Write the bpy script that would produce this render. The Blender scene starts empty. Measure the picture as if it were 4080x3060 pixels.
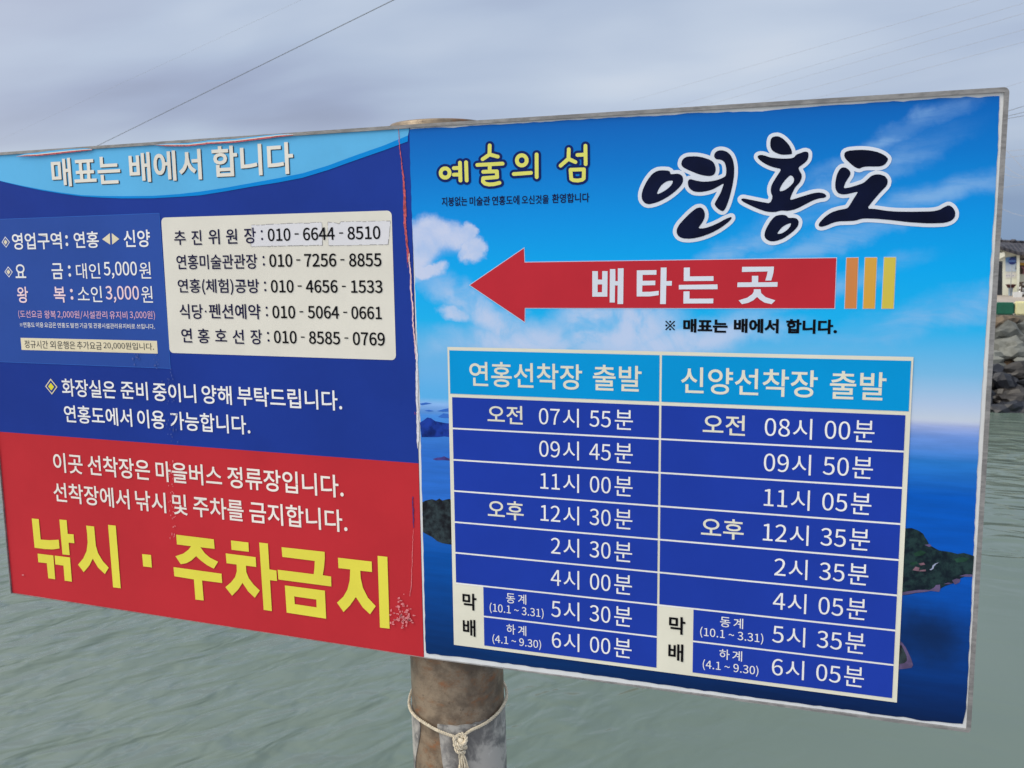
import bpy, bmesh, math, random
from mathutils import Vector, Matrix, noise
from mathutils.geometry import tessellate_polygon
random.seed(11)
sc = bpy.context.scene
WD = {"H":5.5,
"Yg":53.6,
"Yp":37.172,
"Yt":33.05,
"ground":2.97,
"cam":[0.0,-1.7572,5.5],
"f":3700.9,
"M":[[0.9484,-0.3153,-0.0327],[0.3167,0.9387,0.1361],[-0.0122,-0.1394,0.9902]],
"seam":-0.7998,
"fold":0.03878,
"r":0.10815,
"pole_top":[-0.8009,0.1532,5.7753],
"pole_bot":[-0.7826,0.1532,4.2894],
"ropeL":[[-1.1198,0.1726],[-0.8944,0.1694],[-0.6212,0.1667],[-0.3222,0.1622],[-0.0599,0.1542],[0.1376,0.1476],[0.2629,0.1435],[0.3704,0.138]],
"ropeR":[[0.4403,0.1374],[0.4889,0.1439],[0.6425,0.154],[0.8642,0.1592],[1.1005,0.1653],[1.3551,0.1722],[1.5992,0.1784],[1.8123,0.1811]],
"knot":[0.406,0.1315],
"tail":[[0.4249,0.1131],[0.4423,0.092],[0.4585,0.0667]],
"slv":[[-0.9256,0.1689],[0.3295,0.1649],[1.6397,0.164]],
"gapL":[[-0.5571,0.1519],[-0.5552,0.1308],[-0.61,0.107],[-0.7432,0.075],[-0.8396,0.05],[-0.8816,0.0254]],
"gapR":[[-0.0578,0.1602],[-0.0278,0.1437],[-0.0178,0.121],[-0.003,0.1022],[0.0135,0.0834],[0.0239,0.0621]],
"house":{"wallL":[[7.7955,53.6004,5.8424],[8.7598,53.6004,5.5382],[9.6328,53.6004,5.2119],[9.7155,53.6004,5.2109],[9.8464,53.6004,2.918],[7.949,53.6004,2.9126]],
"eave":[[7.405,53.0004,5.9744],[8.6642,53.0004,5.5508],[9.5386,53.0004,5.2408],[10.6396,53.0004,4.867]],
"ridge":[[7.8435,56.2004,5.8912],[9.1819,56.2004,5.8012],[10.3517,56.2004,5.7149],[11.2118,56.2004,5.6612]],
"wallR":[[9.8895,54.6004,5.2324],[10.9394,54.6004,5.0343],[11.065,54.6004,2.9279],[10.0212,54.6004,2.9253]],
"pillar":[[9.5562,53.3504,5.1745],[9.6739,53.3504,5.1731],[9.7793,53.3504,3.325],[9.6612,53.3504,3.325]],
"door":[[8.5717,53.5804,4.7625],[8.9187,53.5804,4.7594],[9.0023,53.5804,3.0231],[8.666,53.5804,3.0223]],
"awn":[[8.6993,53.1004,5.1984],[8.9204,53.1004,5.261],[8.9452,53.1004,5.026],[8.7039,53.1004,4.8978]],
"p1":[[9.0612,53.5704,4.9557],[9.5907,53.5704,5.029],[9.637,53.5704,4.214],[9.1021,53.5704,4.2169]],
"p1c":[9.389,53.5504,4.7687],
"p1r":[9.5785,53.5504,4.767],
"cap":[[9.1051,53.5704,4.1641],[9.6385,53.5704,4.1877],[9.6431,53.5704,3.8977],[9.1093,53.5704,3.873]],
"p2":[[9.9003,54.5504,5.0992],[10.4478,54.5504,5.1462],[10.5116,54.5504,4.0539],[9.9599,54.5504,4.0565]],
"bump":[[9.6575,56.2004,5.7527],[9.7491,56.2004,5.8883],[9.8475,56.2004,5.9004],[9.9551,56.2004,5.7482]],
"aerial":[[9.2,56.0004,5.7994],[9.1763,56.0004,6.0051]]},
"it":{"tarp":[9.46,54.7785,2.97,0.72,0.7725],
"basin":[9.4749,53.6017,2.97,0.5006,0.5173],
"bucket":[9.3005,53.022,2.97,0.2243,0.4072],
"foam":[9.3473,51.6523,2.97,0.4015,0.2559],
"post":[8.9747,54.4551,2.97,0.0976,0.6353],
"sack":[9.1767,54.7649,2.97,0.1837,0.4347],
"crate":[9.2514,54.1725,2.97,0.2055,0.3224],
"cart":[9.7514,52.2174,2.97,0.2771,0.7345],
"green":[6.4917,37.3103,2.97,0.6096,0.4619],
"yellow":[7.1477,37.1199,2.97,0.649,0.5034],
"pole":[9.2409,53.0186,2.97,0.0236,1.5462]},
"wires":[["near",[[-31.1162,26.0,7.4634],[-26.0523,24.25,8.3597],[-21.5939,22.5,9.0568],[-17.6839,20.75,9.5737],[-14.2721,19.0,9.9267],[-11.3142,17.25,10.1305],[-8.7711,15.5,10.1978],[-6.6079,13.75,10.1403],[-4.7936,12.0,9.968]]],["faint",[[-77.2909,60.0,11.9011],[-66.8497,56.25,13.1784],[-57.4316,52.5,14.1591],[-48.9586,48.75,14.8659],[-41.3607,45.0,15.3191],[-34.5745,41.25,15.537],[-28.5426,37.5,15.5363],[-23.2128,33.75,15.3321],[-18.5377,30.0,14.9382]]],["up",[[-15.2007,75.0,17.6205],[-10.2104,69.625,17.6221],[-5.9496,64.25,17.4657],[-2.3773,58.875,17.1602],[0.5443,53.5,16.7137],[2.8504,48.125,16.1339],[4.5737,42.75,15.4279],[5.7444,37.375,14.6021],[6.3911,32.0,13.6629]]],["up",[[-20.1106,75.0,15.0375],[-13.3856,69.625,15.5884],[-7.7082,64.25,15.8991],[-3.0015,58.875,15.9874],[0.8042,53.5,15.8691],[3.7721,48.125,15.5587],[5.9594,42.75,15.0694],[7.4185,37.375,14.4132],[8.197,32.0,13.601]]],["up",[[-20.1124,75.0,14.439],[-13.3814,69.625,15.0153],[-7.6988,64.25,15.3548],[-2.9878,58.875,15.4749],[0.8214,53.5,15.3912],[3.7917,48.125,15.118],[5.9806,42.75,14.6684],[7.4404,37.375,14.054],[8.2186,32.0,13.2857]]],["up",[[-20.1149,75.0,13.6315],[-13.3755,69.625,14.2146],[-7.6852,64.25,14.5708],[-2.9674,58.875,14.7168],[0.8474,53.5,14.6676],[3.8221,48.125,14.4367],[6.0141,42.75,14.0367],[7.4754,37.375,13.4787],[8.2538,32.0,12.773]]],["up",[[-19.0798,75.0,13.0576],[-12.5927,69.625,13.6332],[-7.112,64.25,13.993],[-2.5665,58.875,14.1522],[1.1087,53.5,14.1247],[3.9727,48.125,13.9232],[6.079,42.75,13.5592],[7.4769,37.375,13.0432],[8.2113,32.0,12.385]]],["up",[[7.3547,60.0,13.992],[7.7132,58.125,13.905],[8.0309,56.25,13.8061],[8.3083,54.375,13.6952],[8.5457,52.5,13.5727],[8.7437,50.625,13.4386],[8.9027,48.75,13.293],[9.0232,46.875,13.1362],[9.1056,45.0,12.9681]]],["dark",[[5.3798,48.0,11.1138],[5.8523,47.25,11.1796],[6.3031,46.5,11.2395],[6.7323,45.75,11.2935],[7.1403,45.0,11.3417],[7.5273,44.25,11.3842],[7.8936,43.5,11.4211],[8.2395,42.75,11.4525],[8.5653,42.0,11.4784]]],["dark",[[5.2208,48.0,11.0175],[5.7268,47.25,11.0538],[6.2096,46.5,11.0854],[6.6696,45.75,11.1124],[7.107,45.0,11.1347],[7.5222,44.25,11.1525],[7.9155,43.5,11.1658],[8.2871,42.75,11.1747],[8.6373,42.0,11.1792]]],["dark",[[5.2174,48.0,11.0875],[5.7254,47.25,11.0824],[6.2102,46.5,11.0742],[6.6722,45.75,11.063],[7.1118,45.0,11.0487],[7.5291,44.25,11.0314],[7.9244,43.5,11.0112],[8.2982,42.75,10.988],[8.6506,42.0,10.9619]]],["mid",[[5.7031,48.0,9.8515],[6.1689,47.25,9.8133],[6.6133,46.5,9.7741],[7.0367,45.75,9.7338],[7.4394,45.0,9.6925],[7.8215,44.25,9.6502],[8.1833,43.5,9.6068],[8.525,42.75,9.5625],[8.847,42.0,9.5172]]],["mid",[[5.5904,48.0,9.4817],[6.0825,47.25,9.467],[6.5522,46.5,9.4504],[6.9997,45.75,9.4321],[7.4252,45.0,9.4121],[7.829,44.25,9.3904],[8.2115,43.5,9.367],[8.5729,42.75,9.342],[8.9134,42.0,9.3153]]],["mid",[[5.3169,48.0,7.8759],[5.8805,47.25,7.9429],[6.4181,46.5,8.0058],[6.9302,45.75,8.0646],[7.4171,45.0,8.1193],[7.8792,44.25,8.1701],[8.3168,43.5,8.2171],[8.7304,42.75,8.2601],[9.1202,42.0,8.2994]]],["sag",[[6.8448,46.0,10.5491],[7.0883,45.75,10.2569],[7.3291,45.5,9.9499],[7.5674,45.25,9.6284],[7.8031,45.0,9.2928],[8.0363,44.75,8.9433],[8.2671,44.5,8.5802],[8.4954,44.25,8.2037],[8.7213,44.0,7.8142]]],["sag",[[6.8329,46.0,10.0062],[7.0887,45.75,9.594],[7.3377,45.5,9.2455],[7.5798,45.25,8.9597],[7.8149,45.0,8.7355],[8.0429,44.75,8.5719],[8.2639,44.5,8.4677],[8.4778,44.25,8.4218],[8.6845,44.0,8.4328]]],["sag",[[6.8361,46.0,9.3699],[7.09,45.75,9.077],[7.3371,45.5,8.8428],[7.5774,45.25,8.6664],[7.8107,45.0,8.5467],[8.037,44.75,8.4825],[8.2563,44.5,8.4727],[8.4686,44.25,8.516],[8.6738,44.0,8.6113]]],["sag",[[6.8751,46.0,7.6686],[7.1335,45.75,7.4462],[7.3862,45.5,7.2561],[7.6333,45.25,7.0976],[7.8748,45.0,6.9703],[8.1107,44.75,6.8734],[8.3408,44.5,6.8064],[8.5654,44.25,6.7687],[8.7842,44.0,6.7596]]]]}
H = WD['H']
# ---------------------------------------------------------------- camera, sky, sun, exposure
cam_d = bpy.data.cameras.new('camera')
cam = bpy.data.objects.new('camera', cam_d)
sc.collection.objects.link(cam); sc.camera = cam
cam_d.sensor_fit = 'HORIZONTAL'; cam_d.sensor_width = 36.0
cam_d.lens = WD['f'] / 4080 * 36.0
cam_d.clip_start = 0.05; cam_d.clip_end = 20000
M = WD['M']
xa = Vector((M[0][0], M[1][0], M[2][0])); ya = Vector((M[0][1], M[1][1], M[2][1])); za = Vector((M[0][2], M[1][2], M[2][2]))
R = Matrix((xa, za, -ya)).transposed()
cam.matrix_world = Matrix.Translation(WD['cam']) @ R.to_4x4()
cam_d.dof.use_dof = True; cam_d.dof.focus_distance = 1.95; cam_d.dof.aperture_fstop = 13.0

SUN_EL, SUN_AZ = math.radians(48), math.radians(238)      # azimuth from +Y, clockwise: behind the camera, to the left
sun_dir = Vector((math.sin(SUN_AZ) * math.cos(SUN_EL), math.cos(SUN_AZ) * math.cos(SUN_EL), math.sin(SUN_EL)))
wld = bpy.data.worlds.new('World'); sc.world = wld; wld.use_nodes = True
wn = wld.node_tree; wn.nodes.clear()

class N:
    """tiny helper that wires shader nodes with python expressions"""
    def __init__(s, tree): s.t = tree
    def node(s, kind, **kw):
        n = s.t.nodes.new(kind)
        for k, v in kw.items():
            setattr(n, k, v)
        return n
    def put(s, sock, v):
        if isinstance(v, bpy.types.NodeSocket): s.t.links.new(v, sock)
        elif v is not None: sock.default_value = v
    def m(s, op, a, b=None, c=None, clamp=False):
        n = s.node('ShaderNodeMath', operation=op, use_clamp=clamp)
        s.put(n.inputs[0], a); s.put(n.inputs[1], b); s.put(n.inputs[2], c)
        return n.outputs[0]
    def vm(s, op, a, b=None, out=0):
        n = s.node('ShaderNodeVectorMath', operation=op)
        s.put(n.inputs[0], a); s.put(n.inputs[1], b)
        return n.outputs[out]
    def xyz(s, v):
        n = s.node('ShaderNodeSeparateXYZ'); s.put(n.inputs[0], v); return n.outputs
    def comb(s, x, y, z):
        n = s.node('ShaderNodeCombineXYZ'); s.put(n.inputs[0], x); s.put(n.inputs[1], y); s.put(n.inputs[2], z); return n.outputs[0]
    def noise(s, v, scale, detail=4, rough=.5, dist=0, col=False):
        n = s.node('ShaderNodeTexNoise'); s.put(n.inputs['Vector'], v)
        n.inputs['Scale'].default_value = scale; n.inputs['Detail'].default_value = detail
        n.inputs['Roughness'].default_value = rough; n.inputs['Distortion'].default_value = dist
        return n.outputs['Color'] if col else n.outputs['Fac']
    def step(s, v, a, b, lo=0., hi=1.):
        n = s.node('ShaderNodeMapRange', interpolation_type='SMOOTHSTEP')
        s.put(n.inputs['Value'], v); n.inputs['From Min'].default_value = a; n.inputs['From Max'].default_value = b
        n.inputs['To Min'].default_value = lo; n.inputs['To Max'].default_value = hi
        return n.outputs['Result']
    def mix(s, f, a, b, mode='MIX'):
        n = s.node('ShaderNodeMix', data_type='RGBA', blend_type=mode)
        s.put(n.inputs[0], f)
        for k, v in ((6, a), (7, b)):
            if isinstance(v, (tuple, list)): v = (*v[:3], 1)
            s.put(n.inputs[k], v)
        return n.outputs[2]
    def ramp(s, f, stops):
        n = s.node('ShaderNodeValToRGB'); s.put(n.inputs[0], f)
        e = n.color_ramp.elements
        while len(e) < len(stops): e.new(.5)
        for q, (p, c) in zip(e, stops): q.position = p; q.color = (*c, 1)
        return n.outputs[0]
    def mapping(s, v, loc=(0, 0, 0), rot=(0, 0, 0), scale=(1, 1, 1)):
        n = s.node('ShaderNodeMapping'); s.put(n.inputs[0], v)
        n.inputs['Location'].default_value = loc; n.inputs['Rotation'].default_value = rot; n.inputs['Scale'].default_value = scale
        return n.outputs[0]

def lin(r, g, b):
    f = lambda c: (c / 12.92 if c <= .04045 else ((c + .055) / 1.055) ** 2.4)
    return tuple(f(c / 255.) for c in (r, g, b))

q = N(wn)
d = q.node('ShaderNodeTexCoord').outputs['Generated']
X, Y, Z = q.xyz(d)
zz = q.m('ADD', q.m('MAXIMUM', Z, 0.0), .18)
pl = q.comb(q.m('DIVIDE', X, zz), q.m('DIVIDE', Y, zz), 0.0)
warp = q.noise(pl, .8, 2, .5, 0, True)
pl2 = q.vm('ADD', pl, q.vm('MULTIPLY', q.vm('SUBTRACT', warp, (.5, .5, .5)), (.5, .5, 0)))
n1 = q.noise(q.mapping(pl2, (3.4, 1.15, 0), (0, 0, .35), (.8, 1.25, 1)), .75, 3, .45)
n2 = q.noise(q.mapping(pl2, (7, 1, 0), (0, 0, .2), (1, 1.7, 1)), 2.2, 4, .45)
cf = q.m('ADD', q.m('MULTIPLY', n1, .84), q.m('MULTIPLY', n2, .16))
side = q.m('MULTIPLY', q.step(q.m('ADD', X, q.m('MULTIPLY', Z, .3)), -.6, .5), .09)   # brighter cloud to the right
cf = q.m('ADD', cf, side)
cloud = q.ramp(cf, [(.36, lin(152, 163, 190)), (.45, lin(165, 178, 206)), (.55, lin(181, 196, 220)), (.66, lin(198, 211, 230)), (.8, lin(218, 226, 238))])
low = q.step(Z, .0, .16)
east = q.step(X, -.05, .12)
cloud = q.mix(low, q.mix(east, lin(204, 213, 224), lin(136, 160, 192)), cloud)
sky = q.node('ShaderNodeTexSky', sky_type='NISHITA', sun_disc=False, sun_elevation=SUN_EL, sun_rotation=SUN_AZ)
sky.air_density = 1.2; sky.dust_density = 3.0
nish = q.vm('MULTIPLY', sky.outputs[0], (.06, .06, .06))
cloud = q.mix(.06, cloud, nish)
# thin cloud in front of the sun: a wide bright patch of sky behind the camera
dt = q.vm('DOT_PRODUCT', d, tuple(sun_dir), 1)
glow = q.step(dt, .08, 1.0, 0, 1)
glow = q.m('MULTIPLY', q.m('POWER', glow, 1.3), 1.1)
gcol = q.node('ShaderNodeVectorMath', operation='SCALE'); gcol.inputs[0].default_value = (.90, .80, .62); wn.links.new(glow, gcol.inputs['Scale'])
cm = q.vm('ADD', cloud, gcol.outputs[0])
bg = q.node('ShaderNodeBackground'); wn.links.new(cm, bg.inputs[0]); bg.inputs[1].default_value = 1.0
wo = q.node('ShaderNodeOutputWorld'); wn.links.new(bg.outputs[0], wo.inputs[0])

sd = bpy.data.lights.new('sun', 'SUN'); sd.energy = 1.62; sd.angle = math.radians(35); sd.color = (1, .93, .80)
sun = bpy.data.objects.new('sun', sd); sc.collection.objects.link(sun)
sun.rotation_euler = (-sun_dir).to_track_quat('-Z', 'Y').to_euler()
sc.view_settings.view_transform = 'Standard'; sc.view_settings.look = 'None'
sc.view_settings.exposure = 0.0; sc.view_settings.gamma = 1.0; sc.view_settings.use_curve_mapping = False

# ---------------------------------------------------------------- helpers
MATS = {}
def mat(name, col, rough=.5, var=0., vscale=8., bump=0., bscale=60., metal=0., spec=.5):
    if name in MATS: return MATS[name]
    m = bpy.data.materials.new(name); m.use_nodes = True
    t = m.node_tree; b = t.nodes['Principled BSDF']; k = N(t)
    co = k.node('ShaderNodeTexCoord').outputs['Object']
    b.inputs['Roughness'].default_value = rough; b.inputs['Metallic'].default_value = metal
    b.inputs['Specular IOR Level'].default_value = spec
    if var:
        f = k.noise(co, vscale, 5, .6)
        k.put(b.inputs['Base Color'], k.mix(k.step(f, .3, .7), tuple(c * (1 - var) for c in col), tuple(min(1, c * (1 + var)) for c in col)))
    else: b.inputs['Base Color'].default_value = (*col, 1)
    if bump:
        bn = k.node('ShaderNodeBump'); bn.inputs['Strength'].default_value = bump; bn.inputs['Distance'].default_value = .01
        k.put(bn.inputs['Height'], k.noise(co, bscale, 4, .6)); k.put(b.inputs['Normal'], bn.outputs[0])
    MATS[name] = m
    return m
def pmat(name):
    m = bpy.data.materials.new(name); m.use_nodes = True; MATS[name] = m
    t = m.node_tree; k = N(t)
    return m, k, t.nodes['Principled BSDF'], k.node('ShaderNodeTexCoord').outputs['Object']

def link(name, me, parent=None, loc=None):
    o = bpy.data.objects.new(name, me); sc.collection.objects.link(o)
    if parent is not None:
        o.parent = parent
    if loc is not None: o.location = loc
    return o
def tag(o, label=None, cat=None, group=None, kind=None):
    if label: o['label'] = label
    if cat: o['category'] = cat
    if group: o['group'] = group
    if kind: o['kind'] = kind
    return o
def empty(name, loc):
    o = bpy.data.objects.new(name, None); o.empty_display_size = .1
    sc.collection.objects.link(o); o.location = loc; return o

class MB:
    """collects faces with material slots; coordinates are world, stored relative to an origin"""
    def __init__(s, org=(0, 0, 0)): s.v = []; s.f = []; s.mi = []; s.mats = []; s.o = Vector(org); s.smooth = []
    def slot(s, m):
        if m not in s.mats: s.mats.append(m)
        return s.mats.index(m)
    def add(s, vs, fs, m, smooth=False):
        b = len(s.v); s.v += [tuple(Vector(v) - s.o) for v in vs]; k = s.slot(m)
        for f in fs: s.f.append([b + i for i in f]); s.mi.append(k); s.smooth.append(smooth)
    def box(s, c, sz, m, rot=0., bev=0.):
        x, y, z = (a / 2 for a in sz); c = Vector(c); ca, sa = math.cos(rot), math.sin(rot)
        if bev:
            bm = bmesh.new(); bmesh.ops.create_cube(bm, size=1)
            for v in bm.verts: v.co = Vector((v.co.x * sz[0], v.co.y * sz[1], v.co.z * sz[2]))
            bmesh.ops.bevel(bm, geom=bm.edges[:], offset=bev, segments=2, affect='EDGES')
            vs = [v.co.copy() for v in bm.verts]; bm.verts.index_update(); fs = [[v.index for v in f.verts] for f in bm.faces]; bm.free()
        else:
            vs = [Vector((a, b_, e)) for e in (-z, z) for a, b_ in ((-x, -y), (x, -y), (x, y), (-x, y))]
            fs = [(3, 2, 1, 0), (4, 5, 6, 7), (0, 1, 5, 4), (1, 2, 6, 5), (2, 3, 7, 6), (3, 0, 4, 7)]
        s.add([c + Vector((v.x * ca - v.y * sa, v.x * sa + v.y * ca, v.z)) for v in vs], fs, m)
    def tube(s, pts, rad, m, n=8, cap=True):
        pts = [Vector(p) for p in pts]; vs = []; fs = []; k = len(pts)
        up = Vector((0, 0, 1)); prev = None
        for i, p in enumerate(pts):
            t = (pts[min(i + 1, k - 1)] - pts[max(i - 1, 0)]).normalized()
            if prev is None:
                a = t.cross(up if abs(t.z) < .9 else Vector((1, 0, 0))).normalized()
            else: a = (prev - t * prev.dot(t)).normalized()
            prev = a; b = t.cross(a); rr = rad[i] if isinstance(rad, (list, tuple)) else rad
            vs += [p + (a * math.cos(2 * math.pi * j / n) + b * math.sin(2 * math.pi * j / n)) * rr for j in range(n)]
        for i in range(k - 1):
            for j in range(n): fs.append((i * n + j, i * n + (j + 1) % n, (i + 1) * n + (j + 1) % n, (i + 1) * n + j))
        if cap: fs += [tuple(range(n))[::-1], tuple((k - 1) * n + j for j in range(n))]
        s.add(vs, fs, m, True)
    def lathe(s, c, prof, m, n=24, jit=0.):
        vs = []; fs = []; c = Vector(c)
        for (rr, z) in prof:
            vs += [c + Vector((rr * math.cos(2 * math.pi * j / n), rr * math.sin(2 * math.pi * j / n), z)) for j in range(n)]
        for i in range(len(prof) - 1):
            for j in range(n): fs.append((i * n + j, i * n + (j + 1) % n, (i + 1) * n + (j + 1) % n, (i + 1) * n + j))
        s.add(vs, fs, m, True)
    def blob(s, c, sz, m, seed=0, amp=.25, sub=3, fr=1.3, smooth=True):
        bm = bmesh.new(); bmesh.ops.create_icosphere(bm, subdivisions=sub, radius=1)
        off = Vector((seed * 3.7, seed * 1.9, seed * 5.3)); vs = []
        for v in bm.verts:
            p = v.co.copy(); k = 1 + amp * noise.noise(p * fr + off) + amp * .4 * noise.noise(p * fr * 2.7 + off)
            vs.append(Vector(c) + Vector((p.x * sz[0], p.y * sz[1], p.z * sz[2])) * k)
        bm.verts.index_update(); fs = [[v.index for v in f.verts] for f in bm.faces]; bm.free()
        s.add(vs, fs, m, smooth)
    def build(s, name, parent=None, loc=None):
        me = bpy.data.meshes.new(name); me.from_pydata(s.v, [], s.f); me.update()
        for m in s.mats: me.materials.append(m)
        me.polygons.foreach_set('material_index', s.mi)
        me.polygons.foreach_set('use_smooth', s.smooth)
        return link(name, me, parent, loc)

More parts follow.
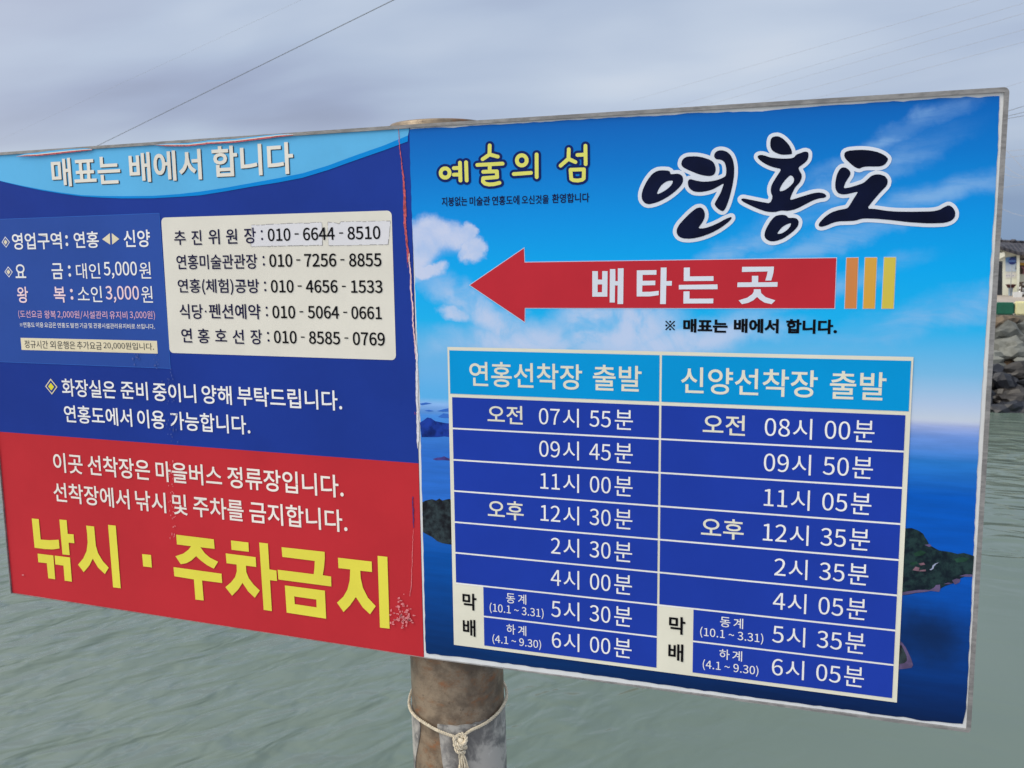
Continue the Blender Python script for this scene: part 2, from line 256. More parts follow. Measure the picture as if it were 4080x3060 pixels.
# ---------------------------------------------------------------- lettering
# outlines in thousandths of the letter size, keyed by character code: [advance, [x, y, x, y, ...], ...]
GLYPH = {40:[338,[295,-171,224,-21,182,142,168,311,182,479,224,642,295,792,239,818,160,664,110,496,92,311,110,125,160,-42,239,-196]],
41:[338,[178,-42,228,125,246,311,228,496,178,664,99,818,42,792,114,642,157,479,171,311,157,142,114,-21,42,-171,99,-196]],
44:[278,[153,-140,203,-69,221,19,212,77,185,113,144,126,110,118,85,96,75,62,84,28,109,6,142,-2,153,-1,140,-57,106,-102,53,-136,75,-190]],
46:[278,[172,-4,196,20,205,56,196,93,172,117,139,126,105,117,82,93,73,56,82,20,105,-4,139,-13]],
47:[392,[78,-179,377,794,311,794,11,-179]],
48:[555,[355,2,418,48,466,124,496,231,506,369,496,506,466,612,418,687,355,731,278,746,201,731,137,687,90,612,60,506,50,369,60,231,90,124,137,48,201,2,278,-13],[232,72,193,108,163,168,145,255,138,369,145,483,163,569,193,629,232,663,278,674,325,663,363,629,393,569,412,483,418,369,412,255,393,168,363,108,325,72,278,61]],
49:[555,[490,0,490,76,343,76,343,733,273,733,230,712,180,695,121,681,121,623,252,623,252,76,88,76,88,0]],
50:[555,[505,0,505,79,302,79,182,72,333,231,434,383,470,531,461,604,433,663,388,708,329,736,256,746,172,733,102,696,40,639,93,587,137,631,188,661,245,672,321,653,365,602,380,527,344,393,233,238,44,54,44,0]],
51:[555,[338,-4,403,23,454,66,487,124,499,196,478,285,423,347,344,382,344,387,413,425,458,484,474,563,464,627,435,678,389,715,330,738,260,746,182,735,115,704,56,659,105,601,150,638,201,663,257,672,323,658,366,617,381,556,375,511,353,473,315,443,258,423,178,416,178,346,267,339,332,320,375,289,399,249,406,199,387,126,335,80,257,63,183,75,124,106,76,147,29,88,86,38,162,1,263,-13]],
52:[555,[426,0,426,202,524,202,524,275,426,275,426,733,325,733,20,262,20,202,340,202,340,0],[115,275,282,525,341,633,345,633,340,500,340,275]],
53:[555,[334,-2,400,29,453,81,489,151,502,238,491,325,459,391,411,436,351,463,281,472,240,469,204,459,171,443,190,655,466,655,466,733,110,733,86,391,135,360,174,384,213,398,257,403,337,383,390,326,409,236,388,144,332,84,253,63,178,75,119,104,73,144,27,84,85,37,161,1,262,-13]],
54:[555,[367,-2,425,30,471,80,501,146,512,225,503,308,476,373,434,419,377,446,308,455,250,445,192,414,142,367,153,486,181,572,222,630,273,661,331,671,375,664,414,645,447,615,499,671,453,710,396,737,327,746,244,733,170,690,111,614,71,502,56,350,68,219,102,118,154,45,222,2,301,-13],[194,348,245,378,293,387,367,367,411,311,425,225,409,138,364,80,301,59,222,86,169,166,144,294]],
55:[555,[293,0,304,160,324,299,362,427,421,551,508,678,508,733,49,733,49,655,405,655,290,458,226,249,198,0]],
56:[555,[357,-4,420,23,468,64,499,116,509,176,492,263,447,325,386,369,386,374,430,418,468,479,483,551,474,615,448,668,407,709,351,735,282,744,179,721,108,656,81,558,95,488,131,432,180,389,180,385,116,338,66,270,46,182,57,118,89,65,139,23,204,-4,280,-13],[248,435,188,486,164,558,179,620,221,661,281,676,348,659,390,612,405,546,397,494,371,444,330,398],[202,73,147,120,127,190,140,256,176,312,228,356,325,314,395,260,422,179,404,114,355,71,281,55]],
57:[555,[315,1,388,46,447,125,487,241,501,398,489,524,455,621,402,691,334,732,254,746,188,735,131,704,85,654,55,588,44,508,53,426,80,362,122,316,178,288,246,278,307,289,365,320,415,367,402,248,375,162,335,105,287,73,232,63,186,70,144,89,108,119,58,62,104,23,163,-3,235,-13],[364,388,312,356,261,346,188,366,145,423,130,508,147,596,191,654,255,675,335,649,389,571,414,444]],
126:[555,[424,297,472,330,515,387,464,424,437,385,409,363,378,356,318,381,257,427,180,451,132,441,84,407,41,350,92,314,118,353,146,375,177,382,238,358,300,312,376,287]],
183:[1000,[446,472,409,434,394,380,409,326,446,288,500,274,554,288,592,326,606,380,592,434,554,472,500,486]],
8251:[1000,[538,601,565,628,575,665,565,703,538,730,500,740,463,730,436,703,425,665,436,628,463,601,500,590],[170,739,141,710,471,380,140,49,169,20,500,351,830,21,859,50,529,380,859,710,830,739,500,409],[280,418,253,445,215,455,177,445,150,418,140,380,150,342,177,315,215,305,253,315,280,342,290,380],[721,342,748,315,785,305,823,315,850,342,860,380,850,418,823,445,785,455,748,445,721,418,710,380],[463,160,436,133,425,95,436,57,463,30,500,20,538,30,565,57,575,95,565,133,538,160,500,170]],
44032:[920,[662,-77,745,-77,745,391,889,391,889,460,745,460,745,827,662,827],[97,661,429,661,405,538,356,425,281,324,180,234,55,158,101,94,256,192,372,307,452,437,498,579,512,730,97,730]],
44036:[920,[668,166,752,166,752,483,885,483,885,553,752,553,752,827,668,827],[88,688,419,688,395,597,344,515,268,444,170,383,51,336,86,269,230,329,347,409,435,508,490,625,509,757,88,757],[188,-58,791,-58,791,10,271,10,271,233,188,233]],
44163:[920,[517,503,711,503,711,215,794,215,794,826,711,826,711,572,517,572],[109,687,424,687,401,596,352,515,279,444,183,385,65,338,101,272,243,332,358,411,443,509,495,624,513,755,109,755],[461,251,445,176,401,111,335,57,252,16,159,-9,192,-75,320,-34,428,34,502,127,576,35,683,-33,809,-73,843,-7,751,19,669,59,603,113,559,177,543,251,543,292,461,292]],
44228:[920,[739,-78,818,-78,818,827,739,827],[89,644,354,644,335,534,296,432,236,337,154,252,49,177,98,117,245,230,347,361,409,508,557,508,557,349,394,349,394,281,557,281,557,-32,636,-32,636,803,557,803,557,576,424,576,436,712,89,712]],
44275:[920,[147,717,681,717,680,648,674,569,658,474,740,465,756,563,762,647,763,719,763,783,147,783],[386,403,51,403,51,336,866,336,866,403,468,403,468,585,386,585],[413,224,397,157,354,98,287,49,204,13,109,-9,140,-74,271,-38,380,24,455,110,531,24,639,-38,770,-74,802,-9,707,13,623,49,557,98,513,157,497,224,497,264,413,264]],
44277:[920,[349,249,262,228,196,193,155,147,141,89,155,32,196,-14,262,-48,349,-69,455,-76,562,-69,650,-48,715,-14,756,32,770,89,756,147,715,193,650,228,562,249,455,256],[579,180,659,144,688,89,659,36,579,1,455,-11,332,1,252,36,223,89,252,144,332,180,455,192],[147,714,681,714,681,705,680,634,674,560,657,474,738,465,756,553,762,631,763,705,763,781,147,781],[386,406,51,406,51,338,866,338,866,406,468,406,468,580,386,580]],
44288:[920,[99,688,466,688,465,625,458,546,442,449,524,441,540,550,546,640,547,709,547,757,99,757],[228,292,422,303,615,326,610,387,317,363,317,555,235,555,235,360,44,358,53,290],[670,146,754,146,754,463,883,463,883,533,754,533,754,827,670,827],[182,-58,783,-58,783,10,265,10,265,208,182,208]],
44305:[920,[360,244,276,223,214,190,175,145,162,89,175,32,214,-14,276,-47,360,-68,462,-75,565,-68,648,-47,710,-14,749,32,762,89,749,145,710,190,648,223,565,244,462,251],[578,174,652,141,678,89,652,36,578,2,462,-9,346,2,272,36,245,89,272,141,346,174,462,186],[99,702,465,702,464,643,457,571,442,484,523,477,540,575,546,657,547,721,547,770,99,770],[229,327,422,337,615,360,610,420,317,397,317,574,235,574,235,395,44,393,53,324],[670,263,754,263,754,511,883,511,883,581,754,581,754,827,670,827]],
44396:[920,[50,311,415,311,415,-79,498,-79,498,311,867,311,867,380,735,380,753,499,759,600,760,689,760,768,152,768,152,701,678,701,678,689,677,600,670,499,650,380,50,380]],
44508:[920,[50,306,261,306,261,-77,344,-77,344,306,570,306,570,-77,652,-77,652,306,867,306,867,374,729,374,748,505,754,612,755,701,755,769,154,769,154,701,674,701,673,612,666,505,645,374,50,374]],
44552:[920,[151,-66,767,-66,767,255,151,255],[685,2,232,2,232,189,685,189],[50,378,870,378,870,446,739,446,757,550,763,637,764,712,764,779,154,779,154,711,682,711,681,636,675,549,656,446,50,446]],
44592:[920,[709,-78,792,-78,792,827,709,827],[103,662,442,662,419,538,370,425,295,323,192,234,61,158,105,91,265,189,384,304,465,434,512,577,526,729,103,729]],
45210:[920,[147,204,347,204,347,-78,429,-78,429,272,147,272],[473,204,669,204,669,-78,752,-78,752,272,473,272],[669,321,752,321,752,540,885,540,885,609,752,609,752,827,669,827],[93,386,164,386,299,390,438,402,584,426,574,495,436,472,303,460,176,456,176,775,93,775,93,456]],
45716:[920,[49,299,869,299,869,366,49,366],[160,488,775,488,775,555,242,555,242,794,160,794],[154,-56,780,-56,780,12,237,12,237,208,154,208]],
45733:[920,[50,335,868,335,868,403,50,403],[352,248,266,227,202,194,162,148,148,90,162,33,202,-13,266,-46,352,-67,458,-74,564,-67,650,-46,714,-13,754,33,767,90,754,148,714,194,650,227,564,248,458,255],[579,178,657,144,684,90,657,37,579,3,458,-9,336,3,259,37,232,90,259,144,336,178,458,189],[161,508,774,508,774,576,243,576,243,809,161,809]],
45768:[920,[708,-78,790,-78,790,827,708,827],[107,155,181,155,325,159,472,173,625,199,614,269,468,245,327,231,189,227,189,738,107,738,107,227]],
45796:[920,[662,-79,745,-79,745,401,893,401,893,470,745,470,745,827,662,827],[89,147,160,147,316,149,453,158,588,177,578,248,450,229,318,220,171,217,171,671,508,671,508,739,89,739]],
45817:[920,[362,263,280,241,218,205,179,157,166,97,179,37,218,-11,280,-47,362,-68,464,-76,565,-68,648,-47,709,-11,747,37,760,97,747,157,709,205,648,241,565,263,464,270],[579,190,654,154,680,97,654,40,579,4,464,-9,348,4,274,40,247,97,274,154,348,190,464,203],[669,289,753,289,753,523,885,523,885,592,753,592,753,827,669,827],[90,361,160,361,327,363,461,372,583,391,574,459,458,441,331,432,172,429,172,690,489,690,489,758,90,758]],
45824:[920,[533,-31,610,-31,610,396,738,396,738,-78,817,-78,817,827,738,827,738,464,610,464,610,807,533,807],[82,145,141,145,264,147,372,155,476,172,468,241,373,225,275,218,165,215,165,649,418,649,418,717,82,717]],
46020:[920,[154,337,417,337,417,105,50,105,50,36,870,36,870,105,499,105,499,337,775,337,775,404,237,404,237,686,766,686,766,754,154,754]],
46041:[920,[352,242,266,222,202,188,162,143,148,86,162,29,202,-16,266,-50,352,-70,458,-77,564,-70,650,-50,714,-16,754,29,767,86,754,143,714,188,650,222,564,242,458,249],[579,172,657,139,684,86,657,33,579,-1,458,-12,336,-1,259,33,232,86,259,139,336,172,458,184],[153,485,418,485,418,381,50,381,50,314,868,314,868,381,499,381,499,485,772,485,772,552,235,552,235,719,766,719,766,785,153,785]],
46300:[920,[50,45,870,45,870,114,50,114],[154,325,775,325,775,393,236,393,236,675,766,675,766,743,154,743]],
47196:[920,[152,272,417,272,417,103,50,103,50,34,870,34,870,103,499,103,499,272,789,272,789,340,234,340,234,486,768,486,768,760,150,760,150,692,686,692,686,552,152,552,152,340]],
47448:[920,[49,221,262,221,262,-78,345,-78,345,221,573,221,573,-78,656,-78,656,221,869,221,869,288,49,288],[150,380,790,380,790,448,233,448,233,559,770,559,770,792,147,792,147,724,686,724,686,622,150,622,150,448]],
47484:[920,[49,343,869,343,869,407,49,407],[149,-66,796,-66,796,-6,231,-6,231,78,767,78,767,271,147,271,147,211,685,211,685,135,149,135,149,-6],[155,474,780,474,780,534,237,534,237,612,764,612,764,800,153,800,153,741,682,741,682,668,155,668,155,534]],
47532:[920,[709,-79,791,-79,791,827,709,827],[100,675,434,675,434,487,102,487,102,140,177,140,328,143,476,153,632,173,624,241,473,222,330,212,186,209,186,420,518,420,518,743,100,743]],
47549:[920,[708,329,791,329,791,826,708,826],[207,-66,791,-66,791,284,709,284,709,178,289,178,289,284,207,284],[709,112,709,2,289,2,289,112],[95,715,424,715,424,602,97,602,97,348,170,348,325,350,466,359,609,377,599,445,462,427,327,419,178,417,178,537,505,537,505,783,95,783]],
47560:[920,[86,152,501,152,501,736,86,736],[419,219,167,219,167,670,419,670],[662,-78,745,-78,745,396,893,396,893,466,745,466,745,827,662,827]],
47561:[920,[87,358,503,358,503,759,87,759],[422,425,168,425,168,693,422,693],[164,176,669,176,669,-79,752,-79,752,243,164,243],[669,291,752,291,752,523,885,523,885,592,752,592,752,827,669,827]],
47588:[920,[82,165,427,165,427,722,82,722],[349,231,160,231,160,656,349,656],[538,-32,617,-32,617,400,739,400,739,-78,819,-78,819,827,739,827,739,469,617,469,617,808,538,808]],
48120:[920,[101,149,517,149,517,738,101,738],[437,216,183,216,183,672,437,672],[707,-79,790,-79,790,827,707,827]],
48143:[920,[97,399,519,399,519,768,97,768],[438,465,178,465,178,702,438,702],[708,308,790,308,790,827,708,827],[463,246,197,246,197,182,462,182,418,96,308,27,161,-11,190,-75,320,-42,429,14,504,90,579,15,686,-42,815,-75,844,-11,698,29,590,98,547,182,812,182,812,246,546,246,546,334,463,334]],
48156:[920,[87,395,506,395,506,789,424,789,424,660,169,660,169,789,87,789],[424,595,424,462,169,462,169,595],[669,360,752,360,752,564,885,564,885,632,752,632,752,827,669,827],[180,-68,784,-68,784,-1,261,-1,261,97,752,97,752,317,178,317,178,251,670,251,670,159,180,159,180,-1]],
48169:[920,[362,252,279,231,218,196,179,150,166,92,179,33,218,-14,279,-48,362,-70,464,-77,566,-70,648,-48,709,-14,747,33,760,92,747,150,709,196,648,231,566,252,464,259],[580,181,653,147,679,92,653,36,580,1,464,-11,349,1,274,36,248,92,274,147,349,181,464,193],[87,353,506,353,506,770,424,770,424,634,169,634,169,770,87,770],[424,568,424,420,169,420,169,568],[669,284,752,284,752,530,885,530,885,600,752,600,752,827,669,827]],
48176:[920,[82,148,428,148,428,741,351,741,351,521,161,521,161,741,82,741],[351,454,351,216,161,216,161,454],[538,-32,617,-32,617,400,739,400,739,-78,819,-78,819,827,739,827,739,469,617,469,617,808,538,808]],
48260:[920,[420,455,420,217,169,217,169,455],[86,149,501,149,501,423,712,423,712,-79,794,-79,794,827,712,827,712,491,501,491,501,756,420,756,420,521,169,521,169,756,86,756]],
48373:[920,[141,137,683,137,683,-78,766,-78,766,204,141,204],[678,639,678,534,240,534,240,639],[158,467,417,467,417,360,50,360,50,292,867,292,867,360,500,360,500,467,760,467,760,806,678,806,678,703,240,703,240,806,158,806]],
48512:[920,[153,399,765,399,765,790,682,790,682,666,235,666,235,790,153,790],[682,599,682,467,235,467,235,599],[49,224,416,224,416,-78,498,-78,498,224,869,224,869,291,49,291]],
48516:[920,[158,436,760,436,760,798,678,798,678,683,240,683,240,798,158,798],[678,619,678,503,240,503,240,619],[49,282,424,282,424,107,506,107,506,282,869,282,869,349,49,349],[153,-58,778,-58,778,10,235,10,235,188,153,188]],
48533:[920,[579,164,656,132,683,81,656,30,579,-2,458,-13,336,-2,259,30,232,81,259,132,336,164,458,175],[158,471,760,471,760,804,678,804,678,704,240,704,240,804,158,804],[678,639,678,537,240,537,240,639],[50,324,416,324,416,238,272,214,181,161,149,81,163,26,202,-18,266,-50,352,-69,458,-76,564,-69,650,-50,714,-18,754,26,767,81,735,162,643,215,499,238,499,324,867,324,867,391,50,391]],
48708:[920,[707,-79,790,-79,790,827,707,827],[101,139,527,139,527,750,445,750,445,512,184,512,184,750,101,750],[445,446,445,208,184,208,184,446]],
49436:[920,[712,520,502,520,502,452,712,452,712,-79,794,-79,794,827,712,827],[283,587,252,422,169,278,49,180,101,113,196,186,273,290,326,416,379,297,456,199,550,129,600,196,482,289,398,427,367,587,367,749,283,749]],
49440:[920,[711,614,514,614,514,545,711,545,711,150,794,150,794,826,711,826],[277,661,249,529,170,418,51,345,95,279,192,335,268,415,319,515,370,425,443,351,534,300,579,365,464,434,387,537,359,658,359,772,277,772],[213,-58,815,-58,815,10,296,10,296,225,213,225]],
49444:[920,[711,663,514,663,514,595,711,595,711,360,794,360,794,827,711,827],[214,-66,827,-66,827,1,295,1,295,97,794,97,794,314,212,314,212,248,712,248,712,160,214,160,214,1],[276,714,247,591,168,490,49,424,93,358,190,409,266,482,318,575,370,492,444,426,535,379,579,444,463,507,386,601,357,714,357,798,276,798]],
49496:[920,[711,693,529,693,529,625,711,625,711,508,529,508,529,440,711,440,711,151,794,151,794,826,711,826],[277,661,249,526,170,413,52,337,96,271,192,328,268,410,319,511,369,417,441,340,531,287,577,352,463,425,387,533,359,661,359,776,277,776],[213,-58,815,-58,815,10,296,10,296,220,213,220]],
49548:[920,[415,108,50,108,50,40,870,40,870,108,497,108,497,328,415,328],[412,697,393,610,342,531,267,465,178,415,82,386,118,317,254,366,373,452,456,568,539,452,659,366,795,317,831,386,735,415,645,465,570,531,518,610,499,697,499,766,412,766]],
49696:[920,[416,789,399,726,350,670,279,625,191,591,95,572,123,509,260,542,378,603,458,688,539,603,656,542,794,509,822,572,726,591,639,625,567,670,519,726,501,789,501,822,416,822],[151,-68,789,-68,789,-3,232,-3,232,87,762,87,762,294,499,294,499,383,867,383,867,450,50,450,50,383,416,383,416,294,149,294,149,229,681,229,681,148,151,148,151,-3]],
49828:[920,[50,44,870,44,870,113,50,113],[412,695,393,606,342,524,268,456,179,404,84,373,121,304,256,357,374,446,456,564,539,445,657,356,791,304,829,373,734,403,644,455,570,524,518,605,499,695,499,764,412,764]],
49884:[920,[707,-79,790,-79,790,827,707,827],[288,587,276,485,241,387,189,300,122,229,45,179,96,110,195,182,275,286,331,413,387,293,466,196,562,128,612,194,536,243,470,311,418,395,383,489,371,587,371,749,288,749]],
49885:[920,[187,169,708,169,708,-78,791,-78,791,237,187,237],[708,283,791,283,791,827,708,827],[285,696,256,567,177,459,58,386,100,320,198,375,275,453,328,551,382,460,458,387,554,336,595,402,477,470,398,573,369,696,369,784,285,784]],
49888:[920,[708,163,791,163,791,826,708,826],[210,-58,819,-58,819,10,293,10,293,224,210,224],[285,685,257,550,178,436,59,359,103,293,199,350,276,432,328,533,381,438,456,363,551,310,594,376,476,448,398,556,369,685,369,776,285,776]],
49892:[920,[708,359,790,359,790,827,708,827],[209,-68,822,-68,822,-1,289,-1,289,95,791,95,791,313,206,313,206,247,709,247,709,158,209,158,209,-1],[285,732,256,607,176,502,56,433,98,367,196,420,274,496,328,591,382,503,460,433,556,384,597,449,479,514,398,613,369,732,369,801,285,801]],
50416:[920,[50,43,869,43,869,112,50,112],[595,640,580,547,535,455,459,379,383,456,337,549,322,640,322,754,239,754,239,640,218,536,156,437,58,364,102,301,179,353,239,423,279,504,319,419,378,345,458,291,538,344,597,416,636,500,677,419,736,351,814,301,859,364,760,433,699,530,678,640,678,754,595,754]],
50557:[920,[164,179,669,179,669,-78,752,-78,752,247,164,247],[225,763,160,734,110,689,78,630,66,559,78,488,110,429,160,384,225,355,302,345,379,355,444,384,495,429,527,488,538,559,527,630,495,689,444,734,379,763,302,773],[383,684,438,634,458,559,438,484,383,433,302,415,222,433,167,484,147,559,167,634,222,684,302,702],[669,290,752,290,752,426,883,426,883,496,752,496,752,620,883,620,883,689,752,689,752,827,669,827]],
50577:[920,[225,763,160,735,110,690,78,631,66,560,78,490,110,431,160,386,225,357,302,347,379,357,444,386,495,431,527,490,538,560,527,631,495,690,444,735,379,763,302,773],[383,685,438,635,458,560,438,485,383,435,302,417,222,435,167,485,147,560,167,635,222,685,302,703],[362,256,280,234,218,199,179,152,166,93,179,35,218,-12,280,-47,362,-69,464,-76,565,-69,648,-47,709,-12,747,35,760,93,747,152,709,199,648,234,565,256,464,263],[580,184,653,149,679,93,653,38,580,3,464,-9,349,3,274,38,248,93,274,149,349,184,464,196],[669,291,752,291,752,430,883,430,883,499,752,499,752,623,883,623,883,692,752,692,752,827,669,827]],
50629:[920,[376,697,430,649,450,576,430,503,376,454,297,436,217,454,163,503,143,576,163,649,217,697,297,715],[215,-66,794,-66,794,296,711,296,711,183,297,183,297,296,215,296],[711,117,711,2,297,2,297,117],[711,611,526,611,486,703,407,763,297,785,221,775,156,747,107,703,75,645,64,576,75,507,107,449,156,404,221,376,297,366,407,388,488,450,527,543,711,543,711,341,794,341,794,827,711,827]],
50630:[920,[153,-66,466,-66,466,296,389,296,389,184,231,184,231,296,153,296],[389,121,389,-1,231,-1,231,121],[376,700,430,652,450,579,430,506,376,457,297,439,217,457,163,506,143,579,163,652,217,700,297,718],[641,226,623,134,568,51,477,-10,519,-73,590,-30,645,28,682,97,718,27,773,-31,845,-73,888,-10,797,48,742,131,723,226,723,302,641,302],[711,615,526,615,486,706,406,766,297,787,221,777,156,750,107,706,75,648,64,579,75,510,107,452,156,408,221,380,297,370,407,392,488,453,527,546,711,546,711,348,794,348,794,827,711,827]],
50640:[920,[739,-78,819,-78,819,827,739,827],[315,645,356,564,370,437,356,310,315,228,253,199,192,228,152,310,138,437,152,564,192,645,253,674],[189,737,135,696,95,631,70,544,61,437,70,330,95,242,135,176,189,135,253,121,316,134,367,171,407,230,434,309,446,407,559,407,559,-32,638,-32,638,808,559,808,559,475,446,475,433,570,406,646,366,703,315,739,253,751]],
50669:[920,[190,177,711,177,711,-78,794,-78,794,244,190,244],[375,686,430,635,450,559,430,482,375,431,297,412,218,431,163,482,143,559,163,635,218,686,297,705],[711,491,519,491,529,559,519,626,711,626],[221,766,157,736,107,691,75,631,64,559,75,487,107,427,157,381,221,352,297,341,371,351,433,379,482,423,711,423,711,294,794,294,794,827,711,827,711,694,483,694,434,738,371,766,297,776]],
50672:[920,[375,676,430,622,450,542,430,463,375,409,297,389,218,409,163,463,143,542,163,622,218,676,297,695],[711,469,518,469,529,542,517,617,711,617],[221,758,157,728,107,680,75,617,64,542,75,468,107,406,157,358,221,327,297,316,370,326,433,356,482,401,711,401,711,158,794,158,794,826,711,826,711,685,481,685,432,730,369,759,297,769],[217,-58,819,-58,819,10,299,10,299,227,217,227]],
50689:[920,[376,684,430,633,450,558,430,484,376,433,297,414,218,433,163,484,143,558,163,633,218,684,297,702],[393,263,310,241,247,205,209,157,195,97,209,37,247,-11,310,-47,393,-68,496,-76,599,-68,683,-47,745,-11,784,37,797,97,784,157,745,205,683,241,599,263,496,270],[614,192,690,155,716,97,690,39,614,3,496,-10,379,3,303,39,276,97,303,155,379,192,496,205],[711,629,711,488,518,488,529,558,517,629],[711,696,479,696,430,738,369,764,297,773,221,763,157,734,107,688,75,629,64,558,75,487,107,428,157,383,221,353,297,343,369,352,430,379,479,420,711,420,711,292,794,292,794,827,711,827]],
50696:[920,[739,-78,819,-78,819,827,739,827],[316,645,357,564,371,437,357,310,316,228,253,199,191,228,151,310,137,437,151,564,191,645,253,674],[561,333,439,333,447,437,439,540,561,540],[189,737,135,696,95,631,70,544,61,437,70,330,95,242,135,176,189,135,253,121,324,138,381,187,421,264,561,264,561,-32,640,-32,640,808,561,808,561,608,422,608,381,686,325,734,253,751]],
50724:[920,[587,680,675,621,707,531,695,473,661,426,608,390,539,368,458,360,330,381,243,441,210,531,243,621,330,680,458,701],[50,38,870,38,870,107,499,107,499,295,594,312,674,345,735,394,774,456,787,531,771,611,726,676,657,726,566,757,458,768,351,757,261,726,191,676,146,611,130,531,144,456,182,394,243,345,322,312,417,295,417,107,50,107]],
50773:[920,[360,233,277,213,216,181,178,137,165,82,178,28,216,-16,277,-49,360,-69,461,-76,563,-69,645,-49,706,-16,744,28,757,82,744,137,706,181,645,213,563,233,461,240],[576,164,649,132,675,82,649,32,576,0,461,-11,346,0,272,32,246,82,272,132,346,164,461,175],[399,718,450,682,468,627,450,572,399,535,323,522,247,535,197,572,178,627,197,682,247,718,323,730],[668,249,751,249,751,504,883,504,883,574,751,574,751,826,668,826],[207,772,129,715,100,627,123,547,187,490,284,462,284,379,49,376,59,309,231,311,423,321,618,346,611,405,367,382,367,463,462,492,524,548,546,627,518,715,440,772,323,793]],
50808:[920,[426,679,483,630,504,555,483,482,426,432,343,414,260,432,203,482,182,555,203,630,260,679,343,696],[704,-79,787,-79,787,827,704,827],[245,120,446,130,652,157,645,218,384,193,384,346,489,382,560,454,585,555,574,626,541,685,489,730,422,758,343,768,264,758,197,730,145,685,112,626,100,555,126,454,196,382,301,346,301,190,55,187,66,118]],
50836:[920,[587,683,675,625,707,537,675,449,587,391,458,370,329,391,242,449,210,537,242,625,329,683,458,704],[351,760,260,729,191,680,146,616,130,537,145,462,186,399,251,351,251,107,50,107,50,38,870,38,870,107,668,107,668,352,732,400,773,462,787,537,772,616,727,680,657,729,566,760,458,770],[333,320,458,305,585,320,585,107,333,107]],
50857:[920,[351,237,265,217,201,185,162,141,148,85,162,28,201,-17,265,-49,351,-69,458,-76,564,-69,650,-49,714,-17,754,28,767,85,754,141,714,185,650,217,564,237,458,244],[579,169,657,136,684,85,657,32,579,-1,458,-12,336,-1,259,32,232,85,259,136,336,169,458,180],[583,733,663,698,691,642,663,587,583,551,458,539,334,551,254,587,225,642,254,698,334,733,458,745],[350,803,261,782,196,747,154,700,140,642,153,586,191,541,251,507,251,380,50,380,50,313,867,313,867,380,665,380,665,507,726,541,763,586,776,642,762,700,721,747,655,782,567,803,458,810],[334,485,458,475,583,485,583,380,334,380]],
50868:[920,[352,796,264,773,198,735,156,684,141,622,156,560,198,510,264,473,352,449,458,441,565,449,653,473,719,510,761,560,775,622,761,684,719,735,653,773,565,796,458,804],[579,723,659,684,687,622,659,562,579,523,458,509,338,523,258,562,229,622,258,684,338,723,458,737],[49,300,424,300,424,117,508,117,508,300,869,300,869,368,49,368],[154,-58,778,-58,778,11,237,11,237,206,154,206]],
50896:[920,[223,770,145,715,117,632,145,549,223,495,339,475,455,495,533,549,561,632,533,715,455,770,339,790],[414,716,464,683,482,632,464,582,414,549,339,537,264,549,214,582,195,632,214,683,264,716,339,728],[306,344,306,170,389,170,389,349,634,375,628,435,429,418,228,410,45,408,56,340],[523,232,707,232,707,139,790,139,790,826,707,826,707,292,523,292],[173,-58,812,-58,812,10,256,10,256,206,173,206]],
50948:[920,[270,776,206,751,157,712,126,660,115,598,145,501,226,436,345,412,465,436,546,501,576,598,565,660,534,712,485,751,421,776,345,784],[424,701,478,660,497,598,478,537,424,496,345,481,268,496,215,537,195,598,215,660,268,701,345,716],[709,-78,791,-78,791,826,709,826],[309,271,309,-50,392,-50,392,276,478,283,565,293,650,307,644,369,439,347,233,338,48,336,59,266]],
50976:[920,[352,782,265,756,198,715,156,660,141,593,156,527,198,472,265,432,352,406,457,397,563,406,650,432,717,472,759,527,774,593,759,660,717,715,650,756,563,782,457,791],[579,708,660,663,689,593,660,525,579,480,457,464,336,480,255,525,226,593,255,663,336,708,457,724],[49,244,260,244,260,-78,345,-78,345,244,571,244,571,-78,655,-78,655,244,869,244,869,312,49,312]],
51008:[920,[50,284,867,284,867,351,50,351],[351,788,262,765,196,728,155,678,140,616,155,554,196,504,262,466,351,443,458,435,566,443,654,466,720,504,762,554,776,616,762,678,720,728,654,765,566,788,458,796],[582,716,663,677,691,616,663,555,582,517,458,503,335,517,254,555,225,616,254,677,335,716,458,729],[155,-58,776,-58,776,10,238,10,238,204,155,204]],
51012:[920,[348,805,260,785,194,754,154,710,140,655,154,600,194,556,260,524,348,505,458,498,568,505,657,524,722,556,762,600,776,655,762,710,722,754,657,785,568,805,458,811],[584,738,664,706,691,655,664,604,584,572,458,561,333,572,254,604,226,655,254,706,333,738,458,749],[50,370,867,370,867,437,50,437],[151,-68,789,-68,789,-3,232,-3,232,89,762,89,762,293,149,293,149,230,681,230,681,150,151,150,151,-3]],
51060:[920,[707,-79,790,-79,790,827,707,827],[238,743,174,702,125,636,94,549,83,442,94,335,125,247,174,182,238,140,313,126,388,140,451,182,500,247,531,335,542,442,531,549,500,636,451,702,388,743,313,757],[391,653,443,570,462,442,443,314,391,230,313,200,235,230,182,314,163,442,182,570,235,653,313,683]],
51064:[920,[708,166,791,166,791,826,708,826],[230,753,165,723,115,676,82,614,70,541,82,468,115,406,165,359,230,329,306,318,383,329,448,359,498,406,531,468,542,541,531,614,498,676,448,723,383,753,306,763],[385,672,441,619,461,541,441,463,385,410,306,391,227,410,172,463,151,541,172,619,227,672,306,691],[210,-58,819,-58,819,10,293,10,293,233,210,233]],
51077:[920,[708,341,791,341,791,827,708,827],[209,-66,791,-66,791,296,709,296,709,187,290,187,290,296,209,296],[709,121,709,2,290,2,290,121],[229,774,164,746,114,702,82,645,70,575,82,506,114,449,164,405,229,377,306,367,383,377,448,405,499,449,531,506,542,575,531,645,499,702,448,746,383,774,306,784],[386,696,441,648,461,575,441,503,386,454,306,436,226,454,171,503,151,575,171,648,226,696,306,714]],
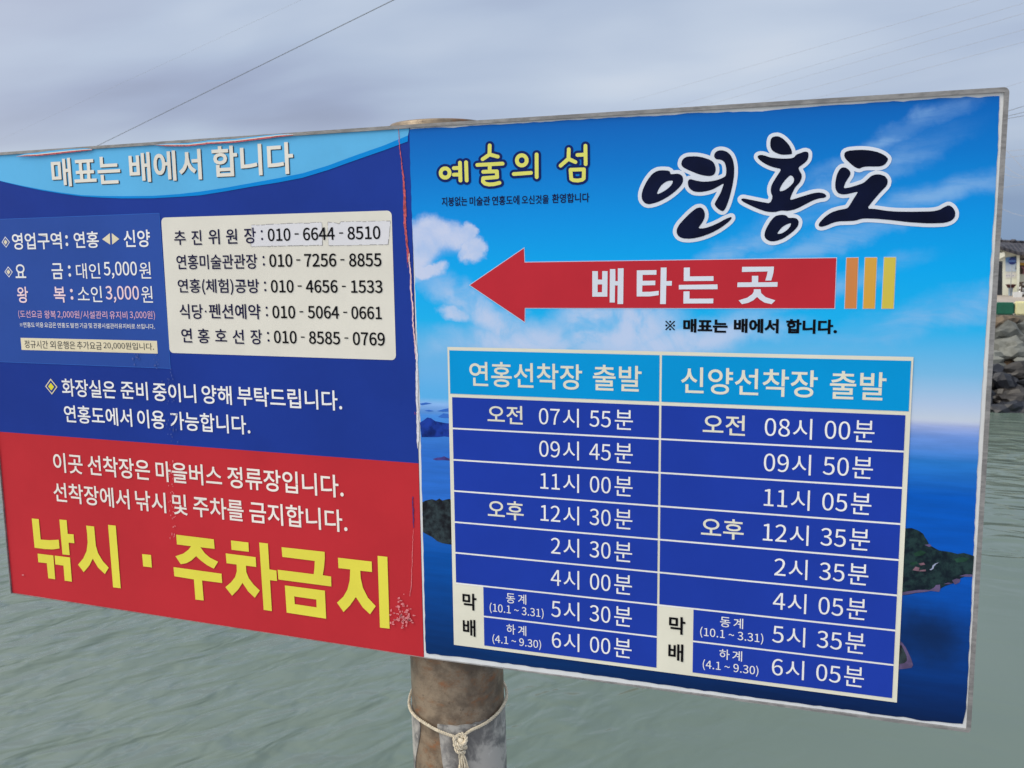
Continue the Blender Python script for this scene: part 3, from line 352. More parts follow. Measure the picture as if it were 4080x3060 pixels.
51109:[920,[362,250,279,229,218,195,179,149,166,91,179,33,218,-13,279,-47,362,-69,464,-76,566,-69,648,-47,709,-13,747,33,760,91,747,149,709,195,648,229,566,250,464,257],[580,179,653,145,679,91,653,36,580,2,464,-10,349,2,274,36,248,91,274,145,349,179,464,191],[71,692,273,692,273,656,244,533,165,431,46,363,88,297,187,349,264,425,316,519,367,436,441,370,535,324,574,389,459,452,383,545,356,657,356,692,555,692,555,760,71,760],[669,282,752,282,752,528,885,528,885,597,752,597,752,827,669,827]],
51204:[920,[711,577,529,577,529,509,711,509,711,163,794,163,794,826,711,826],[217,-58,819,-58,819,10,299,10,299,222,217,222],[79,685,280,685,280,641,251,518,171,414,53,345,96,278,194,332,271,409,323,504,375,418,448,348,541,299,583,365,468,431,392,528,364,641,364,685,562,685,562,753,79,753]],
51221:[920,[393,253,309,231,247,197,208,150,195,91,208,33,247,-14,309,-48,393,-70,496,-77,599,-70,683,-48,745,-14,784,33,797,91,784,150,745,197,683,231,599,253,496,260],[613,183,689,147,715,91,689,35,613,0,496,-12,379,0,304,35,277,91,304,147,379,183,496,195],[711,592,533,592,533,523,711,523,711,288,794,288,794,827,711,827],[79,693,280,693,280,662,251,538,172,433,53,362,96,296,194,350,271,428,324,525,375,440,449,370,541,321,583,387,468,453,392,550,364,663,364,693,562,693,562,761,79,761]],
51452:[920,[127,704,412,704,412,699,395,630,347,568,277,516,192,477,98,454,130,388,265,429,380,499,458,595,537,499,652,429,788,388,819,454,726,477,640,516,570,568,523,630,505,699,505,704,789,704,789,770,127,770],[50,244,416,244,416,-77,498,-77,498,244,867,244,867,312,50,312]],
51456:[920,[125,715,405,715,389,652,344,596,276,549,193,514,99,493,130,427,270,465,385,533,458,626,533,533,648,465,787,427,818,493,725,514,641,549,574,596,529,652,512,715,793,715,793,782,125,782],[49,294,424,294,424,111,506,111,506,294,869,294,869,362,49,362],[153,-58,778,-58,778,10,236,10,236,199,153,199]],
51473:[920,[579,166,657,134,684,83,657,32,579,-1,458,-12,336,-1,259,32,232,83,259,134,336,166,458,177],[50,336,417,336,417,241,272,218,180,164,148,83,162,27,201,-17,265,-49,351,-69,458,-76,564,-69,650,-49,714,-17,754,27,767,83,735,164,643,218,499,241,499,336,867,336,867,404,50,404],[125,718,405,718,357,628,244,560,96,524,125,458,267,492,384,555,458,642,534,555,651,492,792,458,822,524,673,560,560,628,512,718,793,718,793,785,125,785]],
51648:[920,[707,-78,790,-78,790,827,707,827],[79,665,289,665,289,551,256,395,170,256,50,162,98,96,195,167,276,270,332,394,389,278,470,184,568,118,614,184,493,271,406,401,373,551,373,665,584,665,584,734,79,734]],
51652:[920,[708,164,791,164,791,826,708,826],[84,684,291,684,291,635,262,513,182,410,62,341,105,276,204,328,282,404,335,498,388,411,465,342,561,294,603,359,485,423,404,519,375,635,375,684,579,684,579,752,84,752],[210,-58,819,-58,819,10,293,10,293,226,210,226]],
52264:[920,[269,670,66,670,66,603,270,603,270,534,240,383,160,251,41,161,88,97,183,164,260,259,312,375,362,267,435,178,525,114,572,177,457,266,380,391,351,534,351,603,552,603,552,670,352,670,352,810,269,810],[662,-78,745,-78,745,386,893,386,893,456,745,456,745,827,662,827]],
52265:[920,[164,160,669,160,669,-79,752,-79,752,228,164,228],[276,716,75,716,75,649,276,649,276,630,248,516,169,421,51,359,92,294,189,342,266,411,318,499,370,419,445,354,539,310,579,376,463,435,386,524,358,630,358,649,558,649,558,716,359,716,359,830,276,830],[669,275,752,275,752,516,885,516,885,586,752,586,752,827,669,827]],
52404:[920,[738,-78,817,-78,817,827,738,827],[557,470,419,470,419,401,557,401,557,-31,635,-31,635,806,557,806],[235,660,67,660,67,592,235,592,235,548,212,400,147,267,42,170,91,107,171,175,233,267,275,376,318,274,380,189,460,127,507,189,403,280,337,406,314,548,314,592,480,592,480,660,314,660,314,794,235,794]],
52628:[920,[50,211,417,211,417,-79,499,-79,499,211,867,211,867,280,50,280],[417,715,129,715,129,648,417,648,400,583,353,524,283,474,197,437,101,415,131,349,265,385,379,450,459,537,538,450,651,386,785,349,815,415,720,437,634,475,564,525,517,583,500,648,788,648,788,715,499,715,499,827,417,827]],
52636:[920,[151,-68,789,-68,789,-4,232,-4,232,81,762,81,762,279,499,279,499,362,866,362,866,425,51,425,51,362,417,362,417,279,149,279,149,217,681,217,681,140,151,140,151,-4],[134,684,411,684,359,607,247,554,94,529,118,466,262,490,379,538,458,610,538,538,655,490,798,466,823,529,670,554,557,607,505,684,784,684,784,748,499,748,499,832,417,832,417,748,134,748]],
53441:[920,[164,166,669,166,669,-78,752,-78,752,234,164,234],[91,327,160,327,322,329,452,337,572,353,563,420,449,404,326,396,174,394,174,516,488,516,488,582,174,582,174,697,504,697,504,765,91,765],[669,279,752,279,752,517,885,517,885,587,752,587,752,827,669,827]],
54172:[920,[736,149,815,149,815,827,736,827],[569,563,452,563,452,496,569,496,569,171,647,171,647,808,569,808],[194,305,353,312,507,330,503,392,405,383,405,673,483,673,483,740,62,740,62,673,138,673,138,373,46,373,55,303],[329,673,329,378,215,374,215,673],[227,-58,841,-58,841,10,311,10,311,228,227,228]],
54364:[920,[124,314,277,314,277,100,50,100,50,32,870,32,870,100,638,100,638,314,791,314,791,382,652,382,652,675,793,675,793,743,122,743,122,675,262,675,262,382,124,382],[360,314,555,314,555,100,360,100],[570,675,570,382,345,382,345,675]],
54616:[920,[244,530,183,502,136,458,106,401,95,332,106,263,136,206,183,162,244,134,316,124,388,134,448,162,495,206,526,263,536,332,526,401,495,458,448,502,388,530,316,540],[389,453,439,404,457,332,439,260,389,211,316,193,243,211,193,260,174,332,193,404,243,453,316,471],[663,-78,745,-78,745,386,893,386,893,455,745,455,745,827,663,827],[273,682,45,682,45,614,578,614,578,682,356,682,356,816,273,816]],
54633:[920,[183,-66,752,-66,752,261,669,261,669,166,265,166,265,261,183,261],[669,101,669,1,265,1,265,101],[205,606,129,551,102,467,129,383,205,328,319,308,433,328,508,383,535,467,508,551,433,606,319,625],[391,550,439,517,456,467,439,416,391,383,319,371,247,383,199,416,182,467,199,517,247,550,319,562],[669,301,752,301,752,526,885,526,885,596,752,596,752,827,669,827],[278,734,52,734,52,667,586,667,586,734,361,734,361,835,278,835]],
54644:[920,[173,518,104,445,79,338,104,230,173,158,273,131,374,158,442,230,467,338,442,445,374,518,273,544],[335,456,378,409,393,338,378,267,335,220,273,202,211,220,169,267,153,338,169,409,211,456,273,474],[232,672,48,672,48,604,497,604,497,672,314,672,314,800,232,800],[542,-34,620,-34,620,378,736,378,736,-78,815,-78,815,827,736,827,736,446,620,446,620,806,542,806]],
54665:[920,[175,587,108,533,83,451,108,369,175,316,275,297,376,316,443,369,468,451,443,533,376,587,275,606],[337,533,378,500,393,451,378,402,337,370,275,358,213,370,172,402,157,451,172,500,213,533,275,544],[411,232,327,213,265,180,226,136,213,81,226,26,265,-17,327,-50,411,-69,515,-76,619,-69,703,-50,765,-17,804,26,817,81,804,136,765,180,703,213,619,232,515,239],[633,164,708,133,734,81,708,31,633,-1,515,-12,397,-1,321,31,295,81,321,133,397,164,515,175],[539,287,617,287,617,513,733,513,733,255,812,255,812,827,733,827,733,581,617,581,617,809,539,809],[234,719,45,719,45,653,503,653,503,719,316,719,316,820,234,820]],
54744:[920,[207,-66,794,-66,794,231,207,231],[713,2,289,2,289,164,713,164],[205,599,131,542,104,458,131,373,205,317,313,297,421,317,494,373,521,458,494,542,421,599,313,619],[380,543,426,509,442,458,426,407,380,372,313,360,245,372,200,407,183,458,200,509,245,543,313,555],[561,483,711,483,711,279,794,279,794,827,711,827,711,552,561,552],[272,733,51,733,51,665,574,665,574,733,354,733,354,835,272,835]],
54840:[920,[571,488,644,451,670,394,644,337,571,301,458,288,345,301,272,337,246,394,272,451,345,488,458,500],[417,694,90,694,90,626,825,626,825,694,499,694,499,812,417,812],[357,559,275,537,214,501,175,454,162,394,193,307,280,248,417,222,417,96,50,96,50,28,870,28,870,96,499,96,499,222,636,248,723,307,754,394,741,454,703,501,641,537,559,559,458,566]],
54861:[920,[290,184,184,138,148,61,184,-15,290,-61,458,-76,626,-61,731,-15,767,61,731,138,626,184,458,200],[581,129,657,103,683,61,657,20,581,-5,458,-14,336,-5,259,20,233,61,259,103,336,129,458,138],[569,583,638,559,662,520,638,482,569,458,458,450,347,458,278,482,254,520,278,559,347,583,458,591],[417,751,93,751,93,686,820,686,820,751,500,751,500,839,417,839],[50,256,867,256,867,322,500,322,500,392,637,411,721,454,750,520,716,591,617,635,458,649,300,635,200,591,166,520,195,454,280,411,417,392,417,322,50,322]],
54868:[920,[396,520,443,484,460,430,443,376,396,341,326,328,255,341,208,376,191,430,208,484,255,520,326,533],[214,577,140,519,113,430,134,351,194,295,284,266,284,167,39,164,52,94,225,96,418,106,616,131,610,192,367,170,367,266,458,294,518,350,539,430,512,519,437,577,326,598],[664,-78,747,-78,747,373,888,373,888,443,747,443,747,827,664,827],[284,717,55,717,55,650,595,650,595,717,367,717,367,825,284,825]],
54872:[920,[397,570,443,542,459,499,443,457,397,429,327,419,257,429,211,457,195,499,211,542,257,570,327,580],[668,119,751,119,751,442,883,442,883,511,751,511,751,827,668,827],[179,-58,783,-58,783,10,262,10,262,166,179,166],[216,622,143,574,116,499,137,432,197,385,287,362,287,294,45,290,55,223,229,226,424,237,620,263,614,322,369,298,369,362,459,386,517,432,538,499,512,574,438,622,327,638],[287,739,68,739,68,676,587,676,587,739,369,739,369,830,287,830]],
54980:[920,[357,598,275,579,215,548,177,506,164,453,199,372,300,321,458,303,616,321,717,372,752,453,739,506,702,548,641,579,559,598,458,604],[571,531,642,501,666,453,642,406,571,376,458,366,346,376,275,406,250,453,275,501,346,531,458,541],[417,724,93,724,93,656,820,656,820,724,499,724,499,832,417,832],[50,172,417,172,417,-79,499,-79,499,172,870,172,870,240,50,240]],
32:[224],
8199:[555]}
GC = {}
def glyph(ch):
    if ch not in GC:
        p = GLYPH[ord(ch)]; cs = []
        for n_ in p[1:]:
            pts = list(zip(n_[::2], n_[1::2])); o = []
            for a in pts:
                if not o or abs(a[0] - o[-1][0]) + abs(a[1] - o[-1][1]) > 1: o.append(a)
            if abs(o[0][0] - o[-1][0]) + abs(o[0][1] - o[-1][1]) <= 1: o.pop()
            cs.append(o)
        GC[ch] = (p[0], cs)
    return GC[ch]
def embolden(cs, d):
    if not d: return cs
    big = max(cs, key=lambda c: abs(sum(a[0] * b[1] - b[0] * a[1] for a, b in zip(c, c[1:] + c[:1]))))
    sg = 1 if sum(a[0] * b[1] - b[0] * a[1] for a, b in zip(big, big[1:] + big[:1])) > 0 else -1
    out = []
    for c in cs:
        n = len(c); o = []
        for i in range(n):
            p0, p, p1 = Vector(c[i - 1]), Vector(c[i]), Vector(c[(i + 1) % n])
            e0 = (p - p0).normalized(); e1 = (p1 - p).normalized()
            n0 = Vector((e0.y, -e0.x)) * sg; n1 = Vector((e1.y, -e1.x)) * sg
            b = n0 + n1; k = b.dot(b)
            b = b * (2 / max(k, .9)) if k > 1e-6 else n0
            o.append(tuple(p + b * d))
        out.append(o)
    return out
def point_in(p, lp):
    c = False
    for (x0, y0), (x1, y1) in zip(lp, lp[1:] + lp[:1]):
        if (y0 > p[1]) != (y1 > p[1]) and p[0] < (x1 - x0) * (p[1] - y0) / (y1 - y0) + x0: c = not c
    return c
def glyph_groups(cs):      # each outer outline with the holes inside it
    dep = [sum(point_in(l[0], o) for o in cs if o is not l) for l in cs]
    return [[i] + [j for j, e in enumerate(dep) if e == d_ + 1 and point_in(cs[j][0], cs[i])] for i, d_ in enumerate(dep) if d_ % 2 == 0]
def layout(s, bold):
    x = 0; gs = []
    for ch in s:
        a, cs = glyph(ch)
        if cs:
            cb = embolden(cs, bold * 1000)
            for grp in glyph_groups(cs): gs.append([[(px + x, py) for px, py in cb[i]] for i in grp])
        x += a
    xs = [p[0] for g in gs for c in g for p in c]; ys = [p[1] for g in gs for c in g for p in c]
    return gs, (min(xs), max(xs), min(ys), max(ys))

def metres(o):       # the board data is written in tenths of a millimetre
    if isinstance(o, int): return o / 10000
    if isinstance(o, list): return [metres(x) for x in o]
    if isinstance(o, dict): return {k_: metres(v_) for k_, v_ in o.items()}
    return o
BD = metres({"brush_out":[[[7075,2062],[7030,2053],[6985,2028],[6957,1989],[6945,1944],[6940,1898],[6942,1833],[6957,1780],[6981,1733],[6999,1712],[6993,1709],[6941,1732],[6888,1748],[6836,1753],[6797,1747],[6784,1742],[6758,1727],[6740,1711],[6731,1691],[6726,1659],[6728,1639],[6733,1625],[6762,1579],[6795,1544],[6848,1502],[6895,1471],[6961,1436],[7014,1413],[7099,1385],[7104,1380],[7023,1251],[6999,1206],[6978,1147],[6969,1094],[6970,1041],[6981,988],[6999,947],[6999,934],[6989,908],[6988,905],[6981,905],[6935,914],[6584,996],[6564,998],[6524,997],[6511,993],[6498,985],[6473,963],[6465,953],[6458,937],[6456,917],[6461,883],[6474,860],[6508,827],[6561,793],[6689,727],[6776,687],[6843,659],[6929,627],[6995,612],[7032,607],[7005,574],[6971,526],[6936,462],[6914,416],[6891,356],[6882,315],[6880,255],[6896,201],[6924,160],[6937,146],[6973,119],[7021,96],[7080,85],[7139,88],[7191,100],[7269,127],[7327,156],[7390,199],[7485,274],[7522,312],[7562,363],[7587,415],[7595,474],[7595,488],[7588,521],[7581,541],[7547,588],[7519,608],[7494,620],[7455,629],[7437,630],[7434,637],[7474,647],[7544,672],[7770,789],[7820,810],[7870,823],[7902,829],[7958,834],[7996,847],[8014,861],[8036,890],[8042,903],[8045,922],[8039,955],[8032,975],[8022,988],[7986,1021],[7939,1045],[7875,1058],[7825,1060],[7755,1052],[7699,1040],[7477,975],[7471,976],[7477,995],[7501,1045],[7523,1076],[7565,1120],[7593,1163],[7616,1223],[7624,1275],[7616,1327],[7601,1367],[7579,1401],[7574,1414],[7610,1438],[7649,1469],[7685,1507],[7708,1545],[7713,1558],[7722,1602],[7725,1635],[7722,1680],[7718,1700],[7712,1713],[7696,1734],[7677,1753],[7632,1771],[7613,1776],[7562,1772],[7443,1732],[7422,1792],[7398,1838],[7361,1893],[7329,1932],[7282,1980],[7236,2017],[7178,2049],[7126,2063]],[[8435,1763],[8343,1759],[8301,1752],[8247,1734],[8213,1703],[8206,1691],[8194,1653],[8193,1640],[8196,1601],[8213,1549],[8235,1514],[8264,1483],[8261,1479],[8212,1474],[8194,1467],[8169,1452],[8133,1414],[8113,1380],[8087,1316],[8073,1258],[8063,1181],[8061,1123],[8067,1051],[8085,999],[8114,952],[8124,941],[8163,910],[8220,889],[8263,883],[8319,885],[8369,891],[8371,886],[8319,791],[8305,771],[8280,763],[8212,753],[8156,740],[8082,717],[8026,690],[7964,648],[7921,612],[7879,567],[7847,528],[7821,489],[7809,457],[7806,430],[7816,391],[7827,371],[7849,350],[7867,340],[7905,331],[7949,333],[8000,345],[8105,388],[8149,403],[8199,415],[8242,419],[8373,419],[8460,423],[8516,432],[8571,450],[8607,457],[8663,459],[8779,453],[8853,447],[9049,423],[9249,394],[9370,379],[9568,360],[9657,355],[9757,353],[9898,357],[9957,367],[10020,390],[10065,419],[10103,464],[10121,508],[10124,526],[10125,583],[10113,634],[10080,694],[10050,729],[10001,764],[9984,772],[9943,776],[9925,775],[9874,751],[9800,707],[9771,697],[9712,687],[9654,683],[9368,686],[9176,693],[9098,699],[8994,712],[8786,748],[8781,752],[8877,877],[9003,1021],[9030,1071],[9040,1140],[9032,1185],[9026,1204],[8994,1256],[8958,1289],[8940,1300],[8891,1322],[8842,1334],[8787,1340],[8848,1341],[8890,1348],[8937,1368],[8949,1376],[8979,1403],[9003,1440],[9018,1469],[9028,1515],[9025,1540],[9007,1579],[8962,1625],[8920,1655],[8864,1686],[8809,1709],[8729,1733],[8674,1745],[8601,1756],[8533,1762]],[[6113,1866],[6073,1858],[6060,1854],[6024,1836],[5996,1811],[5986,1798],[5967,1763],[5960,1732],[5958,1712],[5955,1709],[5894,1734],[5839,1751],[5778,1767],[5717,1777],[5608,1784],[5539,1782],[5485,1767],[5471,1761],[5423,1729],[5392,1690],[5382,1670],[5366,1609],[5367,1569],[5373,1548],[5397,1506],[5424,1478],[5444,1464],[5441,1462],[5399,1477],[5365,1481],[5295,1478],[5267,1512],[5218,1538],[5198,1544],[5121,1552],[5065,1555],[4995,1550],[4939,1532],[4881,1500],[4828,1453],[4765,1375],[4723,1309],[4681,1227],[4656,1164],[4638,1095],[4633,1033],[4641,963],[4666,907],[4705,862],[4719,850],[4762,823],[4819,808],[4833,806],[4897,810],[4988,830],[5072,860],[5170,906],[5241,946],[5315,996],[5377,1044],[5443,1104],[5480,1143],[5500,1172],[5510,1149],[5535,1106],[5574,1065],[5632,1028],[5687,1010],[5770,1001],[5824,1001],[5899,1010],[5960,1022],[6027,1042],[6081,1065],[6084,1063],[6054,1003],[6000,910],[5988,876],[5984,863],[5984,843],[5995,802],[6016,767],[6046,730],[6081,698],[6122,668],[6156,653],[6176,647],[6217,647],[6244,656],[6280,686],[6315,746],[6333,786],[6358,859],[6398,1006],[6429,1152],[6441,1232],[6451,1318],[6455,1385],[6452,1485],[6445,1545],[6432,1605],[6417,1652],[6390,1713],[6362,1754],[6315,1802],[6268,1833],[6207,1856],[6167,1864]],[[6103,1565],[6105,1570],[6132,1564],[6146,1556],[6159,1543],[6171,1509],[6176,1482],[6179,1442],[6179,1409],[6177,1389],[6174,1382],[6136,1363],[6109,1354],[6103,1354],[6102,1358],[6120,1398],[6127,1444],[6123,1498],[6113,1538]],[[8633,1346],[8671,1347],[8763,1341],[8769,1339],[8771,1335],[8745,1331],[8697,1316],[8661,1294],[8567,1204],[8537,1186],[8424,1149],[8366,1134],[8360,1138],[8384,1183],[8412,1227],[8425,1258],[8432,1309],[8431,1322],[8425,1342],[8426,1344],[8476,1323],[8513,1317],[8550,1323],[8580,1339],[8592,1342]],[[5473,1443],[5475,1444],[5482,1436],[5489,1436],[5612,1376],[5600,1372],[5566,1369],[5552,1363],[5538,1353],[5533,1359],[5524,1379],[5503,1414],[5489,1431]],[[7353,1213],[7355,1215],[7357,1213],[7355,1209],[7336,1191],[7336,1194]],[[5745,856],[5697,842],[5649,815],[5585,765],[5533,719],[5431,616],[5377,557],[5342,510],[5315,462],[5296,400],[5294,352],[5297,331],[5311,289],[5338,246],[5352,230],[5388,201],[5451,173],[5506,161],[5590,156],[5666,160],[5769,176],[5871,202],[5987,243],[6068,279],[6169,333],[6242,381],[6323,441],[6375,487],[6410,534],[6423,561],[6427,581],[6422,615],[6412,640],[6397,656],[6378,667],[6358,671],[6324,670],[6251,646],[6197,622],[6124,581],[6063,552],[5989,521],[5908,494],[5902,498],[5934,566],[5946,619],[5945,681],[5931,735],[5902,791],[5875,821],[5861,832],[5806,856]]],
"brush_in":[[[7083,1997],[7057,1992],[7032,1978],[7018,1960],[7009,1928],[7005,1889],[7006,1843],[7016,1803],[7038,1763],[7064,1737],[7103,1714],[7142,1695],[7194,1677],[7233,1671],[7297,1670],[7361,1674],[7368,1675],[7378,1682],[7381,1689],[7381,1708],[7375,1735],[7361,1774],[7344,1808],[7317,1848],[7284,1888],[7238,1936],[7206,1962],[7164,1985],[7128,1997]],[[8438,1699],[8352,1695],[8321,1690],[8285,1679],[8264,1662],[8256,1637],[8256,1612],[8266,1579],[8282,1553],[8315,1518],[8390,1446],[8424,1419],[8461,1396],[8486,1385],[8511,1381],[8529,1385],[8553,1399],[8577,1406],[8626,1411],[8669,1411],[8736,1406],[8833,1404],[8869,1410],[8905,1425],[8928,1443],[8953,1480],[8964,1505],[8968,1523],[8959,1543],[8929,1574],[8892,1601],[8842,1628],[8793,1649],[8720,1671],[8671,1682],[8597,1693],[8536,1698]],[[6121,1799],[6088,1791],[6061,1777],[6045,1762],[6029,1729],[6026,1716],[6029,1689],[6040,1668],[6057,1652],[6077,1643],[6124,1635],[6158,1625],[6178,1614],[6208,1588],[6220,1567],[6236,1520],[6243,1486],[6247,1439],[6247,1406],[6242,1359],[6226,1333],[6197,1315],[6164,1301],[6097,1278],[6050,1267],[5976,1257],[5922,1253],[5847,1253],[5793,1258],[5718,1275],[5670,1288],[5621,1304],[5594,1304],[5587,1302],[5566,1283],[5559,1256],[5561,1215],[5573,1174],[5595,1140],[5617,1117],[5659,1090],[5666,1087],[5700,1076],[5762,1069],[5816,1069],[5891,1078],[5945,1089],[5999,1105],[6046,1125],[6189,1201],[6193,1202],[6200,1200],[6205,1193],[6163,1067],[6142,1020],[6060,874],[6051,848],[6057,827],[6069,806],[6093,778],[6120,752],[6162,723],[6182,715],[6202,714],[6209,716],[6229,734],[6249,768],[6270,814],[6311,941],[6333,1028],[6363,1168],[6375,1241],[6385,1327],[6388,1394],[6386,1481],[6380,1534],[6367,1595],[6354,1635],[6332,1682],[6310,1715],[6275,1751],[6242,1773],[6195,1791],[6161,1798]],[[7577,1707],[7464,1669],[7444,1654],[7428,1628],[7408,1615],[7370,1606],[7331,1603],[7261,1604],[7209,1607],[7144,1614],[7034,1631],[6982,1645],[6922,1670],[6877,1683],[6844,1686],[6818,1683],[6795,1669],[6793,1649],[6813,1617],[6835,1595],[6877,1560],[6920,1531],[6984,1496],[7032,1475],[7090,1455],[7189,1429],[7193,1403],[7192,1396],[7080,1216],[7060,1177],[7041,1125],[7034,1085],[7036,1039],[7046,999],[7065,959],[7064,919],[7041,855],[7002,834],[6871,861],[6572,930],[6539,929],[6523,915],[6526,900],[6547,880],[6589,853],[6721,785],[6801,748],[6861,723],[6947,691],[7006,678],[7085,672],[7137,675],[7182,688],[7214,694],[7247,696],[7325,687],[7370,692],[7453,710],[7516,734],[7736,847],[7793,871],[7856,888],[7893,895],[7944,899],[7968,910],[7980,924],[7981,931],[7977,944],[7949,971],[7916,985],[7871,993],[7833,994],[7776,988],[7725,978],[7403,885],[7384,884],[7377,886],[7374,903],[7381,929],[7402,988],[7443,1078],[7470,1117],[7512,1161],[7535,1195],[7556,1251],[7559,1284],[7554,1317],[7542,1343],[7525,1370],[7511,1397],[7501,1430],[7514,1452],[7521,1459],[7570,1492],[7608,1523],[7632,1548],[7651,1580],[7660,1618],[7662,1644],[7658,1683],[7647,1697],[7640,1701],[7615,1710]],[[5581,1715],[5547,1714],[5513,1704],[5472,1678],[5448,1647],[5435,1600],[5437,1573],[5452,1545],[5474,1524],[5502,1505],[5537,1486],[5606,1452],[5736,1396],[5791,1377],[5852,1362],[5893,1355],[5948,1349],[5981,1352],[6015,1364],[6035,1381],[6052,1414],[6059,1447],[6057,1487],[6049,1521],[6030,1568],[6011,1595],[5977,1623],[5936,1646],[5874,1670],[5827,1686],[5765,1702],[5711,1711],[5650,1715]],[[8251,1413],[8226,1409],[8212,1402],[8187,1377],[8168,1345],[8147,1294],[8135,1243],[8126,1172],[8124,1121],[8127,1069],[8140,1027],[8163,990],[8186,970],[8192,966],[8230,953],[8261,948],[8311,950],[8348,955],[8440,976],[8489,985],[8494,979],[8497,973],[8426,852],[8370,750],[8350,722],[8332,709],[8301,700],[8227,688],[8177,677],[8109,656],[8059,632],[8007,597],[7967,563],[7926,520],[7899,488],[7877,455],[7871,436],[7870,429],[7877,410],[7887,402],[7916,397],[7935,398],[7972,407],[8016,422],[8084,452],[8128,467],[8184,480],[8240,485],[8315,484],[8445,487],[8501,496],[8556,514],[8599,522],[8654,524],[8777,518],[8857,511],[9052,488],[9253,458],[9373,442],[9571,424],[9654,419],[9754,417],[9819,418],[9890,421],[9942,430],[9994,449],[10022,466],[10050,497],[10054,503],[10064,528],[10067,578],[10058,616],[10033,661],[10011,685],[9975,710],[9969,711],[9946,713],[9940,711],[9877,680],[9832,651],[9791,636],[9727,624],[9662,620],[9371,622],[9179,629],[9094,635],[8997,647],[8924,659],[8832,677],[8770,686],[8697,692],[8691,696],[8679,716],[8681,722],[8716,773],[8753,823],[8828,919],[8875,974],[8953,1060],[8973,1099],[8979,1142],[8971,1181],[8950,1215],[8925,1239],[8881,1259],[8845,1269],[8802,1272],[8766,1269],[8724,1256],[8700,1241],[8604,1149],[8564,1126],[8494,1102],[8381,1070],[8338,1061],[8282,1055],[8267,1071],[8280,1115],[8295,1154],[8315,1192],[8357,1261],[8367,1286],[8370,1312],[8361,1338],[8336,1371],[8314,1390],[8282,1408]],[[5066,1486],[5017,1483],[4975,1471],[4919,1440],[4884,1409],[4826,1337],[4787,1276],[4746,1195],[4724,1141],[4708,1079],[4704,1031],[4710,982],[4724,947],[4729,940],[4761,904],[4790,887],[4832,876],[4875,878],[4966,897],[5037,921],[5134,967],[5204,1006],[5273,1053],[5328,1095],[5393,1153],[5424,1186],[5455,1233],[5470,1273],[5471,1320],[5463,1351],[5448,1376],[5428,1393],[5386,1410],[5358,1414],[5289,1410],[5255,1411],[5248,1413],[5235,1424],[5225,1459],[5191,1476],[5122,1484]],[[7360,1304],[7372,1308],[7398,1294],[7413,1276],[7426,1250],[7430,1223],[7428,1217],[7422,1191],[7406,1165],[7364,1120],[7333,1094],[7282,1059],[7244,1043],[7205,1038],[7189,1047],[7188,1054],[7191,1080],[7200,1106],[7224,1152],[7246,1187],[7282,1235],[7309,1264],[7345,1298]],[[5204,1289],[5263,1293],[5270,1292],[5285,1279],[5276,1246],[5255,1212],[5218,1173],[5181,1143],[5124,1107],[5070,1080],[5014,1059],[5007,1060],[4997,1070],[4996,1077],[5017,1131],[5040,1172],[5076,1217],[5117,1251],[5166,1278]],[[5759,788],[5725,778],[5691,758],[5628,709],[5582,668],[5480,566],[5432,513],[5403,474],[5376,426],[5366,392],[5364,350],[5372,322],[5393,287],[5422,261],[5464,241],[5505,231],[5589,225],[5658,229],[5754,244],[5850,269],[5959,307],[6033,339],[6134,393],[6201,436],[6280,496],[6320,531],[6351,569],[6360,589],[6358,596],[6352,603],[6332,602],[6279,583],[6232,562],[6159,521],[6098,492],[6017,457],[5963,438],[5895,418],[5847,411],[5786,411],[5770,418],[5769,425],[5799,471],[5832,516],[5850,547],[5867,587],[5877,628],[5877,676],[5865,717],[5848,751],[5829,772],[5821,778],[5794,790]],[[7223,623],[7184,618],[7139,606],[7100,580],[7059,533],[7031,493],[6994,427],[6974,386],[6955,334],[6948,301],[6946,260],[6956,227],[6979,196],[7006,176],[7039,161],[7072,154],[7125,155],[7176,166],[7241,189],[7292,215],[7350,254],[7394,287],[7440,325],[7470,355],[7509,403],[7524,436],[7531,483],[7523,515],[7503,542],[7483,555],[7451,562],[7418,565],[7373,565],[7347,571],[7334,588],[7322,600],[7301,614],[7275,620]],[[7370,466],[7389,470],[7399,459],[7390,426],[7378,404],[7347,365],[7315,338],[7264,305],[7232,292],[7186,286],[7180,287],[7172,297],[7174,303],[7193,336],[7217,368],[7250,402],[7280,425],[7325,451],[7357,463]]],
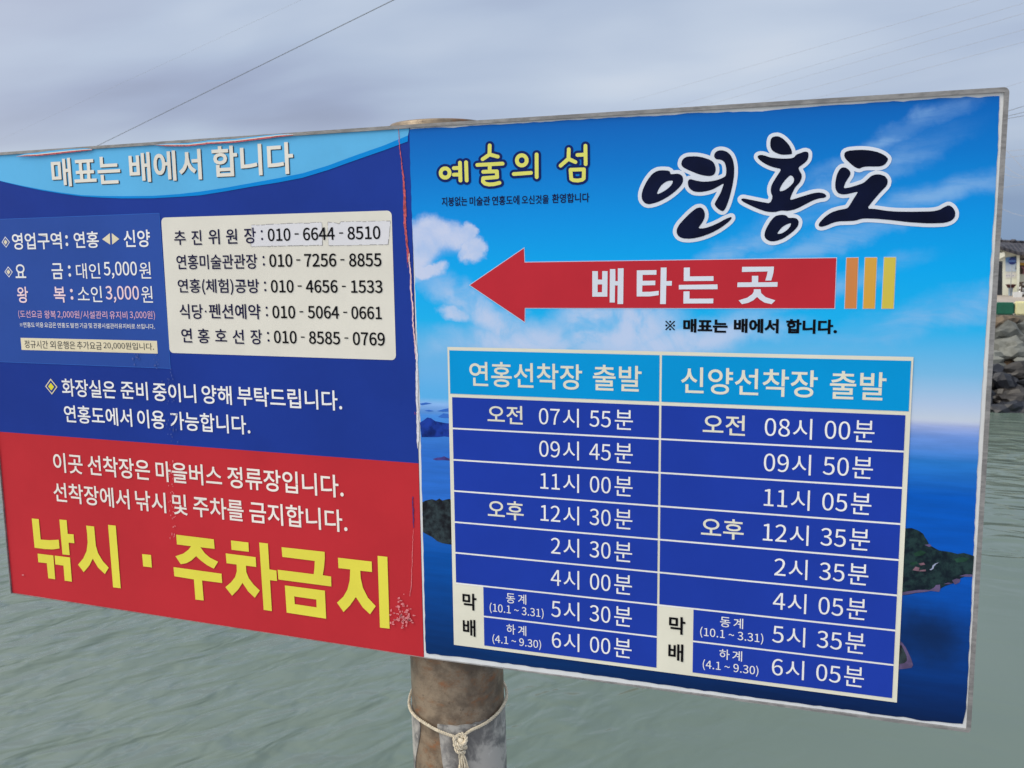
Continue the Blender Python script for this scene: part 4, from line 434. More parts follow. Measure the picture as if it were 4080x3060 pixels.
"art_in":[[[1690,2128],[1680,2124],[1672,2118],[1666,2109],[1663,2099],[1656,1944],[1654,1941],[1528,1867],[1520,1860],[1512,1846],[1511,1832],[1517,1817],[1532,1804],[1543,1801],[1553,1800],[1569,1804],[1702,1882],[1863,1836],[1873,1836],[1884,1839],[1893,1844],[1900,1854],[1905,1868],[1903,1882],[1895,1895],[1885,1903],[1737,1947],[1735,1952],[1741,2091],[1740,2100],[1732,2115],[1721,2124],[1711,2128]],[[3614,2030],[3599,2022],[3593,2013],[3590,2004],[3590,1869],[3462,1868],[3452,1865],[3442,1857],[3436,1848],[3434,1834],[3435,1825],[3442,1813],[3452,1805],[3461,1800],[3471,1799],[3589,1798],[3592,1795],[3594,1650],[3599,1640],[3608,1629],[3618,1624],[3633,1622],[3648,1625],[3657,1632],[3664,1643],[3667,1652],[3663,1996],[3660,2010],[3648,2024],[3633,2031]],[[3294,1981],[3284,1978],[3274,1972],[3267,1963],[3264,1954],[3257,1790],[3107,1670],[3101,1656],[3100,1647],[3102,1637],[3112,1623],[3124,1616],[3134,1613],[3144,1613],[3159,1618],[3298,1727],[3422,1669],[3436,1668],[3446,1671],[3456,1677],[3464,1688],[3467,1697],[3466,1711],[3461,1721],[3452,1731],[3333,1789],[3332,1792],[3337,1950],[3334,1960],[3324,1972],[3314,1978]],[[2644,1912],[2634,1907],[2628,1901],[2624,1893],[2621,1884],[2619,1452],[2622,1438],[2629,1428],[2644,1418],[2659,1415],[2675,1419],[2685,1426],[2692,1435],[2695,1450],[2697,1876],[2695,1890],[2684,1905],[2669,1913],[2659,1915]],[[2333,1912],[2308,1906],[2283,1894],[2261,1879],[2246,1862],[2232,1839],[2223,1816],[2219,1792],[2221,1764],[2227,1739],[2239,1715],[2254,1695],[2277,1675],[2300,1662],[2325,1652],[2351,1648],[2381,1649],[2407,1655],[2429,1664],[2449,1678],[2469,1698],[2483,1719],[2492,1743],[2496,1766],[2495,1795],[2489,1819],[2477,1843],[2460,1866],[2440,1884],[2415,1899],[2389,1908],[2364,1913]],[[2350,1839],[2373,1837],[2394,1827],[2409,1812],[2414,1803],[2418,1789],[2418,1765],[2408,1745],[2398,1734],[2388,1728],[2367,1722],[2352,1722],[2341,1724],[2321,1735],[2306,1751],[2301,1761],[2297,1775],[2299,1798],[2308,1817],[2317,1826],[2327,1832]],[[1189,1827],[1177,1822],[1167,1813],[1162,1803],[1160,1793],[1166,1437],[1171,1423],[1179,1413],[1191,1405],[1207,1402],[1223,1405],[1234,1411],[1241,1420],[1246,1435],[1241,1790],[1238,1805],[1226,1819],[1210,1827]],[[1061,1827],[1050,1823],[1042,1818],[1032,1804],[1030,1794],[1031,1730],[1027,1726],[935,1726],[926,1725],[908,1716],[901,1706],[897,1697],[898,1682],[902,1672],[911,1662],[923,1655],[939,1653],[1030,1652],[1031,1599],[1029,1597],[932,1599],[921,1597],[910,1593],[901,1584],[896,1575],[894,1560],[896,1550],[904,1539],[914,1531],[925,1527],[1027,1524],[1032,1521],[1033,1442],[1036,1432],[1041,1422],[1052,1413],[1062,1409],[1073,1407],[1089,1409],[1100,1415],[1109,1425],[1114,1439],[1110,1791],[1107,1805],[1098,1817],[1082,1826]],[[1940,1771],[1437,1767],[1421,1765],[1406,1754],[1398,1740],[1397,1730],[1399,1720],[1409,1705],[1420,1698],[1430,1695],[1653,1696],[1656,1691],[1655,1638],[1654,1633],[1650,1630],[1556,1630],[1540,1626],[1529,1618],[1520,1604],[1520,1590],[1526,1575],[1539,1563],[1549,1559],[1560,1558],[1801,1557],[1804,1555],[1806,1516],[1554,1508],[1538,1504],[1528,1497],[1521,1488],[1517,1478],[1509,1411],[1510,1401],[1514,1391],[1520,1383],[1566,1338],[1582,1331],[1671,1309],[1781,1311],[1907,1335],[1918,1340],[1926,1348],[1933,1362],[1933,1372],[1931,1381],[1920,1396],[1903,1405],[1887,1405],[1777,1384],[1683,1382],[1615,1398],[1610,1401],[1592,1417],[1591,1422],[1594,1436],[1852,1445],[1867,1449],[1876,1456],[1883,1465],[1886,1479],[1882,1595],[1877,1610],[1865,1622],[1849,1628],[1734,1630],[1735,1692],[1735,1695],[1741,1697],[1965,1699],[1980,1702],[1991,1708],[1999,1720],[2002,1734],[1999,1749],[1991,1759],[1976,1768],[1966,1771]],[[725,1728],[697,1722],[675,1712],[654,1697],[637,1678],[624,1659],[614,1634],[611,1610],[612,1585],[618,1560],[628,1540],[643,1519],[665,1500],[686,1487],[713,1477],[740,1473],[767,1473],[794,1479],[818,1489],[839,1503],[858,1522],[871,1541],[881,1565],[885,1590],[885,1614],[879,1639],[867,1664],[852,1684],[832,1702],[811,1715],[784,1725],[757,1729]],[[3520,1597],[3332,1599],[3318,1596],[3304,1587],[3298,1578],[3296,1564],[3310,1389],[3314,1375],[3322,1365],[3371,1336],[3381,1333],[3480,1321],[3574,1335],[3583,1341],[3620,1369],[3626,1378],[3629,1392],[3633,1560],[3630,1574],[3618,1588],[3603,1595]],[[749,1654],[771,1649],[788,1637],[796,1627],[801,1617],[804,1598],[799,1578],[786,1561],[769,1552],[747,1549],[726,1554],[710,1564],[696,1582],[692,1602],[696,1621],[706,1637],[723,1648]],[[2498,1571],[2185,1562],[2170,1557],[2159,1547],[2154,1537],[2153,1522],[2157,1513],[2164,1503],[2174,1495],[2189,1491],[2548,1501],[2564,1507],[2577,1521],[2580,1530],[2580,1540],[2575,1554],[2564,1565],[2549,1572]],[[3528,1527],[3554,1526],[3556,1526],[3558,1521],[3555,1413],[3553,1409],[3544,1403],[3539,1401],[3475,1392],[3401,1401],[3385,1410],[3382,1415],[3374,1523],[3376,1528]]],
"art_out":[[[1686,2175],[1665,2170],[1644,2159],[1628,2144],[1617,2125],[1612,2102],[1606,1972],[1604,1969],[1497,1905],[1480,1891],[1470,1877],[1462,1858],[1459,1839],[1462,1819],[1460,1815],[1427,1814],[1406,1810],[1385,1801],[1370,1789],[1358,1775],[1349,1756],[1346,1742],[1346,1723],[1351,1703],[1361,1685],[1377,1669],[1392,1659],[1408,1652],[1424,1648],[1477,1647],[1482,1647],[1485,1644],[1472,1621],[1468,1606],[1468,1592],[1470,1577],[1475,1562],[1484,1547],[1493,1537],[1492,1533],[1477,1514],[1468,1495],[1458,1408],[1459,1393],[1464,1378],[1472,1363],[1482,1351],[1534,1302],[1550,1292],[1565,1286],[1670,1262],[1791,1264],[1927,1291],[1943,1298],[1957,1308],[1966,1317],[1976,1332],[1981,1346],[1984,1360],[1983,1379],[1980,1394],[1973,1409],[1961,1424],[1950,1434],[1932,1444],[1931,1449],[1936,1463],[1937,1477],[1932,1598],[1926,1622],[1917,1637],[1909,1647],[1912,1651],[1917,1651],[1969,1652],[1985,1654],[2000,1658],[2017,1667],[2033,1680],[2045,1699],[2051,1718],[2052,1742],[2047,1761],[2039,1776],[2028,1790],[2015,1801],[1997,1810],[1982,1815],[1938,1818],[1952,1847],[1955,1861],[1955,1875],[1953,1890],[1947,1904],[1938,1919],[1928,1929],[1911,1942],[1896,1949],[1792,1979],[1788,1983],[1792,2093],[1789,2112],[1783,2127],[1768,2147],[1757,2157],[1743,2166],[1717,2174]],[[3614,2077],[3594,2073],[3575,2063],[3560,2050],[3549,2033],[3544,2020],[3542,2006],[3543,1918],[3540,1915],[3457,1914],[3437,1909],[3419,1900],[3400,1882],[3392,1869],[3388,1856],[3385,1855],[3384,1836],[3388,1817],[3388,1812],[3381,1818],[3386,1948],[3380,1972],[3369,1991],[3359,2002],[3344,2014],[3329,2021],[3309,2026],[3290,2026],[3275,2024],[3260,2019],[3246,2011],[3235,2001],[3226,1988],[3216,1965],[3210,1816],[3208,1811],[3078,1709],[3062,1691],[3054,1672],[3051,1653],[3053,1635],[3060,1615],[3069,1601],[3084,1586],[3099,1577],[3114,1571],[3134,1567],[3149,1567],[3163,1570],[3188,1581],[3303,1671],[3308,1672],[3364,1646],[3313,1643],[3297,1639],[3281,1630],[3266,1617],[3257,1603],[3250,1584],[3248,1566],[3261,1386],[3268,1363],[3279,1343],[3294,1329],[3346,1298],[3366,1289],[3381,1286],[3485,1275],[3583,1290],[3608,1300],[3649,1330],[3665,1349],[3673,1367],[3676,1386],[3681,1558],[3679,1572],[3675,1586],[3692,1599],[3703,1613],[3711,1631],[3714,1650],[3711,1998],[3708,2012],[3702,2030],[3692,2045],[3682,2055],[3668,2065],[3653,2072],[3638,2076]],[[2639,1960],[2614,1951],[2595,1937],[2581,1919],[2573,1896],[2570,1615],[2539,1619],[2458,1617],[2451,1621],[2473,1634],[2489,1647],[2504,1662],[2517,1680],[2536,1717],[2541,1736],[2545,1759],[2545,1783],[2543,1802],[2538,1826],[2531,1845],[2521,1865],[2508,1884],[2479,1914],[2451,1934],[2420,1948],[2385,1958],[2349,1961],[2313,1957],[2278,1947],[2246,1930],[2220,1909],[2206,1893],[2193,1874],[2184,1856],[2175,1832],[2171,1813],[2169,1790],[2170,1766],[2174,1746],[2187,1708],[2199,1688],[2213,1668],[2228,1653],[2248,1637],[2284,1615],[2292,1613],[2176,1609],[2150,1601],[2129,1587],[2119,1576],[2110,1562],[2105,1548],[2103,1529],[2105,1510],[2110,1495],[2119,1480],[2132,1467],[2148,1456],[2163,1449],[2179,1445],[2194,1444],[2568,1456],[2573,1430],[2583,1409],[2599,1391],[2624,1376],[2649,1369],[2674,1370],[2700,1378],[2720,1392],[2730,1404],[2737,1415],[2742,1429],[2745,1443],[2745,1888],[2742,1902],[2735,1917],[2724,1931],[2710,1944],[2695,1953],[2679,1958],[2664,1961]],[[1190,1875],[1163,1869],[1148,1862],[1136,1853],[1131,1853],[1104,1869],[1083,1874],[1056,1875],[1029,1868],[1006,1853],[997,1844],[987,1830],[979,1806],[978,1777],[974,1774],[931,1774],[909,1771],[887,1762],[865,1745],[860,1743],[833,1759],[807,1769],[780,1776],[747,1779],[715,1777],[688,1771],[660,1761],[638,1749],[611,1727],[587,1699],[569,1666],[559,1632],[557,1597],[563,1562],[576,1528],[595,1497],[625,1467],[658,1446],[696,1431],[739,1423],[782,1425],[804,1430],[826,1437],[859,1454],[897,1485],[924,1478],[978,1477],[981,1473],[983,1429],[992,1404],[1003,1390],[1013,1380],[1040,1366],[1067,1359],[1093,1361],[1115,1367],[1137,1381],[1142,1380],[1155,1369],[1168,1363],[1184,1357],[1200,1355],[1216,1355],[1232,1358],[1259,1369],[1273,1380],[1286,1396],[1295,1413],[1298,1433],[1292,1798],[1289,1812],[1283,1827],[1273,1842],[1258,1855],[1243,1865],[1227,1871],[1211,1875]],[[1706,1828],[1711,1831],[1740,1822],[1748,1818],[1759,1816],[1695,1816],[1691,1819]],[[3495,1752],[3540,1753],[3544,1750],[3546,1647],[3545,1643],[3495,1643],[3492,1645],[3508,1668],[3513,1681],[3515,1695],[3515,1709],[3511,1724],[3505,1738]],[[2356,1791],[2363,1790],[2368,1786],[2369,1781],[2369,1776],[2365,1772],[2357,1769],[2352,1771],[2347,1777],[2347,1784]],[[3490,1481],[3505,1481],[3509,1476],[3508,1448],[3506,1443],[3475,1438],[3431,1443],[3428,1446],[3426,1480],[3431,1482]]],
"yellow":[[[[-11085,-6583],[-10849,-6580],[-10844,-6849],[-10842,-7119],[-10541,-7105],[-10230,-7061],[-10227,-7291],[-10464,-7340],[-10741,-7361],[-11074,-7360],[-11080,-6980]]],[[[-10153,-6524],[-9914,-6521],[-9914,-6880],[-9722,-6872],[-9719,-7103],[-9907,-7106],[-9906,-7432],[-10144,-7439]]],[[[-10989,-7507],[-10457,-7502],[-10462,-8135],[-10693,-8135],[-10702,-7732],[-10990,-7739]]],[[[-10412,-7500],[-9903,-7494],[-9904,-8132],[-10144,-8134],[-10144,-7735],[-10413,-7733]]],[[[-9287,-6602],[-9031,-6602],[-9026,-6856],[-9023,-7093],[-8969,-7285],[-8840,-7469],[-8662,-7624],[-8799,-7804],[-9005,-7660],[-9155,-7445],[-9283,-7637],[-9485,-7834],[-9654,-7657],[-9465,-7471],[-9339,-7271],[-9280,-7040],[-9274,-6801]]],[[[-8579,-6517],[-8338,-6515],[-8326,-8119],[-8568,-8122]]],[[[-7578,-7159],[-7306,-7153],[-7304,-7468],[-7569,-7469]]],[[[-6502,-6564],[-5410,-6568],[-5402,-6801],[-5811,-6804],[-5694,-6939],[-5553,-7032],[-5324,-7107],[-5460,-7292],[-5655,-7224],[-5826,-7129],[-5953,-7037],[-6096,-7158],[-6252,-7244],[-6421,-7288],[-6568,-7105],[-6325,-7013],[-6166,-6901],[-6085,-6807],[-6499,-6804]]],[[[-6647,-7384],[-5247,-7391],[-5242,-7618],[-5823,-7623],[-5810,-8120],[-6053,-8127],[-6061,-7626],[-6638,-7613]]],[[[-4924,-6547],[-4437,-6549],[-4437,-6772],[-4919,-6773]]],[[[-5093,-6878],[-4257,-6880],[-4254,-7115],[-4540,-7115],[-4539,-7273],[-4476,-7414],[-4357,-7549],[-4189,-7677],[-4339,-7869],[-4511,-7741],[-4662,-7547],[-4796,-7725],[-4978,-7898],[-5157,-7711],[-4989,-7573],[-4864,-7434],[-4805,-7278],[-4803,-7117],[-5083,-7116]]],[[[-4137,-6519],[-3900,-6517],[-3894,-7132],[-3705,-7140],[-3700,-7390],[-3892,-7391],[-3884,-8136],[-4109,-8135]]],[[[-3533,-6566],[-2399,-6558],[-2400,-6698],[-2429,-6915],[-2473,-7110],[-2256,-7117],[-2261,-7348],[-3659,-7349],[-3668,-7116],[-2708,-7113],[-2682,-6967],[-2666,-6798],[-3524,-6795]]],[[[-3494,-7469],[-2434,-7467],[-2432,-8127],[-3480,-8120]],[[-3254,-7703],[-2669,-7705],[-2670,-7891],[-3250,-7887]]],[[[-2060,-6657],[-1210,-6654],[-1211,-6891],[-1505,-6896],[-1499,-7069],[-1456,-7276],[-1336,-7497],[-1146,-7668],[-1297,-7874],[-1474,-7738],[-1641,-7518],[-1798,-7732],[-1970,-7909],[-2132,-7710],[-1960,-7550],[-1848,-7370],[-1781,-7149],[-1758,-6894],[-2057,-6897]]],[[[-1058,-6507],[-819,-6505],[-820,-8143],[-1059,-8150]]]],
"arrow_text":[[[[3759,-360],[3869,-361],[3870,-522],[3954,-523],[3954,-361],[4059,-362],[4055,-849],[3759,-850]],[[3864,-614],[3954,-614],[3950,-765],[3864,-765]]],[[[4105,-323],[4210,-324],[4211,-553],[4259,-553],[4258,-311],[4370,-309],[4364,-988],[4254,-989],[4257,-634],[4204,-634],[4201,-960],[4101,-960]]],[[[4624,-351],[4997,-348],[4996,-434],[4734,-436],[4735,-548],[4977,-545],[4976,-629],[4730,-635],[4729,-756],[4881,-754],[5043,-736],[5042,-817],[4881,-841],[4624,-843]]],[[[5077,-301],[5186,-301],[5185,-555],[5289,-551],[5286,-639],[5183,-639],[5180,-984],[5071,-984]]],[[[5508,-305],[5618,-304],[5620,-469],[6054,-465],[6056,-551],[5508,-554]]],[[[5419,-626],[6129,-617],[6131,-705],[5420,-709]]],[[[5508,-747],[5618,-745],[5620,-882],[6059,-879],[6057,-966],[5508,-972]]],[[[6565,-298],[7127,-298],[7118,-416],[7085,-548],[6981,-548],[7006,-452],[7018,-384],[6564,-391]]],[[[6743,-462],[6855,-462],[6856,-581],[7197,-576],[7195,-660],[6487,-666],[6489,-582],[6744,-580]]],[[[6783,-705],[6902,-705],[6913,-775],[6994,-849],[7166,-906],[7102,-975],[6979,-948],[6896,-896],[6843,-844],[6779,-906],[6689,-953],[6576,-978],[6516,-909],[6669,-860],[6758,-794],[6781,-748]]]],
"dash":[[-2817,479,-2713,452],[-1718,478,-1623,451],[-2804,-74,-2703,-101],[-1713,-80,-1615,-106],[-2797,-632,-2695,-659],[-1700,-638,-1607,-664],[-2779,-1188,-2685,-1214],[-1691,-1188,-1595,-1213],[-2774,-1739,-2679,-1764],[-1685,-1737,-1591,-1761]],
"dots":[["box",-5264,-1221,23,
"navyink"],["box",-3650,539,26,
"navyink"],["box",-3649,374,26,
"navyink"],["box",-3638,-18,26,
"navyink"],["box",-3636,-177,27,
"navyink"],["box",-3633,-573,27,
"navyink"],["box",-3632,-735,27,
"navyink"],["box",-3622,-1120,27,
"navyink"],["box",-3621,-1284,27,
"navyink"],["box",-3617,-1679,27,
"navyink"],["box",-3613,-1844,27,
"navyink"],["price",-9195,515,41,
"white"],["price",-9198,339,41,
"white"],["price",-9183,-200,41,
"white"],["price",-9183,-387,41,
"white"],["price",-9173,-761,42,
"pink"],["price",-9169,-937,42,
"pink"]],
"dia_w":[[-11156,423,135,136],[-11147,-306,135,135]],
"dia_y":[[-10065,-3129,199,200]],
"tri":[[[-8109,442],[-7867,579],[-7882,315]],[[-7812,578],[-7600,440],[-7821,314]]],
"sticker":[[-11497,979],[-6399,999],[-6362,-2556],[-11927,-2561]],
"banner":[[-10940,-1935],[-6701,-1920],[-6702,-2219],[-10940,-2237]],
"box":[-6356,-467,-2192,898],
"patch":[[[-3910,676],[-3120,689],[-2131,695],[-2136,218],[-3951,213]],[[-1983,702],[-1803,677],[-1706,649],[-1667,695],[-498,689],[-566,208],[-1986,207]]],
"rb":-4374,
"Ltop":2508,
"Lbot":-8685,
"Lleft":-12012,
"arc":[[-11376,1966],[-11182,1898],[-10533,1757],[-9894,1633],[-9264,1532],[-8645,1448],[-8034,1398],[-7433,1362],[-6551,1337],[-5833,1345],[-5225,1359],[-4534,1425],[-3859,1499],[-3201,1559],[-2558,1637],[-1927,1771],[-1310,1931],[-590,2110],[-51,2256]],
"arc2":[[-11375,1974],[-11181,1905],[-10531,1771],[-9892,1654],[-9262,1556],[-8642,1476],[-8030,1437],[-7429,1413],[-6547,1391],[-5828,1406],[-5219,1441],[-4529,1502],[-3854,1577],[-3196,1649],[-2553,1730],[-1923,1863],[-1306,2028],[-586,2207],[-47,2372]],
"tear_red":[[-258,2508],[-254,2468],[-254,2429],[-250,2389],[-252,2350],[-248,2310],[-260,2271],[-253,2251],[-246,2230],[-249,2210],[-242,2190],[-252,2170],[-248,2150],[-247,2116],[-237,2082],[-234,2048],[-238,2015],[-227,1981],[-224,1947],[-213,1919],[-212,1892],[-220,1866],[-211,1838],[-217,1812],[-209,1784],[-211,1751],[-213,1717],[-197,1682],[-205,1649],[-201,1615],[-185,1580],[-192,1540],[-191,1499],[-185,1459],[-189,1418],[-189,1377],[-191,1337],[-189,1289],[-187,1241],[-178,1193],[-186,1146],[-186,1098],[-192,1051],[-191,1010],[-195,969],[-201,928],[-196,887],[-185,846],[-199,805],[-188,777],[-190,750],[-189,723],[-190,695],[-195,668],[-203,641],[-200,620],[-191,599],[-196,579],[-189,558],[-189,537],[-179,516],[-178,468],[-185,420],[-163,372],[-169,323],[-164,275],[-160,227],[-158,192],[-152,158],[-140,123],[-157,89],[-139,54],[-143,19],[-141,-29],[-145,-78],[-140,-126],[-147,-175],[-136,-223],[-144,-272],[-134,-249],[-143,-227],[-136,-204],[-145,-181],[-135,-159],[-143,-136],[-143,-191],[-134,-247],[-124,-303],[-137,-358],[-127,-414],[-115,-470],[-129,-518],[-125,-567],[-140,-616],[-140,-665],[-130,-714],[-124,-763],[-112,-819],[-133,-875],[-116,-931],[-103,-987],[-101,-1043],[-101,-1099],[-103,-1141],[-101,-1184],[-88,-1226],[-105,-1268],[-99,-1310],[-109,-1353],[-90,-1402],[-99,-1451],[-93,-1501],[-84,-1550],[-89,-1600],[-84,-1649],[-75,-1684],[-67,-1720],[-65,-1755],[-75,-1791],[-74,-1826],[-74,-1862],[-57,-1911],[-55,-1961],[-61,-2011],[-46,-2060],[-48,-2110],[-45,-2160],[-53,-2228],[-52,-2296],[-54,-2364],[-53,-2432],[-57,-2500],[-62,-2568],[-60,-2622],[-60,-2676],[-60,-2729],[-54,-2783],[-69,-2838],[-71,-2892],[-68,-2964],[-68,-3036],[-68,-3108],[-60,-3180],[-50,-3252],[-58,-3325],[-53,-3316],[-54,-3306],[-54,-3297],[-54,-3288],[-58,-3279],[-66,-3270],[-55,-3342],[-62,-3415],[-64,-3488],[-59,-3560],[-59,-3633],[-59,-3706],[-59,-3764],[-69,-3823],[-73,-3882],[-82,-3941],[-71,-3999],[-87,-4059],[-78,-4095],[-88,-4132],[-89,-4169],[-92,-4206],[-89,-4242],[-100,-4280],[-102,-4309],[-99,-4339],[-104,-4368],[-112,-4398],[-107,-4428],[-112,-4457],[-116,-4502],[-116,-4546],[-121,-4591],[-130,-4636],[-133,-4681],[-143,-4726],[-137,-4777],[-140,-4829],[-149,-4882],[-150,-4934],[-153,-4986],[-146,-4986],[-143,-4933],[-143,-4881],[-131,-4829],[-130,-4777],[-136,-4725],[-127,-4680],[-122,-4635],[-111,-4590],[-107,-4546],[-106,-4501],[-97,-4456],[-94,-4427],[-95,-4397],[-82,-4367],[-81,-4337],[-72,-4307],[-75,-4278],[-64,-4241],[-57,-4203],[-47,-4166],[-49,-4129],[-45,-4093],[-39,-4056],[-41,-3997],[-40,-3939],[-28,-3879],[-25,-3821],[-22,-3762],[-35,-3705],[-25,-3631],[-23,-3558],[-27,-3486],[-34,-3414],[-30,-3341],[-29,-3268],[-24,-3277],[-27,-3287],[-23,-3296],[-19,-3305],[-17,-3314],[-22,-3323],[-19,-3251],[-15,-3178],[-24,-3106],[-33,-3034],[-30,-2962],[-26,-2890],[-20,-2836],[-21,-2782],[-10,-2727],[-21,-2674],[-23,-2620],[-9,-2566],[-15,-2498],[-11,-2430],[0,-2362],[-7,-2294],[-5,-2226],[5,-2158],[2,-2109],[3,-2059],[1,-2009],[-12,-1960],[4,-1910],[1,-1860],[3,-1824],[-12,-1789],[-8,-1754],[-16,-1719],[-5,-1683],[-8,-1648],[-26,-1599],[-18,-1549],[-25,-1500],[-38,-1450],[-29,-1401],[-41,-1352],[-38,-1310],[-28,-1267],[-32,-1225],[-23,-1183],[-29,-1141],[-24,-1098],[-30,-1042],[-26,-986],[-50,-930],[-41,-874],[-50,-818],[-57,-763],[-64,-714],[-55,-665],[-51,-616],[-60,-567],[-55,-518],[-61,-470],[-47,-414],[-61,-358],[-66,-303],[-73,-247],[-80,-192],[-96,-136],[-78,-159],[-93,-182],[-78,-204],[-72,-227],[-81,-250],[-88,-272],[-79,-224],[-77,-175],[-91,-127],[-87,-78],[-76,-30],[-77,19],[-91,53],[-94,88],[-96,122],[-111,157],[-114,192],[-119,226],[-109,274],[-119,323],[-123,371],[-132,419],[-125,467],[-136,516],[-149,536],[-127,557],[-148,578],[-138,598],[-139,619],[-144,639],[-143,667],[-134,694],[-144,721],[-137,749],[-124,776],[-128,803],[-126,844],[-124,885],[-125,926],[-130,967],[-134,1008],[-128,1049],[-139,1097],[-126,1144],[-135,1192],[-137,1240],[-130,1287],[-152,1335],[-144,1376],[-150,1417],[-146,1457],[-161,1498],[-147,1538],[-154,1579],[-166,1614],[-171,1648],[-168,1681],[-184,1716],[-190,1750],[-187,1783],[-196,1811],[-188,1837],[-200,1865],[-194,1892],[-193,1918],[-203,1946],[-211,1980],[-216,2014],[-213,2047],[-221,2081],[-228,2115],[-231,2149],[-238,2169],[-230,2189],[-232,2209],[-230,2229],[-238,2250],[-246,2270],[-236,2309],[-240,2349],[-239,2389],[-242,2428],[-246,2468],[-248,2508]],
"tear_pale":[[-101,19],[-99,-30],[-110,-78],[-105,-126],[-100,-175],[-100,-224],[-105,-272],[-100,-249],[-99,-227],[-101,-204],[-110,-181],[-99,-159],[-109,-136],[-103,-192],[-94,-247],[-89,-303],[-92,-358],[-77,-414],[-79,-470],[-84,-518],[-88,-567],[-86,-616],[-93,-665],[-92,-714],[-81,-763],[-76,-819],[-77,-875],[-74,-931],[-59,-987],[-57,-1043],[-58,-1099],[-59,-1141],[-54,-1183],[-55,-1225],[-56,-1267],[-63,-1310],[-64,-1352],[-49,-1401],[-65,-1451],[-53,-1500],[-41,-1549],[-47,-1599],[-42,-1648],[-34,-1684],[-36,-1719],[-26,-1754],[-36,-1790],[-27,-1825],[-27,-1861],[-17,-1910],[-25,-1960],[-20,-2010],[-11,-2059],[-10,-2109],[-11,-2159],[13,-2158],[7,-2108],[11,-2059],[3,-2009],[2,-1959],[8,-1909],[-2,-1860],[0,-1825],[-5,-1789],[-2,-1754],[-2,-1718],[-1,-1683],[-5,-1648],[-23,-1599],[-15,-1549],[-20,-1500],[-27,-1450],[-24,-1401],[-40,-1352],[-29,-1309],[-32,-1267],[-20,-1225],[-25,-1183],[-27,-1141],[-20,-1098],[-29,-1042],[-25,-986],[-47,-930],[-50,-874],[-39,-818],[-54,-763],[-56,-714],[-56,-665],[-58,-616],[-51,-567],[-54,-518],[-51,-470],[-52,-414],[-61,-358],[-57,-303],[-69,-247],[-76,-192],[-86,-136],[-71,-159],[-84,-182],[-70,-204],[-73,-227],[-72,-250],[-84,-272],[-72,-224],[-80,-175],[-82,-127],[-80,-78],[-75,-30],[-76,19]],
"tear_white":[[8,-1754],[-2,-1789],[4,-1824],[-2,-1860],[6,-1910],[-5,-1959],[-6,-2009],[-3,-2059],[0,-2109],[7,-2158],[-1,-2226],[-4,-2294],[0,-2362],[-15,-2430],[-14,-2498],[-17,-2566],[-14,-2620],[-19,-2674],[-18,-2728],[-17,-2782],[-22,-2836],[-26,-2890],[-22,-2962],[-25,-3034],[-20,-3106],[-14,-3178],[-11,-3250],[-23,-3323],[-9,-3313],[-12,-3304],[-14,-3295],[-15,-3286],[-16,-3277],[-22,-3268],[-20,-3341],[-20,-3413],[-29,-3486],[-17,-3558],[-25,-3631],[-28,-3704],[-21,-3762],[-25,-3821],[-31,-3880],[-27,-3938],[-18,-3996],[-17,-4054],[-14,-4054],[0,-3995],[-2,-3936],[24,-3876],[25,-3818],[34,-3759],[27,-3701],[36,-3628],[30,-3556],[32,-3483],[18,-3411],[29,-3338],[21,-3266],[29,-3275],[27,-3284],[30,-3293],[32,-3302],[33,-3311],[37,-3320],[36,-3248],[33,-3176],[21,-3104],[17,-3032],[18,-2960],[23,-2888],[26,-2834],[36,-2780],[42,-2725],[31,-2672],[24,-2619],[39,-2564],[35,-2496],[44,-2428],[38,-2361],[38,-2293],[37,-2225],[46,-2157],[47,-2107],[53,-2057],[39,-2008],[32,-1959],[34,-1909],[21,-1860],[18,-1824],[8,-1789],[11,-1753]],
"tear_dark":[[-172,-5107],[-175,-5138],[-177,-5170],[-177,-5201],[-185,-5233],[-180,-5264],[-180,-5309],[-179,-5354],[-175,-5398],[-180,-5444],[-180,-5489],[-175,-5524],[-177,-5560],[-175,-5596],[-172,-5632],[-182,-5669],[-175,-5700],[-170,-5731],[-165,-5762],[-170,-5794],[-155,-5793],[-151,-5761],[-153,-5729],[-159,-5698],[-154,-5666],[-147,-5630],[-143,-5593],[-154,-5558],[-151,-5522],[-150,-5486],[-149,-5441],[-137,-5395],[-149,-5351],[-158,-5307],[-154,-5262],[-154,-5231],[-157,-5200],[-158,-5168],[-145,-5136],[-149,-5105]],
"tear_thin":[[-175,-5826],[-175,-5864],[-177,-5902],[-182,-5940],[-191,-5978],[-195,-6017],[-184,-6053],[-199,-6111],[-198,-6168],[-205,-6225],[-206,-6282],[-218,-6341],[-219,-6398],[-224,-6447],[-221,-6496],[-221,-6545],[-227,-6594],[-227,-6644],[-240,-6694],[-247,-6756],[-243,-6817],[-249,-6878],[-251,-6940],[-260,-7002],[-259,-7064],[-269,-7118],[-275,-7173],[-293,-7229],[-300,-7284],[-304,-7338],[-294,-7337],[-289,-7282],[-280,-7227],[-261,-7171],[-253,-7116],[-245,-7062],[-244,-7000],[-239,-6939],[-236,-6877],[-233,-6815],[-236,-6755],[-229,-6693],[-217,-6642],[-217,-6593],[-207,-6543],[-211,-6495],[-213,-6446],[-205,-6396],[-205,-6339],[-196,-6281],[-194,-6224],[-190,-6167],[-191,-6111],[-176,-6052],[-185,-6016],[-181,-5977],[-176,-5939],[-170,-5901],[-169,-5863],[-169,-5826]],
